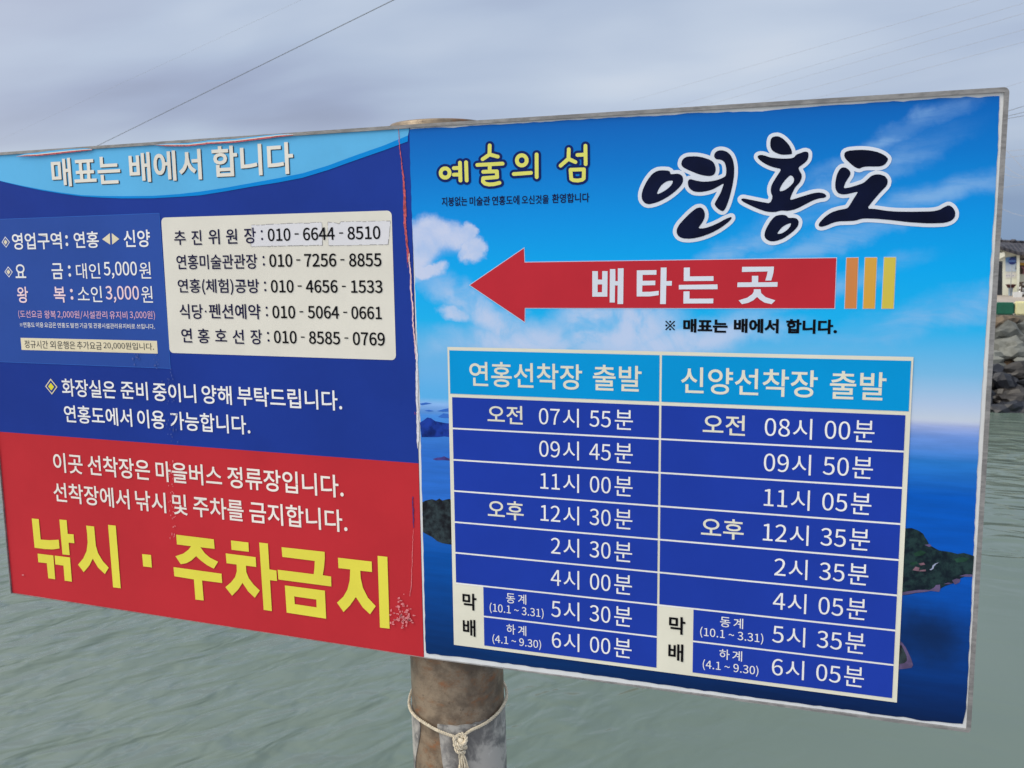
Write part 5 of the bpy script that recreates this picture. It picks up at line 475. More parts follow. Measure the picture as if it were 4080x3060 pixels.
"curl":[[[[-10519,2451],[-10453,2468],[-10379,2480],[-10315,2490],[-10248,2500],[-10142,2503],[-10018,2505],[-9913,2508],[-9805,2510],[-9677,2516],[-9547,2522],[-9418,2527],[-9283,2531],[-9180,2534],[-9073,2536],[-8951,2537],[-8845,2538],[-8739,2539],[-8622,2538],[-8505,2536],[-8386,2534],[-8307,2526],[-8236,2517],[-8173,2502],[-8174,2501],[-8237,2504],[-8309,2507],[-8388,2510],[-8508,2509],[-8625,2507],[-8742,2505],[-8849,2502],[-8955,2499],[-9078,2497],[-9184,2494],[-9287,2490],[-9422,2486],[-9551,2481],[-9682,2476],[-9809,2471],[-9917,2471],[-10022,2471],[-10146,2472],[-10251,2472],[-10318,2466],[-10381,2461],[-10455,2456],[-10520,2450]],[[-10519,2451],[-10455,2457],[-10381,2462],[-10318,2468],[-10251,2474],[-10145,2474],[-10022,2474],[-9917,2474],[-9809,2474],[-9681,2480],[-9551,2484],[-9422,2489],[-9287,2494],[-9183,2497],[-9077,2500],[-8954,2503],[-8849,2506],[-8742,2508],[-8625,2510],[-8508,2511],[-8388,2513],[-8309,2509],[-8237,2506],[-8173,2502],[-8174,2493],[-8238,2494],[-8310,2494],[-8390,2495],[-8509,2493],[-8627,2490],[-8744,2487],[-8851,2484],[-8957,2481],[-9080,2478],[-9186,2474],[-9289,2470],[-9424,2466],[-9554,2462],[-9684,2457],[-9811,2453],[-9919,2454],[-10024,2455],[-10147,2457],[-10253,2459],[-10319,2456],[-10382,2453],[-10455,2451],[-10520,2448]],[[-10520,2448],[-10455,2452],[-10382,2454],[-10319,2458],[-10252,2461],[-10147,2460],[-10023,2458],[-9919,2457],[-9811,2456],[-9683,2461],[-9553,2465],[-9424,2469],[-9289,2474],[-9185,2477],[-9079,2481],[-8956,2484],[-8851,2488],[-8743,2491],[-8627,2493],[-8509,2496],[-8389,2498],[-8310,2496],[-8238,2495],[-8174,2495],[-8175,2482],[-8240,2479],[-8312,2476],[-8392,2473],[-8512,2470],[-8629,2466],[-8746,2462],[-8854,2458],[-8959,2454],[-9082,2450],[-9189,2445],[-9293,2440],[-9427,2437],[-9557,2433],[-9687,2430],[-9814,2426],[-9922,2430],[-10026,2433],[-10150,2437],[-10255,2440],[-10321,2441],[-10383,2442],[-10456,2443],[-10520,2444]]],[[[-6344,2506],[-6262,2512],[-6184,2515],[-6106,2516],[-6033,2518],[-5882,2513],[-5738,2509],[-5600,2504],[-5471,2500],[-5325,2506],[-5192,2512],[-5045,2518],[-4912,2524],[-4920,2526],[-4939,2529],[-4966,2532],[-4978,2534],[-4887,2532],[-4813,2530],[-4732,2528],[-4651,2525],[-4531,2525],[-4414,2525],[-4306,2524],[-4186,2524],[-4025,2530],[-3868,2537],[-3692,2543],[-3535,2549],[-3410,2553],[-3267,2555],[-3152,2558],[-3016,2560],[-2916,2553],[-2809,2545],[-2715,2533],[-2715,2532],[-2809,2535],[-2917,2539],[-3017,2542],[-3154,2537],[-3268,2531],[-3412,2527],[-3536,2521],[-3694,2513],[-3870,2506],[-4027,2497],[-4188,2489],[-4308,2489],[-4416,2488],[-4533,2488],[-4653,2488],[-4734,2490],[-4815,2492],[-4890,2494],[-4981,2496],[-4968,2495],[-4941,2492],[-4923,2490],[-4915,2489],[-5048,2484],[-5194,2479],[-5327,2474],[-5473,2469],[-5602,2475],[-5740,2482],[-5884,2489],[-6035,2496],[-6108,2498],[-6185,2501],[-6262,2503],[-6344,2505]],[[-6344,2506],[-6262,2504],[-6185,2502],[-6107,2500],[-6035,2499],[-5884,2492],[-5740,2485],[-5602,2478],[-5473,2472],[-5327,2477],[-5194,2482],[-5047,2487],[-4914,2492],[-4923,2493],[-4941,2495],[-4968,2498],[-4981,2500],[-4889,2497],[-4815,2495],[-4734,2493],[-4653,2491],[-4533,2491],[-4416,2492],[-4308,2493],[-4188,2493],[-4027,2501],[-3869,2509],[-3694,2516],[-3536,2524],[-3412,2530],[-3268,2534],[-3153,2540],[-3017,2545],[-2917,2541],[-2809,2537],[-2715,2533],[-2716,2524],[-2810,2524],[-2917,2525],[-3018,2526],[-3155,2520],[-3269,2514],[-3413,2508],[-3538,2502],[-3695,2494],[-3871,2487],[-4029,2479],[-4189,2470],[-4310,2471],[-4417,2471],[-4534,2471],[-4654,2471],[-4736,2473],[-4817,2475],[-4891,2477],[-4982,2480],[-4969,2478],[-4942,2475],[-4924,2473],[-4916,2472],[-5049,2467],[-5195,2462],[-5328,2457],[-5475,2452],[-5603,2459],[-5741,2466],[-5886,2474],[-6036,2482],[-6108,2487],[-6186,2492],[-6263,2497],[-6344,2503]],[[-6344,2503],[-6263,2498],[-6186,2494],[-6108,2489],[-6036,2484],[-5885,2476],[-5741,2469],[-5603,2462],[-5474,2455],[-5328,2460],[-5195,2465],[-5049,2470],[-4916,2475],[-4924,2476],[-4942,2478],[-4969,2481],[-4982,2483],[-4891,2480],[-4816,2479],[-4735,2476],[-4654,2474],[-4534,2474],[-4417,2474],[-4309,2474],[-4189,2474],[-4028,2482],[-3870,2490],[-3695,2498],[-3537,2506],[-3413,2512],[-3269,2517],[-3154,2523],[-3018,2529],[-2917,2528],[-2810,2526],[-2716,2526],[-2716,2513],[-2811,2509],[-2918,2506],[-3019,2502],[-3156,2496],[-3271,2488],[-3414,2482],[-3539,2475],[-3697,2467],[-3872,2459],[-4030,2451],[-4191,2443],[-4311,2444],[-4419,2445],[-4536,2446],[-4656,2447],[-4737,2449],[-4818,2451],[-4893,2453],[-4984,2455],[-4971,2454],[-4944,2451],[-4926,2449],[-4917,2447],[-5051,2442],[-5197,2438],[-5330,2432],[-5476,2428],[-5605,2435],[-5743,2443],[-5887,2452],[-6038,2460],[-6110,2470],[-6187,2480],[-6263,2489],[-6345,2499]]]],
"specks":[[[-447,-7928],[-471,-7944],[-507,-7958],[-524,-7938],[-497,-7924],[-463,-7914]],[[-406,-7865],[-418,-7902],[-457,-7905],[-477,-7874],[-440,-7839],[-412,-7845]],[[-457,-7830],[-469,-7858],[-493,-7860],[-504,-7836],[-488,-7812],[-468,-7813]],[[-571,-7773],[-575,-7786],[-589,-7790],[-594,-7776],[-587,-7762],[-574,-7758]],[[-533,-7403],[-535,-7420],[-586,-7433],[-592,-7410],[-574,-7392],[-537,-7371]],[[-554,-7652],[-564,-7688],[-576,-7675],[-582,-7656],[-579,-7639],[-560,-7622]],[[-240,-7864],[-270,-7898],[-315,-7897],[-318,-7874],[-314,-7854],[-275,-7851]],[[-516,-7705],[-525,-7719],[-545,-7739],[-561,-7711],[-546,-7683],[-522,-7690]],[[-354,-7558],[-359,-7573],[-369,-7576],[-381,-7561],[-372,-7545],[-353,-7539]],[[-382,-7751],[-386,-7763],[-402,-7759],[-407,-7754],[-399,-7747],[-385,-7743]],[[-218,-7915],[-226,-7935],[-265,-7935],[-269,-7922],[-260,-7901],[-221,-7903]],[[-341,-7550],[-347,-7565],[-355,-7569],[-369,-7553],[-355,-7525],[-346,-7535]],[[-190,-7760],[-198,-7770],[-215,-7769],[-242,-7767],[-219,-7759],[-198,-7749]],[[-488,-7783],[-496,-7815],[-526,-7803],[-525,-7788],[-521,-7751],[-494,-7746]],[[-159,-7742],[-182,-7762],[-227,-7761],[-243,-7753],[-227,-7737],[-197,-7739]],[[-304,-7860],[-308,-7904],[-357,-7886],[-365,-7868],[-362,-7852],[-318,-7835]],[[-414,-7564],[-430,-7573],[-464,-7584],[-485,-7573],[-469,-7558],[-424,-7557]],[[-451,-8060],[-477,-8078],[-504,-8078],[-526,-8070],[-497,-8055],[-476,-8053]],[[-301,-7787],[-326,-7820],[-358,-7829],[-377,-7797],[-346,-7759],[-329,-7769]],[[-563,-7757],[-594,-7774],[-630,-7782],[-639,-7767],[-620,-7756],[-589,-7751]],[[-449,-7959],[-458,-7984],[-500,-7986],[-507,-7967],[-494,-7929],[-464,-7945]],[[-450,-7499],[-458,-7505],[-472,-7507],[-479,-7503],[-472,-7495],[-457,-7494]],[[-471,-7695],[-478,-7707],[-495,-7724],[-495,-7698],[-491,-7682],[-481,-7673]],[[-308,-7621],[-315,-7629],[-328,-7631],[-336,-7624],[-330,-7615],[-315,-7609]],[[-618,-7899],[-630,-7917],[-674,-7920],[-690,-7908],[-678,-7897],[-637,-7892]],[[-322,-7655],[-349,-7678],[-379,-7689],[-411,-7666],[-376,-7627],[-353,-7632]],[[-466,-8011],[-470,-8026],[-487,-8022],[-495,-8015],[-493,-8000],[-468,-8005]],[[-439,-7832],[-438,-7853],[-474,-7845],[-497,-7839],[-474,-7827],[-435,-7816]],[[-465,-8062],[-467,-8079],[-523,-8096],[-535,-8071],[-519,-8058],[-483,-8038]],[[-759,-7997],[-773,-8018],[-804,-8025],[-804,-8003],[-801,-7977],[-773,-7968]],[[-398,-7859],[-418,-7875],[-447,-7883],[-455,-7866],[-448,-7851],[-415,-7842]],[[-535,-7596],[-541,-7616],[-587,-7631],[-627,-7608],[-589,-7565],[-542,-7582]],[[-680,-8015],[-702,-8036],[-744,-8034],[-756,-8025],[-742,-8002],[-698,-8008]],[[-514,-7805],[-527,-7844],[-547,-7846],[-551,-7810],[-541,-7772],[-527,-7768]],[[-543,-7870],[-566,-7893],[-594,-7890],[-630,-7881],[-593,-7867],[-559,-7862]],[[-704,-7967],[-702,-7990],[-738,-7994],[-752,-7973],[-734,-7960],[-699,-7935]],[[-331,-7848],[-336,-7864],[-346,-7871],[-353,-7850],[-349,-7826],[-331,-7836]],[[-596,-7870],[-604,-7894],[-620,-7900],[-628,-7874],[-616,-7850],[-603,-7845]],[[-529,-7843],[-548,-7860],[-571,-7860],[-569,-7848],[-565,-7838],[-546,-7838]],[[-510,-7837],[-523,-7869],[-531,-7854],[-533,-7840],[-532,-7813],[-520,-7811]],[[-252,-7609],[-260,-7619],[-291,-7630],[-297,-7614],[-289,-7599],[-263,-7603]],[[-543,-7902],[-564,-7932],[-590,-7939],[-632,-7913],[-587,-7880],[-555,-7878]],[[-488,-8026],[-495,-8046],[-509,-8048],[-507,-8028],[-508,-8014],[-492,-8009]],[[-482,-7810],[-502,-7822],[-545,-7831],[-561,-7820],[-549,-7805],[-508,-7792]],[[-646,-7905],[-661,-7932],[-689,-7927],[-711,-7914],[-686,-7894],[-655,-7897]],[[-421,-7300],[-428,-7306],[-443,-7309],[-447,-7303],[-442,-7289],[-426,-7289]],[[-380,-7998],[-386,-8029],[-411,-8036],[-414,-8003],[-410,-7988],[-380,-7970]],[[-460,-7918],[-470,-7948],[-498,-7952],[-503,-7924],[-498,-7887],[-472,-7889]],[[-754,-7811],[-774,-7836],[-798,-7832],[-816,-7819],[-797,-7805],[-757,-7792]],[[-477,-7801],[-494,-7811],[-505,-7824],[-519,-7806],[-509,-7789],[-493,-7795]],[[-359,-7825],[-356,-7852],[-401,-7855],[-428,-7834],[-393,-7808],[-364,-7815]],[[-524,-7821],[-530,-7841],[-546,-7839],[-548,-7824],[-542,-7808],[-526,-7804]],[[-434,-7804],[-440,-7814],[-470,-7823],[-476,-7809],[-461,-7788],[-440,-7790]],[[-425,-7525],[-460,-7552],[-495,-7548],[-523,-7537],[-492,-7509],[-445,-7509]],[[-607,-7604],[-617,-7614],[-640,-7623],[-644,-7608],[-644,-7600],[-617,-7593]],[[-462,-7914],[-464,-7948],[-485,-7939],[-497,-7918],[-488,-7895],[-464,-7885]],[[-537,-7487],[-557,-7501],[-586,-7517],[-595,-7494],[-583,-7469],[-555,-7465]],[[-474,-7450],[-503,-7471],[-527,-7470],[-549,-7459],[-534,-7444],[-487,-7439]],[[-308,-7753],[-311,-7786],[-354,-7801],[-353,-7759],[-348,-7721],[-303,-7712]],[[-268,-7850],[-295,-7886],[-346,-7895],[-376,-7864],[-349,-7830],[-298,-7818]],[[-492,-7788],[-496,-7811],[-518,-7824],[-531,-7792],[-513,-7767],[-498,-7773]],[[-358,-7925],[-376,-7962],[-409,-7951],[-428,-7934],[-401,-7890],[-377,-7898]],[[-741,-7700],[-744,-7716],[-764,-7749],[-780,-7705],[-767,-7687],[-744,-7670]],[[-352,-7701],[-369,-7725],[-411,-7725],[-452,-7713],[-406,-7680],[-371,-7683]],[[-653,-7760],[-674,-7775],[-699,-7776],[-723,-7768],[-695,-7748],[-665,-7746]],[[-504,-7798],[-511,-7815],[-530,-7844],[-535,-7802],[-524,-7761],[-510,-7778]],[[-6420,-5153],[-6428,-5175],[-6432,-5169],[-6433,-5144],[-6425,-5140]],[[-6539,-6600],[-6547,-6618],[-6555,-6623],[-6555,-6582],[-6545,-6576]],[[-6483,-5369],[-6488,-5386],[-6502,-5384],[-6494,-5358],[-6488,-5359]],[[-6500,-6129],[-6510,-6145],[-6521,-6139],[-6517,-6112],[-6506,-6112]],[[-6528,-5502],[-6540,-5512],[-6548,-5511],[-6548,-5499],[-6538,-5492]],[[-6407,-5666],[-6415,-5696],[-6428,-5684],[-6423,-5650],[-6411,-5651]],[[-6504,-5508],[-6513,-5525],[-6522,-5518],[-6524,-5498],[-6509,-5499]],[[-6563,-6620],[-6569,-6643],[-6576,-6629],[-6575,-6611],[-6566,-6595]],[[-6502,-5327],[-6512,-5344],[-6525,-5337],[-6529,-5315],[-6508,-5303]],[[-6492,-6348],[-6504,-6372],[-6521,-6358],[-6525,-6340],[-6500,-6330]],[[-6564,-5844],[-6568,-5874],[-6574,-5858],[-6569,-5826],[-6565,-5816]],[[-6558,-6051],[-6564,-6060],[-6570,-6057],[-6570,-6049],[-6563,-6048]],[[-6636,-5772],[-6647,-5787],[-6660,-5785],[-6654,-5767],[-6645,-5751]],[[-6630,-5980],[-6636,-6011],[-6647,-6004],[-6641,-5965],[-6631,-5944]],[[-6452,-5077],[-6463,-5089],[-6480,-5084],[-6483,-5074],[-6462,-5068]],[[-6555,-5079],[-6572,-5096],[-6592,-5090],[-6590,-5067],[-6568,-5067]],[[-6471,-6109],[-6480,-6125],[-6486,-6118],[-6482,-6099],[-6477,-6089]],[[-6527,-4854],[-6534,-4883],[-6545,-4871],[-6543,-4838],[-6532,-4841]],[[-6544,-6378],[-6561,-6392],[-6580,-6397],[-6575,-6371],[-6558,-6349]],[[-6524,-5599],[-6535,-5637],[-6539,-5619],[-6538,-5586],[-6530,-5578]],[[-6548,-5138],[-6564,-5144],[-6578,-5148],[-6578,-5132],[-6561,-5127]],[[-6510,-5064],[-6516,-5076],[-6524,-5070],[-6522,-5061],[-6514,-5055]],[[-6518,-4856],[-6531,-4866],[-6551,-4866],[-6550,-4851],[-6531,-4848]],[[-6554,-6169],[-6564,-6191],[-6571,-6186],[-6570,-6162],[-6559,-6131]],[[-6602,-6553],[-6616,-6599],[-6627,-6577],[-6621,-6534],[-6609,-6509]],[[-6668,-6651],[-6676,-6691],[-6692,-6667],[-6684,-6639],[-6673,-6632]],[[-6526,-6142],[-6537,-6154],[-6552,-6149],[-6549,-6140],[-6537,-6130]],[[-6477,-5543],[-6483,-5571],[-6494,-5554],[-6494,-5532],[-6479,-5513]],[[-6543,-5879],[-6549,-5893],[-6563,-5888],[-6558,-5875],[-6548,-5873]],[[-6464,-5742],[-6471,-5752],[-6480,-5751],[-6481,-5739],[-6470,-5733]],[[-6485,-5911],[-6496,-5940],[-6503,-5927],[-6502,-5901],[-6493,-5897]],[[-6530,-5050],[-6536,-5055],[-6556,-5058],[-6549,-5047],[-6536,-5040]],[[-6456,-5850],[-6463,-5875],[-6469,-5863],[-6464,-5839],[-6458,-5829]],[[-6600,-6092],[-6612,-6107],[-6624,-6110],[-6622,-6085],[-6609,-6067]],[[-6554,-5534],[-6567,-5558],[-6580,-5550],[-6578,-5514],[-6563,-5519]],[[-6518,-5998],[-6535,-6015],[-6547,-6009],[-6547,-5989],[-6530,-5979]],[[-6478,-5185],[-6484,-5210],[-6491,-5209],[-6487,-5169],[-6481,-5165]],[[-6585,-5740],[-6593,-5761],[-6612,-5755],[-6612,-5730],[-6590,-5722]],[[-6499,-5039],[-6509,-5081],[-6522,-5056],[-6523,-5030],[-6507,-5013]],[[-6456,-4937],[-6459,-4961],[-6464,-4953],[-6462,-4920],[-6457,-4912]],[[-6582,-6159],[-6588,-6167],[-6594,-6166],[-6597,-6156],[-6587,-6154]],[[-6605,-5369],[-6617,-5385],[-6626,-5386],[-6631,-5365],[-6615,-5348]],[[-6528,-5685],[-6532,-5719],[-6536,-5700],[-6536,-5673],[-6527,-5645]],[[-6580,-4965],[-6601,-4992],[-6612,-4992],[-6613,-4945],[-6595,-4938]],[[-6526,-6551],[-6540,-6575],[-6559,-6568],[-6551,-6544],[-6536,-6531]],[[-6435,-4769],[-6447,-4804],[-6459,-4789],[-6458,-4746],[-6441,-4733]],[[-11590,-8133],[-11531,-8116],[-11501,-8134],[-11529,-8160],[-11579,-8160]]],
"residue":[[[-6360,-3932],[-6370,-3950],[-6379,-3937],[-6376,-3924],[-6368,-3921]],[[-6286,-3696],[-6295,-3725],[-6299,-3710],[-6300,-3687],[-6291,-3657]],[[-6536,-3873],[-6548,-3912],[-6564,-3896],[-6569,-3861],[-6545,-3853]],[[-6463,-3990],[-6467,-4021],[-6481,-4010],[-6476,-3975],[-6465,-3966]],[[-6292,-3097],[-6299,-3116],[-6303,-3109],[-6304,-3093],[-6295,-3085]],[[-6331,-2649],[-6337,-2654],[-6352,-2657],[-6350,-2647],[-6338,-2639]],[[-6504,-3213],[-6515,-3228],[-6536,-3224],[-6529,-3203],[-6514,-3204]],[[-6608,-3851],[-6615,-3863],[-6626,-3860],[-6621,-3843],[-6611,-3837]],[[-6453,-3327],[-6466,-3341],[-6484,-3341],[-6477,-3321],[-6465,-3302]],[[-6427,-4117],[-6451,-4138],[-6472,-4133],[-6464,-4107],[-6444,-4095]],[[-6519,-3002],[-6525,-3034],[-6531,-3023],[-6527,-2994],[-6522,-2989]],[[-6480,-3778],[-6493,-3803],[-6509,-3801],[-6501,-3755],[-6490,-3748]],[[-6321,-2921],[-6334,-2945],[-6356,-2951],[-6344,-2912],[-6331,-2903]],[[-6489,-3394],[-6497,-3404],[-6509,-3405],[-6510,-3387],[-6498,-3381]],[[-6245,-3633],[-6257,-3673],[-6275,-3648],[-6278,-3620],[-6256,-3609]],[[-6423,-3873],[-6435,-3896],[-6454,-3908],[-6448,-3861],[-6435,-3855]],[[-6557,-3969],[-6568,-3974],[-6583,-3975],[-6585,-3966],[-6564,-3965]],[[-6274,-2798],[-6287,-2821],[-6309,-2805],[-6306,-2787],[-6287,-2786]],[[-6288,-3304],[-6299,-3322],[-6318,-3320],[-6315,-3299],[-6297,-3281]],[[-6339,-2644],[-6349,-2671],[-6360,-2675],[-6356,-2616],[-6345,-2626]],[[-6413,-3202],[-6423,-3252],[-6425,-3219],[-6423,-3187],[-6417,-3169]],[[-6383,-4044],[-6386,-4075],[-6392,-4054],[-6391,-4037],[-6383,-4026]],[[-6440,-4276],[-6451,-4292],[-6463,-4288],[-6460,-4267],[-6449,-4261]],[[-6220,-2998],[-6230,-3012],[-6243,-3004],[-6251,-2993],[-6229,-2987]],[[-6406,-4174],[-6416,-4198],[-6435,-4190],[-6430,-4161],[-6415,-4156]],[[-6596,-2865],[-6604,-2881],[-6631,-2882],[-6626,-2848],[-6604,-2848]],[[-6352,-3643],[-6357,-3662],[-6373,-3655],[-6369,-3633],[-6356,-3631]],[[-6257,-4287],[-6266,-4321],[-6276,-4303],[-6275,-4279],[-6260,-4256]],[[-6529,-4121],[-6535,-4131],[-6557,-4131],[-6553,-4111],[-6536,-4103]],[[-6352,-3336],[-6358,-3367],[-6361,-3352],[-6363,-3321],[-6352,-3311]],[[-6321,-2568],[-6330,-2585],[-6347,-2581],[-6353,-2559],[-6328,-2554]],[[-6395,-3623],[-6403,-3655],[-6409,-3648],[-6406,-3604],[-6398,-3581]],[[-6427,-2893],[-6435,-2940],[-6441,-2919],[-6435,-2872],[-6428,-2867]],[[-6314,-2720],[-6327,-2763],[-6334,-2732],[-6336,-2697],[-6321,-2685]],[[-6357,-3995],[-6377,-4047],[-6398,-4026],[-6388,-3967],[-6368,-3960]],[[-6434,-2799],[-6443,-2813],[-6462,-2811],[-6455,-2790],[-6442,-2790]],[[-6278,-4000],[-6286,-4017],[-6303,-4029],[-6306,-3984],[-6284,-3970]],[[-6398,-2811],[-6411,-2856],[-6415,-2827],[-6417,-2787],[-6404,-2785]],[[-6459,-3992],[-6471,-4007],[-6487,-4010],[-6483,-3973],[-6472,-3969]],[[-6502,-3049],[-6506,-3065],[-6518,-3060],[-6516,-3041],[-6503,-3011]],[[-7216,-2355],[-7242,-2372],[-7273,-2363],[-7260,-2347],[-7243,-2341]],[[-7311,-2299],[-7332,-2344],[-7350,-2310],[-7355,-2283],[-7325,-2279]],[[-7269,-2275],[-7271,-2293],[-7292,-2282],[-7296,-2251],[-7268,-2234]],[[-7406,-2352],[-7434,-2398],[-7449,-2373],[-7462,-2342],[-7426,-2329]],[[-7265,-2324],[-7280,-2341],[-7305,-2344],[-7306,-2316],[-7280,-2296]],[[-7384,-2491],[-7387,-2529],[-7408,-2513],[-7417,-2484],[-7388,-2461]],[[-7294,-2318],[-7316,-2342],[-7341,-2341],[-7354,-2311],[-7311,-2292]],[[-7173,-2228],[-7189,-2234],[-7236,-2237],[-7230,-2221],[-7188,-2216]],[[-7357,-2247],[-7366,-2256],[-7397,-2253],[-7394,-2240],[-7363,-2240]],[[-6793,-2344],[-6799,-2359],[-6824,-2353],[-6825,-2339],[-6802,-2336]],[[-6655,-2353],[-6668,-2366],[-6682,-2364],[-6676,-2344],[-6668,-2348]],[[-6751,-2495],[-6789,-2519],[-6822,-2514],[-6818,-2490],[-6782,-2466]],[[-6687,-2463],[-6697,-2481],[-6706,-2480],[-6706,-2455],[-6693,-2445]],[[-6737,-2414],[-6740,-2430],[-6751,-2422],[-6748,-2403],[-6738,-2395]],[[-6727,-2240],[-6738,-2268],[-6755,-2271],[-6752,-2230],[-6733,-2202]],[[-6722,-2557],[-6732,-2575],[-6760,-2568],[-6767,-2553],[-6737,-2551]],[[-6713,-2418],[-6721,-2428],[-6737,-2426],[-6732,-2410],[-6716,-2400]]],
"g":[10702,2521,-8634],
"print":[[-3,2489],[138,2495],[274,2496],[419,2497],[560,2498],[686,2491],[851,2476],[961,2470],[1080,2479],[1208,2482],[1318,2491],[1442,2487],[1557,2489],[1677,2489],[1787,2489],[1915,2479],[2029,2482],[2153,2481],[2271,2486],[2385,2479],[2495,2481],[2603,2491],[2715,2478],[2835,2482],[2949,2479],[3066,2486],[3177,2489],[3293,2490],[3404,2485],[3503,2479],[3615,2484],[3726,2492],[3844,2481],[3954,2484],[4066,2490],[4186,2485],[4294,2488],[4403,2479],[4519,2479],[4630,2483],[4747,2476],[4851,2475],[4970,2467],[5078,2474],[5196,2471],[5308,2469],[5421,2479],[5529,2488],[5635,2485],[5738,2483],[5852,2473],[5948,2471],[6047,2464],[6155,2467],[6246,2471],[6347,2458],[6448,2459],[6554,2457],[6651,2447],[6760,2446],[6853,2441],[6953,2448],[7049,2455],[7151,2457],[7260,2464],[7354,2468],[7461,2465],[7568,2467],[7660,2468],[7760,2472],[7863,2478],[7963,2478],[8065,2478],[8164,2479],[8252,2476],[8361,2473],[8451,2475],[8546,2474],[8639,2482],[8742,2484],[8825,2482],[8920,2480],[9015,2487],[9170,2466],[9284,2478],[9404,2479],[9515,2480],[9613,2483],[9724,2492],[9830,2487],[9953,2479],[10047,2477],[10134,2491],[10232,2475],[10334,2458],[10441,2472],[10555,2472],[10637,2469],[10639,2377],[10645,2270],[10640,2176],[10648,2081],[10644,1985],[10649,1885],[10658,1791],[10654,1692],[10662,1604],[10659,1508],[10653,1395],[10659,1284],[10658,1176],[10658,1077],[10662,973],[10657,867],[10663,776],[10663,669],[10662,557],[10660,454],[10653,350],[10651,245],[10651,132],[10655,29],[10660,-69],[10650,-178],[10648,-276],[10656,-375],[10649,-486],[10646,-593],[10653,-686],[10651,-777],[10651,-880],[10645,-981],[10644,-1068],[10646,-1166],[10643,-1267],[10640,-1368],[10642,-1469],[10637,-1562],[10641,-1659],[10637,-1767],[10637,-1857],[10630,-1965],[10639,-2065],[10641,-2166],[10634,-2271],[10630,-2360],[10632,-2459],[10634,-2567],[10629,-2670],[10632,-2772],[10636,-2875],[10633,-2967],[10632,-3077],[10627,-3171],[10632,-3268],[10627,-3367],[10632,-3473],[10639,-3572],[10638,-3674],[10634,-3768],[10628,-3869],[10638,-3963],[10637,-4062],[10642,-4168],[10637,-4268],[10645,-4381],[10640,-4478],[10640,-4583],[10645,-4688],[10639,-4787],[10652,-4882],[10649,-4991],[10644,-5095],[10656,-5198],[10652,-5314],[10648,-5408],[10656,-5522],[10651,-5632],[10661,-5734],[10656,-5846],[10657,-5954],[10663,-6060],[10664,-6162],[10671,-6267],[10665,-6383],[10674,-6477],[10674,-6604],[10667,-6714],[10666,-6841],[10668,-6959],[10679,-7078],[10671,-7195],[10671,-7326],[10682,-7468],[10681,-7608],[10677,-7727],[10682,-7857],[10680,-8031],[10676,-8128],[10685,-8243],[10660,-8429],[10639,-8555],[10592,-8557],[10488,-8568],[10382,-8572],[10275,-8573],[10156,-8577],[10079,-8589],[9964,-8599],[9859,-8593],[9763,-8580],[9649,-8572],[9529,-8591],[9422,-8587],[9300,-8591],[9204,-8589],[9089,-8596],[8987,-8581],[8885,-8580],[8778,-8577],[8679,-8575],[8580,-8586],[8477,-8579],[8381,-8579],[8279,-8583],[8187,-8575],[8079,-8590],[7972,-8587],[7876,-8583],[7775,-8579],[7659,-8586],[7566,-8582],[7458,-8583],[7347,-8586],[7241,-8586],[7132,-8587],[7017,-8591],[6913,-8584],[6804,-8582],[6688,-8592],[6577,-8583],[6472,-8585],[6353,-8582],[6252,-8577],[6136,-8577],[6017,-8592],[5910,-8582],[5791,-8577],[5684,-8588],[5577,-8578],[5455,-8575],[5345,-8572],[5221,-8574],[5112,-8583],[4991,-8574],[4882,-8569],[4762,-8572],[4646,-8570],[4528,-8580],[4400,-8569],[4286,-8565],[4165,-8569],[4046,-8565],[3926,-8567],[3803,-8574],[3674,-8568],[3562,-8572],[3442,-8559],[3310,-8566],[3195,-8568],[3061,-8563],[2939,-8566],[2806,-8573],[2696,-8567],[2562,-8576],[2444,-8577],[2313,-8564],[2179,-8568],[2058,-8575],[1930,-8563],[1789,-8580],[1651,-8571],[1511,-8571],[1361,-8572],[1235,-8566],[1082,-8566],[935,-8566],[816,-8567],[684,-8575],[553,-8585],[421,-8591],[279,-8577],[127,-8595],[60,-8580],[45,-8511],[48,-8392],[36,-8258],[45,-8133],[44,-8009],[40,-7868],[53,-7724],[44,-7572],[46,-7433],[51,-7299],[45,-7171],[42,-7047],[51,-6928],[49,-6802],[52,-6676],[50,-6538],[48,-6415],[56,-6286],[55,-6152],[50,-6025],[49,-5882],[67,-5749],[66,-5627],[50,-5481],[63,-5352],[58,-5214],[56,-5074],[49,-4937],[52,-4801],[54,-4653],[57,-4520],[58,-4381],[56,-4249],[55,-4121],[62,-3999],[56,-3876],[60,-3764],[53,-3635],[62,-3518],[63,-3404],[51,-3282],[66,-3172],[61,-3056],[65,-2935],[61,-2812],[59,-2691],[57,-2585],[53,-2468],[48,-2346],[35,-2231],[32,-2117],[43,-2000],[41,-1869],[37,-1752],[40,-1634],[31,-1516],[36,-1394],[27,-1275],[30,-1146],[23,-1028],[26,-908],[29,-797],[17,-680],[27,-551],[25,-440],[24,-322],[16,-195],[5,-69],[11,56],[3,189],[-2,314],[0,430],[-4,552],[-10,671],[-1,786],[-12,908],[-10,1023],[-3,1137],[-12,1243],[-5,1358],[-8,1485],[-15,1591],[-16,1722],[-7,1835],[-17,1954],[-8,2073],[-12,2190],[-11,2296],[-10,2415]],
"tb":{"L":715,
"R":9523,
"T":-1884,
"B":-8305,
"a":797,
"b":9437,
"mid":5094,
"c":1412,
"d":5785,
"bi":-8229,
"r":[-2919,-3578,-4243,-4908,-5580,-6248,-6918,-7584],
"hin":-1954},
"arrow":[[1233,-626],[2381,92],[2389,-183],[8186,-155],[8185,-1042],[2387,-1076],[2380,-1353]],
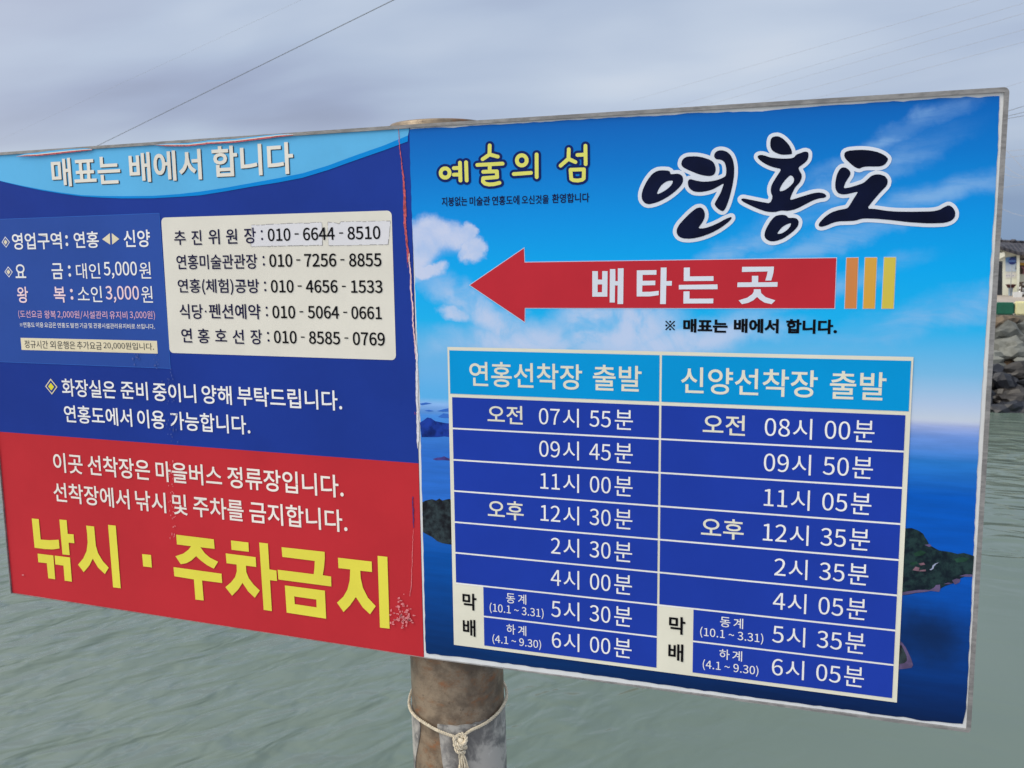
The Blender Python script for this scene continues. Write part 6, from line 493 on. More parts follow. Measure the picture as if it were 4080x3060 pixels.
"bars":[[[8358,-155],[8549,-153],[8551,-1043],[8360,-1044]],[[8665,-153],[8855,-155],[8854,-1043],[8665,-1044]],[[8977,-152],[9163,-154],[9161,-1041],[8973,-1042]]],
"star":[5264,-1388,96],
"isl":{"far":[[[48,-3493],[130,-3446],[225,-3377],[306,-3388],[397,-3445],[558,-3469],[763,-3488],[757,-3769],[597,-3759],[435,-3783],[86,-3801]]],
"haze":[[[160,-3234],[265,-3213],[380,-3234],[264,-3251]],[[449,-3231],[611,-3181],[771,-3148],[769,-3230],[563,-3239]],[[464,-3355],[586,-3274],[768,-3288],[766,-3363],[606,-3370]],[[54,-3091],[199,-3060],[338,-3076],[105,-3122]]],
"islet":[[[318,-4259],[424,-4222],[528,-4209],[586,-4184],[643,-4209],[746,-4233],[746,-4268],[538,-4267],[399,-4280]]],
"near":[[[58,-5211],[130,-5172],[194,-5150],[284,-5128],[377,-5149],[453,-5100],[517,-5139],[610,-5110],[680,-5092],[731,-5117],[708,-6084],[587,-6077],[494,-6070],[378,-6035],[262,-5955],[145,-5909],[56,-5868]]],
"right":[[[9474,-4986],[9542,-4984],[9626,-4970],[9711,-4995],[9763,-5019],[9824,-5061],[9851,-5115],[9896,-5177],[9928,-5254],[10011,-5299],[10096,-5344],[10196,-5348],[10296,-5358],[10396,-5380],[10494,-5352],[10593,-5373],[10663,-5393],[10659,-5765],[10564,-5771],[10468,-5822],[10422,-5902],[10325,-5941],[10227,-5989],[10155,-6045],[10132,-6095],[9998,-6103],[9898,-6139],[9747,-6175],[9630,-6216],[9494,-6247]]],
"shore":[[[9500,-6192],[9627,-6149],[9795,-6106],[9980,-6086],[10045,-6037],[10076,-5986],[10143,-5970],[10150,-6055],[10133,-6108],[9998,-6103],[9898,-6135],[9747,-6165],[9629,-6207],[9502,-6240]],[[10201,-5954],[10274,-5918],[10349,-5925],[10275,-5952]],[[10330,-5874],[10402,-5832],[10469,-5837],[10455,-5899],[10383,-5944]],[[10441,-5783],[10546,-5738],[10657,-5731],[10658,-5774],[10548,-5783]],[[9850,-5261],[9941,-5239],[9968,-5275],[9927,-5292]]],
"village":[[[9773,-5616],[9856,-5589],[9883,-5624],[9808,-5651]],[[9677,-5750],[9725,-5678],[9793,-5690],[9779,-5759]],[[9787,-5739],[9896,-5713],[9897,-5747],[9796,-5761]]],
"lane":[[[9955,-5712],[9995,-5680],[10001,-5632],[10041,-5590],[10107,-5559],[10058,-5601],[10027,-5648],[10021,-5687],[9980,-5719]]],
"field":[[[9680,-5434],[9796,-5366],[9889,-5396],[9833,-5458],[9717,-5488]],[[10352,-5475],[10465,-5427],[10597,-5442],[10534,-5504],[10388,-5537]],[[9621,-5621],[9738,-5581],[9765,-5617],[9673,-5664]]],
"spit":[[[9504,-7098],[9566,-7139],[9631,-7229],[9687,-7340],[9731,-7433],[9767,-7546],[9742,-7599],[9639,-7632],[9511,-7664]]],
"spitin":[[[9501,-7226],[9551,-7181],[9598,-7273],[9649,-7384],[9658,-7472],[9618,-7526],[9511,-7561]]]}})
TX = [q_[:3] + [x / 10000 for x in q_[3:7]] + [q_[7] / 1000] + q_[8:] for q_ in
[["L","shadow","매표는",-9475,-7408,1674,2330,20,"ink",""],
["L","shadow","배에서",-7142,-5129,1688,2350,20,"ink",""],
["L","shadow","합니다",-4838,-2749,1715,2383,20,"ink",""],
["L","head","매표는",-9497,-7429,1690,2346,20,"paper",""],
["L","head","배에서",-7163,-5149,1704,2366,20,"paper",""],
["L","head","합니다",-4857,-2767,1730,2398,20,"paper",""],
["L","price","영업구역",-10937,-9356,233,632,12,"white",""],
["L","price","연홍",-8972,-8213,244,632,12,"white",""],
["L","price","신양",-7470,-6703,244,638,12,"white",""],
["L","price","요",-10923,-10577,-457,-121,12,"white",""],
["L","price","금",-9743,-9385,-484,-105,12,"white",""],
["L","price","대인",-8975,-8240,-479,-112,2,"white",""],
["L","price","5,000",-8131,-7143,-480,-83,10,"white",""],
["L","price","원",-7072,-6744,-477,-98,2,"white",""],
["L","price","왕",-10926,-10565,-1066,-670,12,"pink",""],
["L","price","복",-9737,-9366,-1050,-668,12,"pink",""],
["L","price","소인",-8984,-8237,-1029,-650,2,"white",""],
["L","price","3,000",-8126,-7130,-1043,-647,10,"pink",""],
["L","price","원",-7063,-6737,-1033,-649,2,"white",""],
["L","price","(도선요금",-10941,-10161,-1455,-1249,4,"pink2",""],
["L","price","왕복",-10088,-9721,-1440,-1247,4,"pink2",""],
["L","price","2,000원/시설관리",-9670,-8121,-1446,-1242,4,"pink2",""],
["L","price","유지비",-8051,-7517,-1428,-1240,4,"pink2",""],
["L","price","3,000원)",-7447,-6706,-1435,-1226,4,"pink2",""],
["L","price","※",-10919,-10835,-1648,-1567,2,"white",""],
["L","price","연홍도",-10811,-10431,-1670,-1543,2,"white",""],
["L","price","이용",-10392,-10149,-1667,-1541,2,"white",""],
["L","price","요금은",-10116,-9738,-1665,-1540,2,"white",""],
["L","price","연홍도",-9699,-9316,-1663,-1538,2,"white",""],
["L","price","발전",-9284,-9037,-1660,-1537,2,"white",""],
["L","price","기금",-8996,-8757,-1659,-1535,2,"white",""],
["L","price","및",-8716,-8605,-1657,-1534,2,"white",""],
["L","price","관광시설관리유지비로",-8568,-7308,-1653,-1531,2,"white",""],
["L","price","쓰입니다.",-7264,-6733,-1647,-1527,2,"white",""],
["L","banner","정규시간",-10823,-10059,-2185,-1991,0,"ink",""],
["L","banner","외",-9987,-9812,-2180,-1989,0,"ink",""],
["L","banner","운행은",-9757,-9188,-2177,-1987,0,"ink",""],
["L","banner","추가요금",-9131,-8362,-2171,-1983,0,"ink",""],
["L","banner","20,000원입니다.",-8307,-6801,-2162,-1977,0,"ink",""],
["L","box","추",-6017,-5698,277,598,10,"navyink",""],
["L","box","진",-5534,-5259,272,600,10,"navyink",""],
["L","box","위",-5073,-4770,274,609,10,"navyink",""],
["L","box","원",-4599,-4300,283,610,10,"navyink",""],
["L","box","장",-4116,-3809,284,622,10,"navyink",""],
["L","box","연",-5985,-5688,-1937,-1612,10,"navyink",""],
["L","box","홍",-5525,-5201,-1945,-1611,10,"navyink",""],
["L","box","호",-5045,-4723,-1893,-1615,10,"navyink",""],
["L","box","선",-4567,-4264,-1935,-1614,10,"navyink",""],
["L","box","장",-4087,-3781,-1938,-1605,10,"navyink",""],
["L","box","연홍미술관관장",-5994,-3805,-273,58,10,"navyink",""],
["L","box","연홍(체험)공방",-5998,-3789,-843,-485,10,"navyink",""],
["L","box","식당",-5995,-5343,-1395,-1057,10,"navyink",""],
["L","box","펜션예약",-5173,-3788,-1380,-1044,10,"navyink",""],
["L","box","010",-3499,-2921,321,593,14,"black",""],
["L","box","6644",-2605,-1826,322,594,14,"black",""],
["L","box","8510",-1517,-739,322,594,14,"black",""],
["L","box","010",-3491,-2904,-235,43,14,"black",""],
["L","box","7256",-2602,-1813,-238,43,14,"black",""],
["L","box","8855",-1504,-735,-240,38,14,"black",""],
["L","box","010",-3484,-2902,-790,-513,14,"black",""],
["L","box","4656",-2592,-1805,-791,-515,14,"black",""],
["L","box","1533",-1478,-730,-791,-521,14,"black",""],
["L","box","010",-3476,-2890,-1351,-1072,14,"black",""],
["L","box","5064",-2574,-1794,-1344,-1068,14,"black",""],
["L","box","0661",-1493,-767,-1341,-1070,14,"black",""],
["L","box","010",-3467,-2882,-1900,-1619,14,"black",""],
["L","box","8585",-2568,-1793,-1896,-1617,14,"black",""],
["L","box","0769",-1481,-714,-1896,-1614,14,"black",""],
["L","notice","화장실은",-9720,-8034,-3348,-2911,12,"white",""],
["L","notice","준비",-7880,-7070,-3336,-2902,12,"white",""],
["L","notice","중이니",-6923,-5674,-3341,-2903,12,"white",""],
["L","notice","양해",-5512,-4682,-3340,-2905,12,"white",""],
["L","notice","부탁드립니다.",-4526,-1806,-3336,-2896,12,"white",""],
["L","notice_second","연홍도에서",-9713,-7599,-4004,-3563,12,"white",""],
["L","notice_second","이용",-7436,-6616,-4013,-3566,12,"white",""],
["L","notice_second","가능합니다.",-6469,-4220,-4005,-3564,12,"white",""],
["L","warn","이곳",-10199,-9250,-5297,-4794,12,"warm",""],
["L","warn","선착장은",-9090,-7164,-5293,-4784,12,"warm",""],
["L","warn","마을버스",-6989,-5082,-5287,-4786,12,"warm",""],
["L","warn","정류장입니다.",-4924,-1851,-5282,-4771,12,"warm",""],
["L","warn_second","선착장에서",-10277,-7857,-6063,-5560,12,"warm",""],
["L","warn_second","낚시",-7670,-6753,-6061,-5558,12,"warm",""],
["L","warn_second","및",-6558,-6127,-6063,-5557,12,"warm",""],
["L","warn_second","주차를",-5953,-4525,-6065,-5554,12,"warm",""],
["L","warn_second","금지합니다.",-4364,-1789,-6061,-5549,12,"warm",""],
["R","sub","매표는",5509,6327,-1516,-1257,40,"black",""],
["R","sub","배에서",6438,7236,-1507,-1245,40,"black",""],
["R","sub","합니다.",7366,8243,-1506,-1244,40,"black",""],
["R","greet","지붕없는",658,1207,948,1130,16,"navyink",""],
["R","greet","미술관",1257,1689,943,1121,16,"navyink",""],
["R","greet","연홍도에",1731,2297,940,1121,16,"navyink",""],
["R","greet","오신것을",2345,2895,942,1111,16,"navyink",""],
["R","greet","환영합니다",2961,3699,946,1123,16,"navyink",""],
["R","table","연홍선착장",1191,3557,-2680,-2167,10,"cream",""],
["R","table","출발",3773,4732,-2670,-2168,10,"cream",""],
["R","table","신양선착장",5485,7943,-2670,-2165,10,"cream",""],
["R","table","출발",8156,9099,-2673,-2166,10,"cream",""],
["R","table","오전",1572,2325,-3426,-3048,10,"cream",""],
["R","table","오후",1543,2322,-5431,-5031,10,"cream",""],
["R","table","오전",5906,6685,-3436,-3050,10,"cream",""],
["R","table","오후",5905,6703,-5454,-5055,10,"cream",""],
["R","table","동",1921,2113,-7225,-7011,4,"white",""],
["R","table","계",2179,2358,-7218,-7003,4,"white",""],
["R","table","하",1916,2111,-7904,-7684,4,"white",""],
["R","table","계",2171,2351,-7903,-7686,4,"white",""],
["R","table","동",6299,6492,-7219,-7013,4,"white",""],
["R","table","계",6551,6733,-7218,-7010,4,"white",""],
["R","table","하",6296,6490,-7879,-7670,4,"white",""],
["R","table","계",6543,6728,-7878,-7668,4,"white",""],
["R","table","(10.1 ~ 3.31)",1550,2731,-7493,-7259,2,"white",""],
["R","table","(4.1 ~ 9.30)",1601,2671,-8172,-7947,2,"white",""],
["R","table","(10.1 ~ 3.31)",5921,7114,-7486,-7262,2,"white",""],
["R","table","(4.1 ~ 9.30)",5981,7040,-8147,-7923,2,"white",""],
["R","table","막",937,1253,-7480,-7109,22,"black",""],
["R","table","배",932,1219,-8062,-7687,22,"black",""],
["R","table","막",5312,5632,-7476,-7114,22,"black",""],
["R","table","배",5304,5600,-8038,-7675,22,"black",""],
["R","table","07",2667,3098,-3401,-3071,0,"white","00"],
["R","table","시",3161,3489,-3431,-3054,0,"white",""],
["R","table","55",3713,4133,-3401,-3071,0,"white","00"],
["R","table","분",4211,4569,-3429,-3040,0,"white",""],
["R","table","09",2667,3098,-4064,-3731,0,"white","00"],
["R","table","시",3161,3489,-4095,-3713,0,"white",""],
["R","table","45",3713,4133,-4064,-3731,0,"white","00"],
["R","table","분",4211,4569,-4093,-3700,0,"white",""],
["R","table","11",2667,3098,-4728,-4393,0,"white","00"],
["R","table","시",3161,3489,-4759,-4376,0,"white",""],
["R","table","00",3713,4133,-4728,-4393,0,"white","00"],
["R","table","분",4211,4569,-4757,-4362,0,"white",""],
["R","table","12",2667,3098,-5397,-5058,0,"white","00"],
["R","table","시",3161,3489,-5427,-5041,0,"white",""],
["R","table","30",3713,4133,-5397,-5058,0,"white","00"],
["R","table","분",4211,4569,-5426,-5027,0,"white",""],
["R","table"," 2",2667,3098,-6068,-5728,0,"white","00"],
["R","table","시",3161,3489,-6099,-5710,0,"white",""],
["R","table","30",3713,4133,-6068,-5728,0,"white","00"],
["R","table","분",4211,4569,-6097,-5696,0,"white",""],
["R","table"," 4",2667,3098,-6742,-6399,0,"white","00"],
["R","table","시",3161,3489,-6774,-6381,0,"white",""],
["R","table","00",3713,4133,-6742,-6399,0,"white","00"],
["R","table","분",4211,4569,-6772,-6367,0,"white",""],
["R","table"," 5",2667,3098,-7412,-7065,0,"white","00"],
["R","table","시",3161,3489,-7443,-7047,0,"white",""],
["R","table","30",3713,4133,-7412,-7065,0,"white","00"],
["R","table","분",4211,4569,-7441,-7033,0,"white",""],
["R","table"," 6",2667,3098,-8075,-7734,0,"white","00"],
["R","table","시",3161,3489,-8106,-7717,0,"white",""],
["R","table","00",3713,4133,-8075,-7734,0,"white","00"],
["R","table","분",4211,4569,-8104,-7703,0,"white",""],
["R","table","08",7040,7487,-3413,-3078,0,"white","00"],
["R","table","시",7542,7876,-3444,-3061,0,"white",""],
["R","table","00",8095,8529,-3413,-3078,0,"white","00"],
["R","table","분",8591,8939,-3442,-3047,0,"white",""],
["R","table","09",7040,7487,-4084,-3745,0,"white","00"],
["R","table","시",7542,7876,-4115,-3728,0,"white",""],
["R","table","50",8095,8529,-4084,-3745,0,"white","00"],
["R","table","분",8591,8939,-4113,-3714,0,"white",""],
["R","table","11",7040,7487,-4753,-4416,0,"white","00"],
["R","table","시",7542,7876,-4784,-4398,0,"white",""],
["R","table","05",8095,8529,-4753,-4416,0,"white","00"],
["R","table","분",8591,8939,-4782,-4385,0,"white",""],
["R","table","12",7040,7487,-5425,-5086,0,"white","00"],
["R","table","시",7542,7876,-5456,-5068,0,"white",""],
["R","table","35",8095,8529,-5425,-5086,0,"white","00"],
["R","table","분",8591,8939,-5454,-5055,0,"white",""],
["R","table"," 2",7040,7487,-6086,-5746,0,"white","00"],
["R","table","시",7542,7876,-6117,-5729,0,"white",""],
["R","table","35",8095,8529,-6086,-5746,0,"white","00"],
["R","table","분",8591,8939,-6115,-5715,0,"white",""],
["R","table"," 4",7040,7487,-6753,-6412,0,"white","00"],
["R","table","시",7542,7876,-6784,-6394,0,"white",""],
["R","table","05",8095,8529,-6753,-6412,0,"white","00"],
["R","table","분",8591,8939,-6782,-6380,0,"white",""],
["R","table"," 5",7040,7487,-7412,-7074,0,"white","00"],
["R","table","시",7542,7876,-7442,-7057,0,"white",""],
["R","table","35",8095,8529,-7412,-7074,0,"white","00"],
["R","table","분",8591,8939,-7440,-7043,0,"white",""],
["R","table"," 6",7040,7487,-8067,-7733,0,"white","00"],
["R","table","시",7542,7876,-8097,-7716,0,"white",""],
["R","table","05",8095,8529,-8067,-7733,0,"white","00"],
["R","table","분",8591,8939,-8096,-7702,0,"white",""]]]
SEAM, FOLD = WD['seam'], WD['fold']
pole_bot, pole_top = Vector(WD['pole_bot']), Vector(WD['pole_top'])
axis = (pole_top - pole_bot).normalized()
DECK = H - 1.66
base = pole_bot + axis * ((DECK - pole_bot.z) / axis.z)
def place(plane, u, v, off):
    if plane == 'R': return Vector((SEAM + u, -off, v + H))
    return Vector((SEAM + u * math.cos(FOLD) - off * math.sin(FOLD), -u * math.sin(FOLD) - off * math.cos(FOLD), v + H))
class Sheet(MB):
    """printed sheet work on one half of the board: polygons in board metres at a small height off the board"""
    def __init__(s, plane): super().__init__(base); s.p = plane
    def poly(s, loops, m, off, thick=0.):
        if loops and not isinstance(loops[0][0], (list, tuple)): loops = [loops]
        vv = [[Vector((u, v, 0)) for u, v in lp] for lp in loops]
        flat = [p for lp in vv for p in lp]
        tris = tessellate_polygon(vv)
        fs = []
        for a, b, c in tris:
            ar = (flat[b].x - flat[a].x) * (flat[c].y - flat[a].y) - (flat[c].x - flat[a].x) * (flat[b].y - flat[a].y)
            if abs(ar) < 1e-12: continue
            fs.append((a, b, c) if ar > 0 else (a, c, b))
        s.add([place(s.p, p.x, p.y, off) for p in flat], fs, m)
        if thick:
            for lp in vv:
                n = len(lp)
                vs = [place(s.p, p.x, p.y, off) for p in lp] + [place(s.p, p.x, p.y, off - thick) for p in lp]
                s.add(vs, [(i, (i + 1) % n, n + (i + 1) % n, n + i) for i in range(n)], m)
    def nest(s, loops, m, off):
        for grp in glyph_groups(loops): s.poly([loops[i] for i in grp], m, off)
    def rect(s, u0, u1, v0, v1, m, off, thick=0.): s.poly([[(u0, v0), (u1, v0), (u1, v1), (u0, v1)]], m, off, thick)
    def disc(s, u, v, rr, m, off, n=18): s.poly([[(u + rr * math.cos(2 * math.pi * i / n), v + rr * math.sin(2 * math.pi * i / n)) for i in range(n)]], m, off)
    def text(s, st, u0, u1, v0, v1, bold, m, off, ref=''):
        gs, bb = layout(st, bold)
        if ref: bb = layout(ref, bold)[1]
        sx = (u1 - u0) / (bb[1] - bb[0]); sy = (v1 - v0) / (bb[3] - bb[2])
        for g in gs: s.poly([[(u0 + (x - bb[0]) * sx, v0 + (y - bb[2]) * sy) for x, y in c] for c in g], m, off)

ILL = 0.93          # how much a white sheet returns in this light
def ink(name, r, g, b, rough=.42, var=.05, vs=5.):
    c = tuple(min(.9, x / ILL) for x in lin(r, g, b)); return mat('print_' + name, c, rough, var, vs, 0, 60, 0, .09)
INK = dict(white=ink('white', 233, 234, 236), paper=ink('paper', 224, 221, 213), cream=ink('cream', 222, 221, 206), warm=ink('warm_white', 236, 229, 224),
           pink=ink('pink', 240, 210, 220), pink2=ink('light_pink', 216, 174, 202), ink=ink('charcoal', 45, 48, 58), navyink=ink('navy_ink', 20, 18, 62), black=ink('black', 8, 8, 14),
           sky=ink('header_blue', 94, 178, 229), band=ink('band_blue', 0, 134, 217), navy=ink('navy', 28, 56, 145, .42, .09, 3), stick=ink('sticker_blue', 44, 78, 160, .4, .06, 3),
           red=ink('red', 186, 46, 55, .42, .06, 3), yellow=ink('yellow', 225, 217, 80), box=ink('box_white', 219, 217, 208, .45, .03, 9), banner=ink('banner_cream', 222, 213, 186),
           patch=ink('patch_white', 217, 218, 225, .3, .02, 9), edge=ink('patch_edge', 150, 148, 150), tearred=ink('torn_red', 184, 88, 94, .8, .4, 160), tearpale=ink('torn_pale', 226, 190, 192, .8, .2, 150),
           tearwhite=ink('torn_white', 214, 214, 222, .8, .15, 200), tearpurple=ink('torn_purple', 88, 52, 110, .8, .3, 150), residue=ink('residue', 74, 92, 158, .7, .3, 200), scuff=ink('scuff', 214, 128, 134, .8, .25, 200),
           dyellow=ink('diamond_yellow', 222, 214, 60), outline=ink('pale_outline', 196, 208, 234), thead=ink('table_head', 0, 148, 216, .42, .04, 4), trow=ink('table_row', 30, 60, 166, .42, .07, 3),
           arrow=ink('arrow_red', 187, 44, 57, .42, .07, 3), orange=ink('bar_orange', 208, 134, 76), amber=ink('bar_amber', 216, 165, 72), byellow=ink('bar_yellow', 210, 193, 82),
           titlewhite=ink('title_white', 214, 222, 236), title=ink('title_navy', 7, 15, 44, .42, .45, 7), artnavy=ink('art_navy', 12, 34, 100), artyellow=ink('art_yellow', 222, 222, 112),
           islfar=ink('far_island', 24, 52, 138, .42, .5, 40), islhaze=ink('haze_island', 54, 108, 200), islet=ink('islet', 70, 62, 132, .42, .3, 60), rock=ink('shore_pink', 92, 80, 116, .42, .25, 50),
           village=ink('village', 120, 92, 106, .42, .3, 70), field=ink('field', 34, 66, 54, .42, .4, 40), lane=ink('lane', 150, 160, 190))
def islmat(name, a, b, sc_):
    m, k, bs, co = pmat('print_' + name)
    f = k.noise(co, sc_, 6, .7); f2 = k.noise(co, sc_ * 3.3, 3, .6)
    c = k.mix(k.step(k.m('ADD', k.m('MULTIPLY', f, .6), k.m('MULTIPLY', f2, .4)), .4, .62), tuple(x / ILL for x in lin(*a)), tuple(x / ILL for x in lin(*b)))
    k.put(bs.inputs['Base Color'], c); bs.inputs['Roughness'].default_value = .42; bs.inputs['Specular IOR Level'].default_value = .14
    return m
ISL_DARK = islmat('dark_island', (20, 22, 30), (52, 66, 72), 26); ISL_GREEN = islmat('green_island', (12, 26, 38), (34, 58, 60), 34)

# the picture printed on the right-hand poster: sky, streaks of cloud and sea
def picture():
    m, k, b, co = pmat('print_seascape')
    co = k.vm('ADD', co, tuple(base))
    x_, y_, z_ = k.xyz(co)
    u = k.m('SUBTRACT', x_, SEAM); v = k.m('SUBTRACT', z_, H)
    hz = -.300
    s_ = k.m('DIVIDE', k.m('SUBTRACT', v, hz), .553, None, True)
    L = lambda r, g, b_: tuple(c / ILL for c in lin(r, g, b_))
    skyc = k.ramp(s_, [(0, L(196, 208, 226)), (.05, L(176, 200, 232)), (.15, L(120, 188, 234)), (.3, L(24, 178, 242)), (.48, L(0, 168, 242)), (.66, L(0, 146, 230)), (.84, L(0, 120, 208)), (1, L(0, 98, 188))])
    leftmask = k.step(u, .05, .45)
    skyc = k.mix(k.m('MULTIPLY', k.m('SUBTRACT', 1., leftmask), k.step(s_, .32, .02)), skyc, L(92, 178, 238))
    uv = k.comb(u, v, 0.0)
    wob = k.vm('SUBTRACT', k.noise(uv, 7, 5, .62, 0, True), (.5, .5, .5))
    wv = k.vm('ADD', uv, k.vm('MULTIPLY', wob, (.13, .10, 0)))
    def ell(cx, cy, rx, ry, rot=0., soft=.75):
        mm = k.node('ShaderNodeMapping', vector_type='TEXTURE'); k.put(mm.inputs[0], wv)
        mm.inputs['Location'].default_value = (cx, cy, 0); mm.inputs['Rotation'].default_value = (0, 0, rot); mm.inputs['Scale'].default_value = (rx, ry, 1)
        return k.step(k.vm('LENGTH', mm.outputs[0], None, 1), 1.0, 1 - soft)
    def mx(*a):
        r_ = a[0]
        for q_ in a[1:]: r_ = k.m('MAXIMUM', r_, q_)
        return r_
    tex = k.step(k.noise(uv, 16, 6, .6, .3), .3, .62, .72, 1.)
    tex2 = k.step(k.noise(k.mapping(uv, (0, 0, 0), (0, 0, -.42), (1.0, 3.6, 1)), 6, 6, .62, .4), .34, .66, .0, 1.)
    cum = mx(ell(.045, .034, .085, .056, 0, .4), ell(.0, -.0, .062, .072, 0, .5), ell(.127, .008, .036, .036, 0, .4), ell(.108, .045, .03, .03, 0, .4), ell(.034, -.034, .05, .02, 0, .45))
    hol = ell(.078, -.006, .045, .028, 0, .8)
    cum = k.m('MULTIPLY', k.m('MULTIPLY', cum, tex), k.m('SUBTRACT', 1., k.m('MULTIPLY', hol, .85)))
    lowc = mx(ell(.16, -.12, .2, .05, -.5, .9), ell(.22, -.18, .26, .06, 0, .9), ell(.42, -.135, .16, .07, .1, .7), ell(.52, -.165, .32, .05, .08, .85), ell(.09, -.12, .045, .02, 0, .7), ell(.12, -.095, .03, .03, -.5, .8))
    lowc = k.m('MULTIPLY', lowc, k.step(k.noise(uv, 9, 6, .6, .5), .32, .58, .3, 1.))
    cir = mx(ell(.83, .11, .26, .04, .48, .95), ell(.98, .095, .24, .035, .26, .95), ell(.62, -.015, .3, .03, .42, .95), ell(.80, .01, .26, .03, .34, .9), ell(.78, -.075, .24, .035, .3, .95), ell(.99, -.12, .28, .045, .25, .9), ell(.90, .19, .2, .03, .5, .95))
    cir = k.m('MULTIPLY', cir, k.m('ADD', .3, k.m('MULTIPLY', tex2, .7)))
    wcol = L(198, 210, 240); lav = L(146, 190, 236)
    c = k.mix(k.m('MULTIPLY', cir, .68), skyc, lav); c = k.mix(lowc, c, L(186, 206, 240)); c = k.mix(cum, c, wcol)
    # sea
    dd = k.m('DIVIDE', k.m('SUBTRACT', hz, v), .56, None, True)
    sea = k.ramp(dd, [(0, L(176, 188, 228)), (.05, L(110, 150, 224)), (.13, L(40, 122, 208)), (.24, L(0, 88, 190)), (.5, L(0, 84, 188)), (.7, L(0, 70, 160)), (.88, L(0, 46, 112)), (1, L(0, 30, 76))])
    seaL = k.ramp(dd, [(0, L(150, 190, 238)), (.06, L(70, 140, 224)), (.2, L(46, 112, 208)), (.42, L(40, 108, 205)), (.6, L(0, 80, 168)), (.85, L(0, 58, 128)), (1, L(0, 44, 98))])
    sea = k.mix(k.step(u, .1, .8), seaL, sea)
    strk = k.step(k.noise(k.mapping(uv, (0, 0, 0), (0, 0, 0), (1, 9, 1)), 7, 5, .6), .3, .7, .9, 1.1)
    sea = k.mix(1.0, sea, k.comb(strk, strk, strk), 'MULTIPLY')
    dk = k.step(k.vm('LENGTH', k.vm('MULTIPLY', k.vm('SUBTRACT', wv, (1.0, -.69, 0)), (7, 11, 0)), None, 1), 1., .1)
    sea = k.mix(k.m('MULTIPLY', dk, .8), sea, L(6, 30, 62))
    c = k.mix(k.step(v, hz - .012, hz + .006), sea, c)
    k.put(b.inputs['Base Color'], c); b.inputs['Roughness'].default_value = .42; b.inputs['Specular IOR Level'].default_value = .14
    bn = k.node('ShaderNodeBump'); bn.inputs['Strength'].default_value = .12; bn.inputs['Distance'].default_value = .002
    k.put(bn.inputs['Height'], k.noise(uv, 14, 3, .5)); k.put(b.inputs['Normal'], bn.outputs[0])
    return m
PIC = picture()

def metal_frame():
    m, k, b, co = pmat('weathered_aluminium')
    f = k.noise(k.mapping(co, (0, 0, 0), (0, 0, 0), (.25, .25, 1)), 160, 5, .7); g_ = k.noise(co, 22, 5, .65)
    c = k.mix(k.step(k.m('ADD', k.m('MULTIPLY', f, .5), k.m('MULTIPLY', g_, .5)), .38, .62), (.185, .184, .19), (.32, .318, .322))
    k.put(b.inputs['Base Color'], c); b.inputs['Roughness'].default_value = .55; b.inputs['Metallic'].default_value = .25
    bn = k.node('ShaderNodeBump'); bn.inputs['Strength'].default_value = .35; bn.inputs['Distance'].default_value = .002
    k.put(bn.inputs['Height'], f); k.put(b.inputs['Normal'], bn.outputs[0])
    return m
FRAME = metal_frame()
def rust_mat():
    m, k, b, co = pmat('rusty_steel')
    x_, y_, z_ = k.xyz(co)
    f = k.noise(co, 14, 8, .68, .3); g_ = k.noise(k.mapping(co, (3, 1, 0), (0, 0, 0), (1, 1, 1.7)), 17, 8, .72, .15); sp = k.noise(co, 90, 4, .7)
    c = k.mix(k.step(f, .36, .64), lin(98, 84, 70), lin(146, 130, 110))
    c = k.mix(k.m('MULTIPLY', k.step(g_, .47, .66), .65), c, lin(124, 92, 64))
    c = k.mix(k.m('MULTIPLY', k.step(g_, .56, .7), .75), c, lin(146, 90, 52))
    c = k.mix(k.m('MULTIPLY', k.step(sp, .6, .72), .6), c, lin(70, 58, 50))
    # ring stain along the top of the wrap
    k.put(b.inputs['Base Color'], c); b.inputs['Roughness'].default_value = .36; b.inputs['Metallic'].default_value = .3
    bn = k.node('ShaderNodeBump'); bn.inputs['Strength'].default_value = .4; bn.inputs['Distance'].default_value = .003
    k.put(bn.inputs['Height'], k.m('ADD', g_, k.m('MULTIPLY', sp, .5))); k.put(b.inputs['Normal'], bn.outputs[0])
    return m
RUST = rust_mat()
def wrap_mat():
    m, k, b, co = pmat('worn_grey_coating')
    f = k.noise(co, 11, 6, .62, .4); g_ = k.noise(k.mapping(co, (2, 2, 2)), 26, 6, .7)
    c = k.mix(k.step(f, .42, .58), lin(112, 111, 112), lin(184, 181, 176))
    c = k.mix(k.m('MULTIPLY', k.step(g_, .55, .7), .7), c, lin(94, 93, 95))
    c = k.mix(k.m('MULTIPLY', k.step(k.noise(co, 44, 3, .6), .62, .7), .6), c, lin(204, 202, 198))
    k.put(b.inputs['Base Color'], c); b.inputs['Roughness'].default_value = .45
    bn = k.node('ShaderNodeBump'); bn.inputs['Strength'].default_value = .3; bn.inputs['Distance'].default_value = .002
    k.put(bn.inputs['Height'], g_); k.put(b.inputs['Normal'], bn.outputs[0])
    return m
WRAP = wrap_mat()
PAPER = mat('white_backing', lin(224, 228, 232), .3, .05, 20, 0, 60, 0, .5)

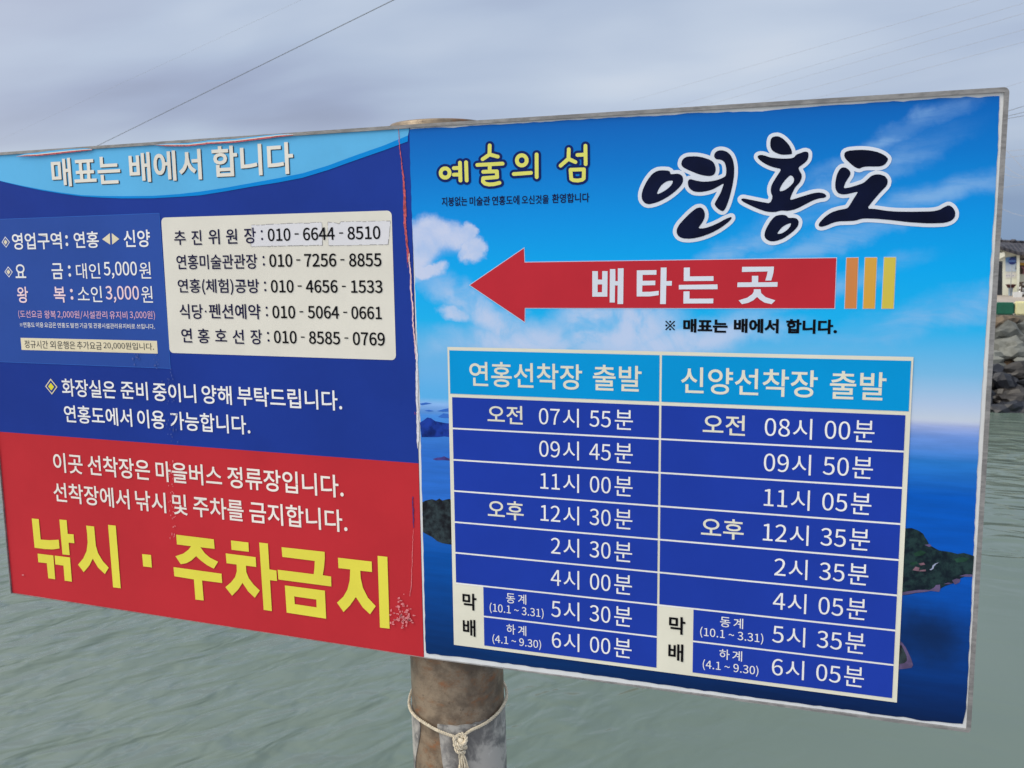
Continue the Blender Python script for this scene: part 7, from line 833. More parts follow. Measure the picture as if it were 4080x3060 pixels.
# ---------------------------------------------------------------- the ferry sign
sign = empty('ferry_sign', base)
tag(sign, 'wide ferry sign board with a red and navy notice and a blue timetable poster', 'sign')
g = BD['g']; OR_, OT, OB = 1.0775, .2600, -.8705
LT, LB, LL = BD['Ltop'], BD['Lbot'], BD['Lleft']
def rounded(u0, u1, v0, v1, r, corners=(1, 1, 1, 1), n=5):
    o = []
    for k, (cx, cy, a0) in enumerate(((u0 + r, v0 + r, 180), (u1 - r, v0 + r, 270), (u1 - r, v1 - r, 0), (u0 + r, v1 - r, 90))):
        if corners[k]:
            o += [(cx + r * math.cos(math.radians(a0 + 90 * i / n)), cy + r * math.sin(math.radians(a0 + 90 * i / n))) for i in range(n + 1)]
        else: o.append(((u0, u1, u1, u0)[k], (v0, v0, v1, v1)[k]))
    return o
# frame: one half on each side of the fold
fr = Sheet('R')
fr.poly([[(0, OB - .002)] + rounded(-.0, OR_, OB, OT, .009, (0, 1, 1, 0))[1:-1] + [(0, .2578), (0, g[1] - .0006), (g[0], g[1]), (g[0], g[2]), (0, LB + .0)]], FRAME, .0045, .034)
fl = Sheet('L')
fl.poly([[(0, .2578), (LL - .0025, .2570), (LL - .0025, LB - .0016), (0, OB - .002), (0, LB), (LL, LB), (LL, LT), (0, LT)]], FRAME, .0040, .034)
n0 = len(fr.v)
fr.v += fl.v; fr.f += [[i + n0 for i in f] for f in fl.f]; fr.mi += fl.mi; fr.smooth += fl.smooth
for i, v in enumerate(fr.v):      # the lower lip is rounded off towards the back
    zz = v[2] + base.z - H
    if zz < LB - .001 and v[1] + base.y < .02: fr.v[i] = (v[0], v[1] + .012, v[2])
fr.build('frame', sign)
bk = Sheet('R'); GALV = mat('galvanised_back', (.38, .39, .4), .5, .12, 6, .1, 30, .5)
bk.rect(.0, OR_ - .004, OB + .002, OT - .004, GALV, -.027, .002)
bl = Sheet('L'); bl.rect(LL, .0, OB + .002, OT - .004, GALV, -.027, .002)
n0 = len(bk.v); bk.v += bl.v; bk.f += [[i + n0 for i in f] for f in bl.f]; bk.mi += bl.mi; bk.smooth += bl.smooth
bk.build('back_panel', sign)
for vz in (.12, -.70):
    b_ = MB(base); cz = H + vz; c0 = pole_bot + axis * ((cz - pole_bot.z) / axis.z)
    b_.box((c0.x, .037, cz), (.34, .016, .05), GALV)
    b_.tube([c0 + Vector((math.sin(a) * (WD['r'] + .006), math.cos(a) * (WD['r'] + .006), 0)) for a in [math.radians(-105 + 15 * i) for i in range(15)]], .006, GALV, 8)
    b_.build('bracket', sign)

# left half: red and blue notice
A, A2 = BD['arc'], BD['arc2']
s = Sheet('L')
s.rect(LL, -.0008, BD['rb'], LT, INK['navy'], 0.0)
s.rect(LL, -.0008, LB, BD['rb'] - .00001, INK['red'], 0.0)
clip = lambda pts: [(max(LL, u), v) for u, v in pts]
pt_ = [(max(LL, u), v) for u, v in A]
s.poly([[(LL, LT)] + clip(A2) + [(-.0008, LT)]], INK['sky'], .0005)
s.poly([clip(A2)[1:] + clip(A)[1:][::-1]], INK['band'], .0009)
for q_, (bl_, wh, rd) in enumerate(BD['curl']):
    s.poly([bl_], INK['sky'], .0052); s.poly([wh], INK['paper'], .0056); s.poly([rd], INK['tearred'], .006)
s.poly([BD['tear_red']], INK['tearred'], .0012); s.poly([BD['tear_pale']], INK['tearpale'], .0015); s.poly([BD['tear_white']], INK['tearwhite'], .0015)
s.poly([BD['tear_dark']], INK['tearpurple'], .0012); s.poly([BD['tear_thin']], INK['scuff'], .0012)
for p_ in BD['specks']: s.poly([p_], INK['scuff'], .0030)
for p_ in BD['residue']: s.poly([p_], INK['residue'], .0030)
notice = s.build('notice_poster', sign); notice['label'] = 'red and navy notice poster with a light blue header'
def lettering(name, plane, parts, parent, off, label=None, extra=None):
    s = Sheet(plane)
    for pl_, part, st, u0, u1, v0, v1, b, c, ref in TX:
        if pl_ == plane and part in parts: s.text(st, u0, u1, v0, v1, b, INK[c], off + (-.0004 if part == 'shadow' else 0), ref)
    if extra: extra(s)
    o = s.build(name, parent)
    if label: o['label'] = label
    return o
def child(name, s, parent, label=None):
    o = s.build(name, parent)
    if label: o['label'] = label
    return o
lettering('heading_lettering', 'L', ('shadow', 'head'), notice, .0017, 'cream heading with a dark drop shadow')
# price sticker
s = Sheet('L')
st = [(max(LL, u), v) for u, v in BD['sticker']]
s.poly([st], INK['stick'], .0006)
n_ = len(st)
for i in range(n_):      # thin bright cut edge of the film
    a, b = Vector(st[i]), Vector(st[(i + 1) % n_]); e = (b - a).normalized(); nn = Vector((-e.y, e.x)) * .0005
    s.poly([[tuple(a - nn), tuple(b - nn), tuple(b + nn), tuple(a + nn)]], INK['islhaze'], .0008)
for part, u, v, rr, c in BD['dots']:
    if part == 'price': s.disc(u, v, rr, INK[c], .0012)
def diamond(s, u, v, a, b, outer, inner, gap, off):
    s.poly([[(u - a, v), (u, v - b), (u + a, v), (u, v + b)]], outer, off)
    s.poly([[(u - a * .8, v), (u, v - b * .8), (u + a * .8, v), (u, v + b * .8)]], gap, off + .0003)
    s.poly([[(u - a * .48, v), (u, v - b * .48), (u + a * .48, v), (u, v + b * .48)]], inner, off + .0006)
for q_ in BD['dia_w']: diamond(s, *q_, INK['white'], INK['banner'], INK['stick'], .0010)
for q_ in BD['tri']: s.poly([q_], INK['banner'], .0012)
s.poly([BD['banner']], INK['banner'], .0010)
for pl_, part, t_, u0, u1, v0, v1, b, c, ref in TX:
    if part in ('price', 'banner'): s.text(t_, u0, u1, v0, v1, b, INK[c], .0014, ref)
child('price_sticker', s, notice, 'lighter blue fare sticker')
# telephone box
s = Sheet('L'); bx = BD['box']
s.poly([rounded(bx[0], bx[1], bx[2], bx[3], .0105)], INK['box'], .0006)
for p_ in BD['patch']:
    s.poly([p_], INK['patch'], .0010)
    for a, b in zip(p_, p_[1:] + p_[:1]):
        a, b = Vector(a), Vector(b); L_ = (b - a).length; e = (b - a) / L_; nn = Vector((-e.y, e.x)); t_ = 0
        while t_ < L_ - .002:
            l_ = min(random.uniform(.003, .016), L_ - t_); w_ = random.uniform(.00015, .0006); j = random.uniform(-.0006, .0006)
            s.poly([[tuple(a + e * t_ + nn * (j - w_)), tuple(a + e * (t_ + l_) + nn * (j - w_)), tuple(a + e * (t_ + l_) + nn * (j + w_)), tuple(a + e * t_ + nn * (j + w_))]], INK['edge'], .0013)
            t_ += l_ + random.uniform(0, .006)
for part, u, v, rr, c in BD['dots']:
    if part == 'box': s.disc(u, v, rr, INK[c], .0016)
for u0, v0, u1, v1 in BD['dash']: s.rect(u0, u1, min(v0, v1), max(v0, v1), INK['black'], .0016)
for pl_, part, t_, u0, u1, v0, v1, b, c, ref in TX:
    if part == 'box': s.text(t_, u0, u1, v0, v1, b, INK[c], .0016, ref)
child('phone_list', s, notice, 'cream rounded panel of telephone numbers')
lettering('notice_lettering', 'L', ('notice_second',), notice, .0012, 'second white line on the navy field')
lettering('notice_lettering', 'L', ('notice',), notice, .0012, 'first white line on the navy field, with a yellow diamond', lambda s: [diamond(s, *q_, INK['banner'], INK['dyellow'], INK['navy'], .0008) for q_ in BD['dia_y']])
lettering('warning_lettering', 'L', ('warn',), notice, .0012, 'upper white line on the red field')
lettering('warning_lettering', 'L', ('warn_second',), notice, .0012, 'lower white line on the red field')
s = Sheet('L')
for loops in BD['yellow']: s.poly(loops, INK['yellow'], .0014)
child('prohibition_lettering', s, notice, 'huge yellow letters on the red field')

# right half: seascape poster with timetable
s = Sheet('R')
s.rect(0.0, g[0], LB, g[1], PAPER, -.0004)
s.poly([BD['print']], PIC, .0006)
I = BD['isl']
def islands(k_, m, off):
    for p_ in I[k_]: s.poly([p_], m, off)
islands('haze', INK['islhaze'], .0010); islands('far', INK['islfar'], .0010); islands('islet', INK['islet'], .0010); islands('near', ISL_DARK, .0010)
islands('right', ISL_GREEN, .0010); islands('field', INK['field'], .0013); islands('village', INK['village'], .0013); islands('lane', INK['lane'], .0016); islands('shore', INK['rock'], .0014)
islands('spit', INK['rock'], .0010); islands('spitin', ISL_DARK, .0013)
poster = s.build('seascape_poster', sign); poster['label'] = 'blue sky and sea poster with the island name and sailing times'
s = Sheet('R')
s.nest(BD['brush_out'], INK['titlewhite'], .0012); s.nest(BD['brush_in'], INK['title'], .0016)
child('title_lettering', s, poster, 'brush-written dark island name with a white outline')
s = Sheet('R')
s.nest(BD['art_out'], INK['artnavy'], .0012); s.nest(BD['art_in'], INK['artyellow'], .0016)
child('slogan_lettering', s, poster, 'rounded yellow slogan outlined in navy')
lettering('greeting_lettering', 'R', ('greet',), poster, .0012, 'small navy line of greeting')
s = Sheet('R')
a_ = BD['arrow']; cx = sum(p[0] for p in a_) / len(a_); cy = sum(p[1] for p in a_) / len(a_)
def grow(P, d_):
    o = []
    n_ = len(P); ar = sum(P[i][0] * P[(i + 1) % n_][1] - P[(i + 1) % n_][0] * P[i][1] for i in range(n_)); sg = 1 if ar > 0 else -1
    for i in range(n_):
        p0, p, p1 = Vector(P[i - 1]), Vector(P[i]), Vector(P[(i + 1) % n_])
        e0, e1 = (p - p0).normalized(), (p1 - p).normalized(); n0_ = Vector((e0.y, -e0.x)) * sg; n1_ = Vector((e1.y, -e1.x)) * sg
        b = n0_ + n1_; o.append(tuple(p + b * (2 * d_ / max(b.dot(b), .5))))
    return o
s.poly([grow(a_, .0012)], INK['outline'], .0010); s.poly([a_], INK['arrow'], .0013)
for p_, c in zip(BD['bars'], ('orange', 'amber', 'byellow')):
    s.poly([grow(p_, .0009)], INK['outline'], .0010); s.poly([p_], INK[c], .0013)
for loops in BD['arrow_text']: s.poly(loops, INK['titlewhite'], .0017)
child('direction_arrow', s, poster, 'red arrow pointing left with three orange and yellow bars')
def star(s):
    u, v, rr = BD['star']
    for a in (45, 135):
        e = Vector((math.cos(math.radians(a)), math.sin(math.radians(a)))) * rr * 1.25; nn = Vector((-e.y, e.x)).normalized() * rr * .11
        s.poly([[tuple(Vector((u, v)) - e - nn), tuple(Vector((u, v)) + e - nn), tuple(Vector((u, v)) + e + nn), tuple(Vector((u, v)) - e + nn)]], INK['black'], .0012 + a * 1e-6)
    for du, dv in ((1, 0), (-1, 0), (0, 1), (0, -1)): s.disc(u + du * rr * .75, v + dv * rr * .75, rr * .2, INK['black'], .0012, 12)
lettering('ticket_lettering', 'R', ('sub',), poster, .0012, 'black line of writing under the arrow', star)
t = BD['tb']; s = Sheet('R')
s.rect(t['L'], t['R'], t['B'], t['T'], INK['cream'], .0018)
hl, hr = t['a'] - .004, t['b'] + .005; ln = .0018; lm = .0022
mid = t['mid']; r = t['r']
s.rect(hl, mid - lm, r[0] + .0068, t['hin'], INK['thead'], .0023); s.rect(mid + lm, hr, r[0] + .0068, t['hin'], INK['thead'], .0023)
tops = [r[0] - .0004] + [x - ln for x in r[1:7]]; bots = [x + ln for x in r[1:7]]
for i in range(6):
    s.rect(t['a'], mid - lm, bots[i], tops[i], INK['trow'], .0023); s.rect(mid + lm, t['b'], bots[i], tops[i], INK['trow'], .0023)
for x0, x1 in ((t['c'], mid - lm), (t['d'], t['b'])):
    s.rect(x0, x1, r[7] + ln, r[6] - ln, INK['trow'], .0023); s.rect(x0, x1, t['bi'], r[7] - ln, INK['trow'], .0023)
for i in range(1, 8):      # the whiter rules between the rows
    x0, x1 = (t['a'], t['b']) if i < 7 else (None, None)
    if x0 is not None: s.rect(x0, x1, r[i] - ln * .96, r[i] + ln * .96, INK['white'], .0020)
    else:
        for a, b in ((t['c'], mid - lm), (t['d'], t['b'])): s.rect(a, b, r[i] - ln * .96, r[i] + ln * .96, INK['white'], .0020)
for pl_, part, t_, u0, u1, v0, v1, b, c, ref in TX:
    if part == 'table': s.text(t_, u0, u1, v0, v1, b, INK[c], .0028, ref)
child('timetable', s, poster, 'blue timetable of departures with a cream grid')

# ---- the post and its torn grey coating
def cyl(th, h, rr):
    ex = Vector((1, 0, 0)) - axis * axis.x; ex.normalize(); ey = axis.cross(ex)
    return pole_bot + axis * h + ex * (rr * math.sin(th)) - ey * (rr * math.cos(th))
RP = WD['r']; h0 = (-1.2 - pole_bot.z) / axis.z; h1 = (pole_top - pole_bot).length
m_ = MB(base); n = 64; prof = [(RP, h0), (RP, h1 - .004), (RP - .003, h1), (RP - .009, h1), (RP - .011, h1 - .01), (RP - .011, h1 - .3)]
vs = [cyl(2 * math.pi * j / n, hh, rr) for rr, hh in prof for j in range(n)]
fs = [(i * n + j, i * n + (j + 1) % n, (i + 1) * n + (j + 1) % n, (i + 1) * n + j) for i in range(len(prof) - 1) for j in range(n)]
m_.add(vs, fs, RUST, True)
post = m_.build('post', sign)
sl = WD['slv']; hs = sum(p[1] for p in sl) / 3
gl = sorted([(p[1], p[0]) for p in WD['gapL']]); gr_ = sorted([(p[1], p[0]) for p in WD['gapR']])
def interp(tb, h):
    if h <= tb[0][0]: return tb[0][1] + .03 * math.sin(h * 40)
    if h >= tb[-1][0]: return tb[-1][1]
    for a, b in zip(tb, tb[1:]):
        if a[0] <= h <= b[0]: return a[1] + (b[1] - a[1]) * (h - a[0]) / (b[0] - a[0])
m_ = MB(base); rows = 60; cols = 72; hb = .02 + h0; vs = []; fs = []
for i in range(rows + 1):
    k = (i / rows) ** 2.2; h = hs - (hs - hb) * k
    a0 = interp(gr_, h) + .02 * noise.noise(Vector((h * 60, 1, 0))); a1 = interp(gl, h) + 2 * math.pi + .02 * noise.noise(Vector((h * 60, 7, 0)))
    for j in range(cols + 1):
        th = a0 + (a1 - a0) * j / cols
        jt = (.0025 * noise.noise(Vector((math.cos(th) * 9, math.sin(th) * 9, 3))) if i == 0 else 0)
        vs.append(cyl(th, h + jt, RP + .0022 + .0006 * noise.noise(Vector((th * 7, h * 20, 2)))))
W1 = cols + 1
fs = [(i * W1 + j, (i + 1) * W1 + j, (i + 1) * W1 + j + 1, i * W1 + j + 1) for i in range(rows) for j in range(cols)]
m_.add(vs, fs, WRAP, True)
n_ = len(vs); rim = []
lip = [cyl(0, 0, 0)] * 0
path = [0 * W1 + j for j in range(W1)]; left = [i * W1 for i in range(rows + 1)][::-1]; right = [i * W1 + cols for i in range(rows + 1)]
loop = left + path[1:] + right[1:]
def inner(i):
    v = vs[i]; c = pole_bot + axis * ((v - pole_bot).dot(axis)); return c + (v - c).normalized() * (RP + .0002)
m_.add([vs[i] for i in loop] + [inner(i) for i in loop], [(i, i + 1, len(loop) + i + 1, len(loop) + i) for i in range(len(loop) - 1)], WRAP)
m_.build('coating', post)['label'] = 'torn grey coating round the lower post'

# ---- rope
ROPE = mat('cream_rope', (.80, .71, .55), .85, .18, 90, .5, 400)
rL, rR = WD['ropeL'], WD['ropeR']
ctrl = [(th, h) for th, h in rL] + [(WD['knot'][0] - .02, WD['knot'][1] + .008)]
thl, hl_ = ctrl[0]; thr, hr_ = rR[-1]
back = []
for i in range(1, 14):
    k = i / 14; back.append((thr + (2 * math.pi + thl - thr) * k, hr_ + (hl_ - hr_) * k + .03 * math.sin(math.pi * k)))
def catmull(P, n=10):
    o = []
    for i in range(len(P) - 1):
        p0, p1, p2, p3 = P[max(i - 1, 0)], P[i], P[i + 1], P[min(i + 2, len(P) - 1)]
        for j in range(n):
            t_ = j / n
            o.append(.5 * (2 * p1 + (p2 - p0) * t_ + (2 * p0 - 5 * p1 + 4 * p2 - p3) * t_ ** 2 + (3 * p1 - p0 - 3 * p2 + p3) * t_ ** 3))
    return o + [P[-1]]
rr0 = RP + .0066
full = [cyl(a, h, rr0) for a, h in [(WD['knot'][0] + .03, WD['knot'][1] + .012)] + rR + back + [(a + 2 * math.pi, h) for a, h in ctrl]]
RORG = cyl(*WD['knot'], RP)
def rope_strands(mb, pts, rad, pitch=.021, ns=3):
    L = 0; acc = [0]
    for a, b in zip(pts, pts[1:]): L += (b - a).length; acc.append(L)
    nfr = []; prev = None
    for i, p in enumerate(pts):
        t_ = (pts[min(i + 1, len(pts) - 1)] - pts[max(i - 1, 0)]).normalized()
        a = (Vector((0, 0, 1)) if prev is None else prev); a = (a - t_ * a.dot(t_)).normalized(); prev = a; nfr.append((a, t_.cross(a)))
    for k in range(ns):
        q_ = []
        for (a, b), p, l in zip(nfr, pts, acc):
            ph = 2 * math.pi * (l / pitch + k / ns); q_.append(p + (a * math.cos(ph) + b * math.sin(ph)) * rad * .60)
        mb.tube(q_, rad * .47, ROPE, 7)
def resample(P, st_):
    o = [P[0]]; need = st_
    for a, b in zip(P, P[1:]):
        L = (b - a).length; pos = 0
        while L - pos >= need: pos += need; o.append(a + (b - a) * (pos / L)); need = st_
        need -= L - pos
    return o
rope = empty('rope', RORG); tag(rope, 'thin cream twisted rope knotted round the post below the sign, with frayed ends', 'rope')
mb = MB(RORG); rope_strands(mb, resample(catmull(full), .0020), .0036, .017); mb.build('loop', rope)
kc = WD['knot']; mb = MB(RORG)
exk = Vector((math.cos(kc[0]), math.sin(kc[0]), 0)); nrm = Vector((math.sin(kc[0]), -math.cos(kc[0]), 0))
K0 = cyl(kc[0], kc[1], RP + .010)
def kp(x, y, z): return K0 + exk * x + nrm * z + axis * y
k1 = [kp(-.013, .010, -.002), kp(-.011, .001, .006), kp(0, -.004, .010), kp(.011, .001, .007), kp(.013, .009, .0), kp(.004, .014, -.006), kp(-.009, .008, -.004), kp(-.012, -.006, .004), kp(-.002, -.011, .010), kp(.010, -.009, .006), kp(.011, -.016, -.002), kp(0, -.019, -.005), kp(-.010, -.015, .002), kp(-.004, -.021, .008), kp(.007, -.022, .005), kp(.006, -.028, -.001), kp(.002, -.033, .001)]
rope_strands(mb, resample(catmull(k1), .0018), .0043, .019)
mb.blob(kp(0, -.005, -.001), (.011, .007, .014), ROPE, 3, .2, 2)
mb.build('knot', rope)
mb = MB(RORG); tl = WD['tail']
for i in range(34):
    a = random.uniform(-1, 1); z0 = random.uniform(-.002, .004); L_ = random.uniform(.055, .11)
    P = [kp(a * .004 + .001, -.027, z0)]
    sw = a * random.uniform(.008, .017) + random.uniform(-.002, .002) + .006
    for q_ in range(1, 9):
        k = q_ / 8; P.append(kp(a * .004 + .002 + sw * k ** 1.1 + .0016 * math.sin(k * 7 + i), -.027 - L_ * k, z0 + .003 * math.sin(k * 5 + i * 2)))
    mb.tube(P, [random.uniform(.0009, .0019) * (1 - .5 * j / 8) for j in range(9)], ROPE, 5)
mb.build('frayed_end', rope)

# ---------------------------------------------------------------- water
def water_mat():
    m, k, b, co = pmat('sea_water')
    def stretch(ang, sx, sy, off):
        a = k.mapping(co, off, (0, 0, -math.radians(ang))); return k.mapping(a, (0, 0, 0), (0, 0, 0), (sx, sy, 1))
    wx, wy, wz = k.xyz(co)
    right = k.step(k.m('SUBTRACT', wx, k.m('MULTIPLY', wy, .05)), -3.5, 2.0)
    la = k.noise(stretch(46, .6, 1.15, (0, 0, 0)), .9, 2, .45, .4); lb = k.noise(stretch(56, .65, 1.25, (5, 2, 0)), 2.3, 2, .45, .35)
    ra = k.noise(stretch(4, .45, 1.1, (3, 1, 0)), .6, 2, .45, .5); rb = k.noise(stretch(-6, .5, 1.2, (9, 7, 0)), 1.5, 2, .45, .5)
    def blend(a, b): return k.m('ADD', k.m('MULTIPLY', a, k.m('SUBTRACT', 1., right)), k.m('MULTIPLY', b, right))
    ruff = k.step(k.m('ADD', wx, k.m('MULTIPLY', k.noise(co, .22, 2, .5), 6.)), 5.5, -4.5, .10, 1.)
    ruff = k.m('MULTIPLY', ruff, k.step(k.noise(co, .16, 3, .5), .3, .65, .7, 1.15))
    ruff = k.m('MAXIMUM', ruff, k.m('MULTIPLY', k.m('MULTIPLY', k.step(wy, 12., 19., 0., 1.), k.step(wy, 33., 24., .35, 1.)), .75))
    h = k.m('ADD', k.m('MULTIPLY', blend(la, ra), .42), k.m('MULTIPLY', blend(lb, rb), .30))
    h = k.m('MULTIPLY', h, ruff)
    bn = k.node('ShaderNodeBump'); bn.inputs['Strength'].default_value = 1.; bn.inputs['Distance'].default_value = .52
    k.put(bn.inputs['Height'], h)
    c = k.mix(k.step(k.noise(co, .12, 3, .5), .35, .65), (.118, .164, .138), (.138, .184, .158))
    k.put(b.inputs['Base Color'], c); b.inputs['Roughness'].default_value = .14; b.inputs['IOR'].default_value = 1.38
    k.put(b.inputs['Normal'], bn.outputs[0])
    return m
WATER = water_mat()
mb = MB(); S_ = 6000
mb.add([(-S_, -300, 0), (S_, -300, 0), (S_, S_, 0), (-S_, S_, 0)], [(0, 1, 2, 3)], WATER)
tag(mb.build('water'), kind='structure')

# pier deck the post stands on
CONC = mat('concrete', (.34, .33, .31), .85, .22, 3., .4, 30)
mb = MB(); mb.box((0, -4.9 + .0, (DECK - 1.5) / 2), (14, 10.4, DECK + 1.5), CONC, 0, .04)
tag(mb.build('pier'), kind='structure')

# ---------------------------------------------------------------- far quay
GZ = WD['ground']; Yp, Yt, Yg = WD['Yp'], WD['Yt'], WD['Yg']
YARD = mat('yard_concrete', lin(168, 158, 148), .9, .14, 1.2, .3, 12)
KERB = mat('quay_concrete', lin(118, 113, 104), .9, .28, 2.5, .5, 9)
mb = MB()
X0, X1 = -14, 46
mb.add([(X0, Yp + .55, GZ), (X1, Yp + .55, GZ), (X1, Yp + 160, GZ), (X0, Yp + 160, GZ)], [(0, 1, 2, 3)], YARD)
tag(mb.build('ground'), kind='structure')
mb = MB(); mb.box(((X0 + X1) / 2, Yp + .29, GZ - .195), (X1 - X0, .66, .398), KERB, 0, .03)
tag(mb.build('quay'), kind='structure')
# earth and small stones of the slope
BANK = mat('bank_rubble', lin(126, 104, 82), .95, .45, 3.5, .8, 10)
ROCKA = [mat('grey_rock', lin(100, 102, 99), .9, .35, 2.2, .8, 8), mat('pale_rock', lin(122, 124, 119), .9, .22, 2.2, .6, 8), mat('brown_rock', lin(112, 98, 82), .9, .28, 2.2, .6, 8)]
ROCKW = [mat('wet_dark_rock', lin(44, 41, 40), .45, .35, 2.2, .6, 8), mat('wet_blue_rock', lin(36, 38, 46), .4, .3, 2.2, .6, 8)]
zt = GZ - .38; mb = MB(); nx, ny = 150, 16; vs = []
for j in range(ny + 1):
    for i in range(nx + 1):
        k = j / ny; x = X0 + (X1 - X0) * i / nx
        p = Vector((x, Yp - .02 + (Yt - Yp - .5) * k, zt + (-.7 - zt) * k))
        p.z += .16 * noise.noise(p * 1.1) * min(1, 4 * k); p.y += .25 * noise.noise(p * .9 + Vector((5, 0, 0))) * min(1, 4 * k); vs.append(p)
mb.add(vs, [(j * (nx + 1) + i, (j + 1) * (nx + 1) + i, (j + 1) * (nx + 1) + i + 1, j * (nx + 1) + i + 1) for j in range(ny) for i in range(nx)], BANK, True)
tag(mb.build('bank'), kind='structure')
def rock(x, k, sz, m, seed):
    y = Yp + (Yt - Yp) * k - .12; z = zt + (-.15 - zt) * k + .05
    mb = MB((x, y, z)); mb.blob((x, y, z), sz, m, seed, .75, 3, 1.0, False)
    return mb.build('boulder', None, (x, y, z))
xc = PXC = WD['it']['green'][0]
rx = []
i = 0
for row, (k, wet) in enumerate(((.07, 0), (.2, 0), (.33, 0), (.47, 0), (.6, 1), (.73, 1), (.86, 1), (.97, 1))):
    x = xc - 3.1 + (row % 2) * .45
    while x < xc + 3.4:
        i += 1; w_ = random.uniform(.42, .9)
        mt = random.choice(ROCKW) if wet else random.choice(ROCKA)
        o = rock(x + random.uniform(-.12, .12), k + random.uniform(-.03, .03), (w_, random.uniform(.36, .56), random.uniform(.32, .54)), mt, i)
        if wet: tag(o, 'dark wet boulder low in the rubble slope under the quay', 'rock', 'dark wet boulders along the waterline')
        else: tag(o, 'dry grey or brown boulder high in the rubble slope under the quay', 'rock', 'dry boulders under the quay edge')
        x += w_ * (1.95 if not wet else 1.6)

# painted kerb blocks on the quay edge
def kerb_block(it, m, label):
    x, y, z, w_, h_ = it
    y = Yp + .28; mb = MB((x, y, GZ + .005)); mb.box((x, y, GZ + .005 + h_ / 2), (w_, .36, h_), m, 0, .045)
    tag(mb.build('kerb_block', None, (x, y, GZ + .005)), label, 'kerb block')
it = WD['it']
kerb_block(it['green'], mat('green_paint', lin(22, 98, 76), .55, .12, 4, .2, 20), 'dark green painted concrete kerb block on the quay edge')
kerb_block(it['yellow'], mat('yellow_paint', lin(232, 226, 178), .55, .07, 4, .2, 20), 'pale yellow painted concrete kerb block on the quay edge')

# ---------------------------------------------------------------- house behind the quay
hs_ = WD['house']
WALL = mat('cream_wall', lin(232, 233, 216), .8, .06, 1.5, .15, 20)
ROOF = None
def roofmat():
    m, k, b, co = pmat('dark_roof_tiles')
    x_, y_, z_ = k.xyz(co)
    w = k.m('SINE', k.m('MULTIPLY', y_, 20.)); w2 = k.m('SINE', k.m('MULTIPLY', x_, 24.))
    c = k.mix(k.step(k.noise(co, 3, 5, .6), .3, .7), lin(46, 45, 53), lin(78, 76, 84))
    k.put(b.inputs['Base Color'], c); b.inputs['Roughness'].default_value = .7
    bn = k.node('ShaderNodeBump'); bn.inputs['Strength'].default_value = .8; bn.inputs['Distance'].default_value = .04
    k.put(bn.inputs['Height'], k.m('ADD', w, w2)); k.put(b.inputs['Normal'], bn.outputs[0])
    return m
ROOF = roofmat()
HB = Vector((hs_['wallL'][1][0], Yg + 1, GZ))
house = empty('house', HB); tag(house, 'cream house with dark tiled roof and posters on its wall', 'house')
def slab(name, pts, thick, m, parent, org, dirv=(0, 1, 0)):
    mb = MB(org); n = len(pts); dv = Vector(dirv) * thick
    P = [Vector(p) for p in pts]; nrm_ = (P[1] - P[0]).cross(P[2] - P[0])
    if nrm_.dot(dv) > 0: P = P[::-1]
    mb.add(P + [p + dv for p in P], [tuple(range(n)), tuple(range(n, 2 * n))[::-1]] + [(i, n + i, n + (i + 1) % n, (i + 1) % n) for i in range(n)], m)
    return mb.build(name, parent)
def gz(pts): return [(p[0], p[1], max(p[2], GZ) if abs(p[2] - GZ) > .4 else GZ) for p in pts]
wl = [Vector(p) for p in hs_['wallL']]; wl[4].z = GZ; wl[5].z = GZ
x0_ = wl[0].x - 5
mb = MB(HB)
front = [Vector((x0_, Yg, wl[1].z + .12)), Vector((x0_, Yg, GZ)), wl[4], wl[3], wl[2], wl[1]]
mb.add(front, [tuple(range(6))], WALL)
xr = hs_['wallR'][1][0] + 4
zr = hs_['wallR'][0][2]
mb.add([(wl[4].x, Yg, GZ), (wl[4].x, Yg + 1, GZ), (wl[4].x, Yg + 1, wl[3].z), wl[3]], [(0, 1, 2, 3)], WALL)
mb.add([(wl[4].x, Yg + 1, GZ), (xr, Yg + 1, GZ), (xr, Yg + 1, zr), (wl[4].x, Yg + 1, zr)], [(0, 1, 2, 3)], WALL)
for xx in (x0_, xr): mb.add([(xx, Yg + (1 if xx == xr else 0), GZ), (xx, Yg + 6, GZ), (xx, Yg + 6, zr), (xx, Yg + (1 if xx == xr else 0), zr)], [(0, 1, 2, 3)], WALL)
mb.add([(x0_, Yg + 6, GZ), (xr, Yg + 6, GZ), (xr, Yg + 6, zr), (x0_, Yg + 6, zr)], [(0, 1, 2, 3)], WALL)
mb.build('wall', house)
mb = MB(HB); E_ = [Vector(p) for p in hs_['eave']]; Rg = [Vector(p) for p in hs_['ridge']]
E_ = [Vector((x0_ - .5, E_[0].y, E_[1].z + .12))] + E_[1:3] + [Vector((xr + .5, E_[3].y, E_[2].z - .05))]
Rg = [Vector((x0_ - .5, Rg[0].y, Rg[1].z + .02)), Rg[1], Rg[2], Vector((xr + .5, Rg[2].y, Rg[2].z - .02))]
Bk = [Vector((p.x, p.y + 3.6, zr)) for p in Rg]
top_ = E_ + Rg + Bk; th_ = Vector((0, 0, -.16))
fs = [(i, i + 1, 5 + i, 4 + i) for i in range(3)] + [(4 + i, 5 + i, 9 + i, 8 + i) for i in range(3)]
n_ = 12
mb.add(top_ + [p + th_ for p in top_], fs + [tuple(n_ + i for i in f[::-1]) for f in fs] + [(i + 1, i, n_ + i, n_ + i + 1) for i in range(3)] + [(0, 4, n_ + 4, n_), (4, 8, n_ + 8, n_ + 4), (7, 3, n_ + 3, n_ + 7), (11, 7, n_ + 7, n_ + 11)], ROOF)
for i in range(3): mb.tube([Rg[i] + Vector((0, 0, .03)), Rg[i + 1] + Vector((0, 0, .03))], .09, ROOF, 8)
roof = mb.build('roof', house)
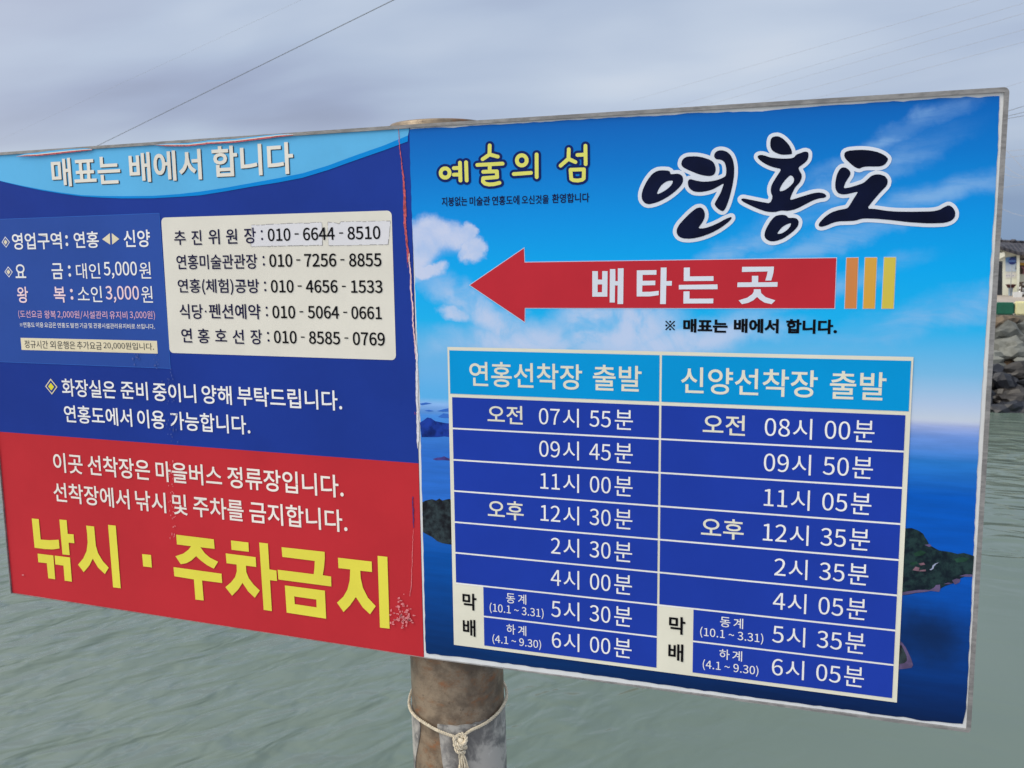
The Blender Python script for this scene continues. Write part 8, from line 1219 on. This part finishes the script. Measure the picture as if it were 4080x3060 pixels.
mb = MB(HB); bp = [Vector(p) for p in hs_['bump']]; cb = sum(bp, Vector()) / 4
mb.blob(cb, ((bp[3].x - bp[0].x) / 2, .25, (bp[1].z - bp[0].z) * .9), ROOF, 4, .3, 3); mb.build('ridge_ornament', roof)
mb = MB(HB); mb.tube(hs_['aerial'], .025, mat('dark_metal', (.05, .05, .06), .5), 6); mb.build('aerial', roof)
slab('pillar', gz(hs_['pillar'])[:2] + [(hs_['pillar'][2][0], hs_['pillar'][2][1], GZ), (hs_['pillar'][3][0], hs_['pillar'][3][1], GZ)], .2, WALL, house, HB)
DARK = mat('dark_doorway', lin(40, 44, 50), .35, .5, 4)
dr = [Vector(p) for p in hs_['door']]; dr[2].z = GZ; dr[3].z = GZ
slab('door', dr, .03, DARK, house, HB)
slab('awning', hs_['awn'], .45, WALL, house, HB)
BLUEP, k, b, co = pmat('blue_harbour_poster')
x_, y_, z_ = k.xyz(co)
c = k.mix(k.step(z_, hs_['p1'][2][2] - GZ + .25, hs_['p1'][0][2] - GZ - .1), lin(190, 205, 222), lin(92, 142, 196))
c = k.mix(k.step(k.noise(co, 3.2, 3, .6), .54, .62), c, lin(36, 66, 92))
k.put(b.inputs['Base Color'], c); b.inputs['Roughness'].default_value = .5
p1 = slab('poster', hs_['p1'], .025, BLUEP, house, HB); p1['label'] = 'blue poster with a dark blue disc'
mb = MB(HB); cc = Vector(hs_['p1c']); rd = hs_['p1r'][0] - cc.x; DISC = mat('disc_blue', lin(30, 52, 128), .5, .1, 5); BANDM = mat('disc_band', lin(86, 122, 190), .5, .1, 5)
nn_ = 24; ring = [cc + Vector((rd * math.cos(2 * math.pi * i / nn_), 0, rd * math.sin(2 * math.pi * i / nn_))) for i in range(nn_)]
mb.add([p + Vector((0, .018, 0)) for p in ring] + ring, [tuple(range(nn_, 2 * nn_))] + [(i, (i + 1) % nn_, nn_ + (i + 1) % nn_, nn_ + i) for i in range(nn_)], DISC)
mb.box(cc + Vector((0, -.003, 0)), (rd * 1.9, .004, rd * .55), BANDM)
mb.build('disc', p1)
CAPM, k, b, co = pmat('blurred_caption')
x_, y_, z_ = k.xyz(co)
c = k.mix(k.m('MULTIPLY', k.step(k.m('SINE', k.m('MULTIPLY', z_, 32.)), .1, .7), k.step(k.noise(k.mapping(co, (0, 0, 0), (0, 0, 0), (6, 1, 1)), 3, 2, .5), .42, .55)), lin(222, 220, 214), lin(170, 168, 186))
k.put(b.inputs['Base Color'], c)
slab('caption_panel', hs_['cap'], .02, CAPM, house, HB)
FOODP, k, b, co = pmat('food_poster')
x_, y_, z_ = k.xyz(co)
ph = Vector(hs_['p2'][0]).z - GZ; pb = Vector(hs_['p2'][3]).z - GZ
tz = k.m('DIVIDE', k.m('SUBTRACT', z_, pb), ph - pb)
n_ = k.noise(co, 2.6, 3, .6)
top_c = k.mix(k.step(n_, .44, .56), lin(58, 48, 44), lin(186, 178, 172))
bot_c = k.mix(k.step(n_, .5, .6), lin(72, 44, 38), lin(196, 130, 132))
c = k.mix(k.step(tz, .44, .45), bot_c, lin(216, 168, 64)); c = k.mix(k.step(tz, .58, .59), c, lin(214, 206, 200)); c = k.mix(k.step(tz, .70, .72), c, top_c)
k.put(b.inputs['Base Color'], c); b.inputs['Roughness'].default_value = .5
slab('poster', hs_['p2'], .025, FOODP, house, HB)['label'] = 'brown and white poster with an orange band'

# ---------------------------------------------------------------- odds and ends in front of the house
def thing(name, key, label, cat):
    x, y, z, w_, h_ = it[key]; mb = MB((x, y, z)); o = (x, y, z, w_, h_, mb)
    return o, (lambda: tag(mb.build(name, None, (x, y, z)), label, cat))
WHITE = mat('white_plastic', lin(222, 224, 224), .6, .05, 6); GREYT = mat('grey_tarpaulin', lin(84, 82, 82), .75, .25, 3, .6, 6)
(x, y, z, w_, h_, mb), fin = thing('tarpaulin_heap', 'tarp', 'dark grey tarpaulin heap against the cream house wall', 'tarpaulin')
vs = []; fs = []; nn_ = 20
for i in range(9):
    k = i / 8
    for j in range(nn_):
        a = 2 * math.pi * j / nn_; rr = math.cos(k * math.pi / 2) ** .55 * (1 + .16 * noise.noise(Vector((math.cos(a) * 2, math.sin(a) * 2, k * 2))))
        hh = h_ * k * (.72 + .28 * (.5 + .5 * math.cos(a - .4)))
        vs.append((x + w_ * .5 * rr * math.cos(a), y + .7 + .55 * rr * math.sin(a), z + hh))
fs = [(i * nn_ + j, i * nn_ + (j + 1) % nn_, (i + 1) * nn_ + (j + 1) % nn_, (i + 1) * nn_ + j) for i in range(8) for j in range(nn_)]
mb.add(vs, fs, GREYT, True); fin()
(x, y, z, w_, h_, mb), fin = thing('bucket', 'bucket', 'light blue plastic bucket under the dark red basin', 'bucket')
rb_ = w_ / 2; hb_ = h_
mb.lathe((x, y, z), [(0, 0), (rb_ * .78, 0), (rb_ * .8, .01), (rb_, hb_ * .97), (rb_ * 1.06, hb_ * .97), (rb_ * 1.06, hb_), (rb_ * .95, hb_), (rb_ * .74, .03), (0, .03)], mat('light_blue_plastic', lin(168, 190, 212), .5, .06, 5), 20); fin()
bx_, by_, bz_, bw_, bh_ = it['basin']
mb = MB((x, y, z + h_)); rr = bw_ / 2; zz_ = z + h_ + .004
mb.lathe((x, y, zz_), [(0, 0), (rr * .62, 0), (rr * .95, .15), (rr, .16), (rr, .18), (rr * .93, .175), (rr * .6, .03), (0, .03)], mat('dark_red_plastic', lin(74, 26, 34), .5, .15, 5), 28)
tag(mb.build('basin', None, (x, y, z + h_)), 'wide dark red plastic basin resting on the light blue bucket', 'basin')
(x, y, z, w_, h_, mb), fin = thing('foam_box', 'foam', 'white foam box on the ground right of the light blue bucket', 'box')
y -= .25; t_ = .04
def taper(mb, x, y, z, w0, w1, d0, d1, h, m):
    mb.add([(x - w0 / 2, y - d0 / 2, z), (x + w0 / 2, y - d0 / 2, z), (x + w0 / 2, y + d0 / 2, z), (x - w0 / 2, y + d0 / 2, z), (x - w1 / 2, y - d1 / 2, z + h), (x + w1 / 2, y - d1 / 2, z + h), (x + w1 / 2, y + d1 / 2, z + h), (x - w1 / 2, y + d1 / 2, z + h),
            (x - w1 / 2 + t_, y - d1 / 2 + t_, z + h), (x + w1 / 2 - t_, y - d1 / 2 + t_, z + h), (x + w1 / 2 - t_, y + d1 / 2 - t_, z + h), (x - w1 / 2 + t_, y + d1 / 2 - t_, z + h),
            (x - w0 / 2 + t_, y - d0 / 2 + t_, z + .04), (x + w0 / 2 - t_, y - d0 / 2 + t_, z + .04), (x + w0 / 2 - t_, y + d0 / 2 - t_, z + .04), (x - w0 / 2 + t_, y + d0 / 2 - t_, z + .04)],
           [(3, 2, 1, 0)] + [(i, (i + 1) % 4, 4 + (i + 1) % 4, 4 + i) for i in range(4)] + [(4 + i, 4 + (i + 1) % 4, 8 + (i + 1) % 4, 8 + i) for i in range(4)] + [(8 + i, 8 + (i + 1) % 4, 12 + (i + 1) % 4, 12 + i) for i in range(4)] + [(12, 13, 14, 15)], m)
taper(mb, x, y, z, w_ * .88, w_, .3, .36, h_, WHITE); fin()
(x, y, z, w_, h_, mb), fin = thing('plastic_pipe', 'post', 'upright white plastic pipe at the left of the odds and ends', 'pipe')
mb.lathe((x, y, z), [(0, 0), (w_ * .5, 0), (w_ * .5, h_ * .93), (w_ * .58, h_ * .93), (w_ * .58, h_), (w_ * .42, h_), (w_ * .42, .2)], WHITE, 16); fin()
(x, y, z, w_, h_, mb), fin = thing('sack', 'sack', 'white woven sack between the plastic pipe and the brown crate', 'sack')
mb.blob((x, y, z + h_ * .5), (w_ * .52, .16, h_ * .5), mat('white_sack', lin(214, 208, 200), .8, .1, 9, .5, 30), 8, .18, 3); mb.blob((x + w_ * .1, y, z + h_ * .98), (w_ * .18, .07, h_ * .1), MATS['white_sack'], 9, .2, 2); fin()
(x, y, z, w_, h_, mb), fin = thing('crate', 'crate', 'brown slatted wooden crate left of the light blue bucket', 'crate')
WOOD = mat('brown_wood', lin(128, 98, 70), .8, .25, 6, .3, 30); DW = mat('dark_wood', lin(66, 52, 42), .8, .3, 5, .3, 30)
for i in range(3):
    hh = h_ * (.16 + .32 * i)
    for sy in (-.2, .2): mb.box((x, y + sy, z + hh), (w_, .02, h_ * .22), WOOD)
    for sx in (-.5, .5): mb.box((x + sx * (w_ - .02), y, z + hh), (.02, .38, h_ * .22), WOOD)
for sx in (-.46, .46):
    for sy in (-.17, .17): mb.box((x + sx * w_ * .9, y + sy, z + h_ * .45), (.03, .03, h_ * .9), DW)
mb.box((x, y, z + .02), (w_ - .05, .36, .02), WOOD); fin()
(x, y, z, w_, h_, mb), fin = thing('rack', 'cart', 'dark brown open rack with grey stuff on its shelves', 'rack')
dpt = .5
for sx in (-.48, .48):
    for sy in (-.45, .45): mb.box((x + sx * w_, y + sy * dpt, z + h_ / 2), (.06, .05, h_), DW)
for hh in (.05, .38, .7, .98): mb.box((x, y, z + h_ * hh), (w_ * .94, dpt * .86, .04), DW)
for i, (dx, hh, sz) in enumerate(((-.2, .45, .16), (.15, .45, .2), (-.1, .12, .2), (.24, .12, .15), (0, .77, .14))): mb.blob((x + dx * w_, y - .05, z + h_ * hh + sz * .6), (sz, .15, sz * .7), GREYT if i % 2 else WHITE, i, .3, 2)
fin()
(x, y, z, w_, h_, mb), fin = thing('thin_post', 'pole', 'thin grey metal post standing before the blue wall poster', 'post')
mb.tube([(x, y - .3, z), (x, y - .3, z + h_)], .018, mat('grey_metal', (.3, .31, .33), .5, .1, 9), 8); fin()

# ---------------------------------------------------------------- overhead cables
CAB = mat('dark_cable', (.15, .16, .18), .6); CABF = mat('grey_cable', (.38, .39, .42), .6)
RADS = dict(near=.0075, faint=.003, up=.0055, dark=.010, mid=.008, sag=.008)
LAB = {'near': 'dark cable crossing the upper left sky diagonally towards the top edge', 'faint': 'faint thin cable far left in the sky, near the left edge',
       'up': 'thin grey cable in the fan rising over the right end of the sign', 'dark': 'dark cable in the close bunch just right of the sign corner',
       'mid': 'nearly level grey cable right of the sign, above the house roof', 'sag': 'slack drooping grey cable right of the sign, above the house'}
GRP = {'up': 'thin cables fanning over the right end of the sign', 'dark': 'dark cables in a close bunch right of the sign', 'mid': 'level cables above the house roof', 'sag': 'drooping cables above the house'}
for kind_, pts in WD['wires']:
    org = Vector(pts[0]); mb = MB(org); mb.tube(catmull([Vector(p) for p in pts], 4), RADS[kind_], CAB if kind_ in ('near', 'dark') else CABF, 6)
    tag(mb.build('overhead_cable', None, org), LAB[kind_], 'cable', GRP.get(kind_))
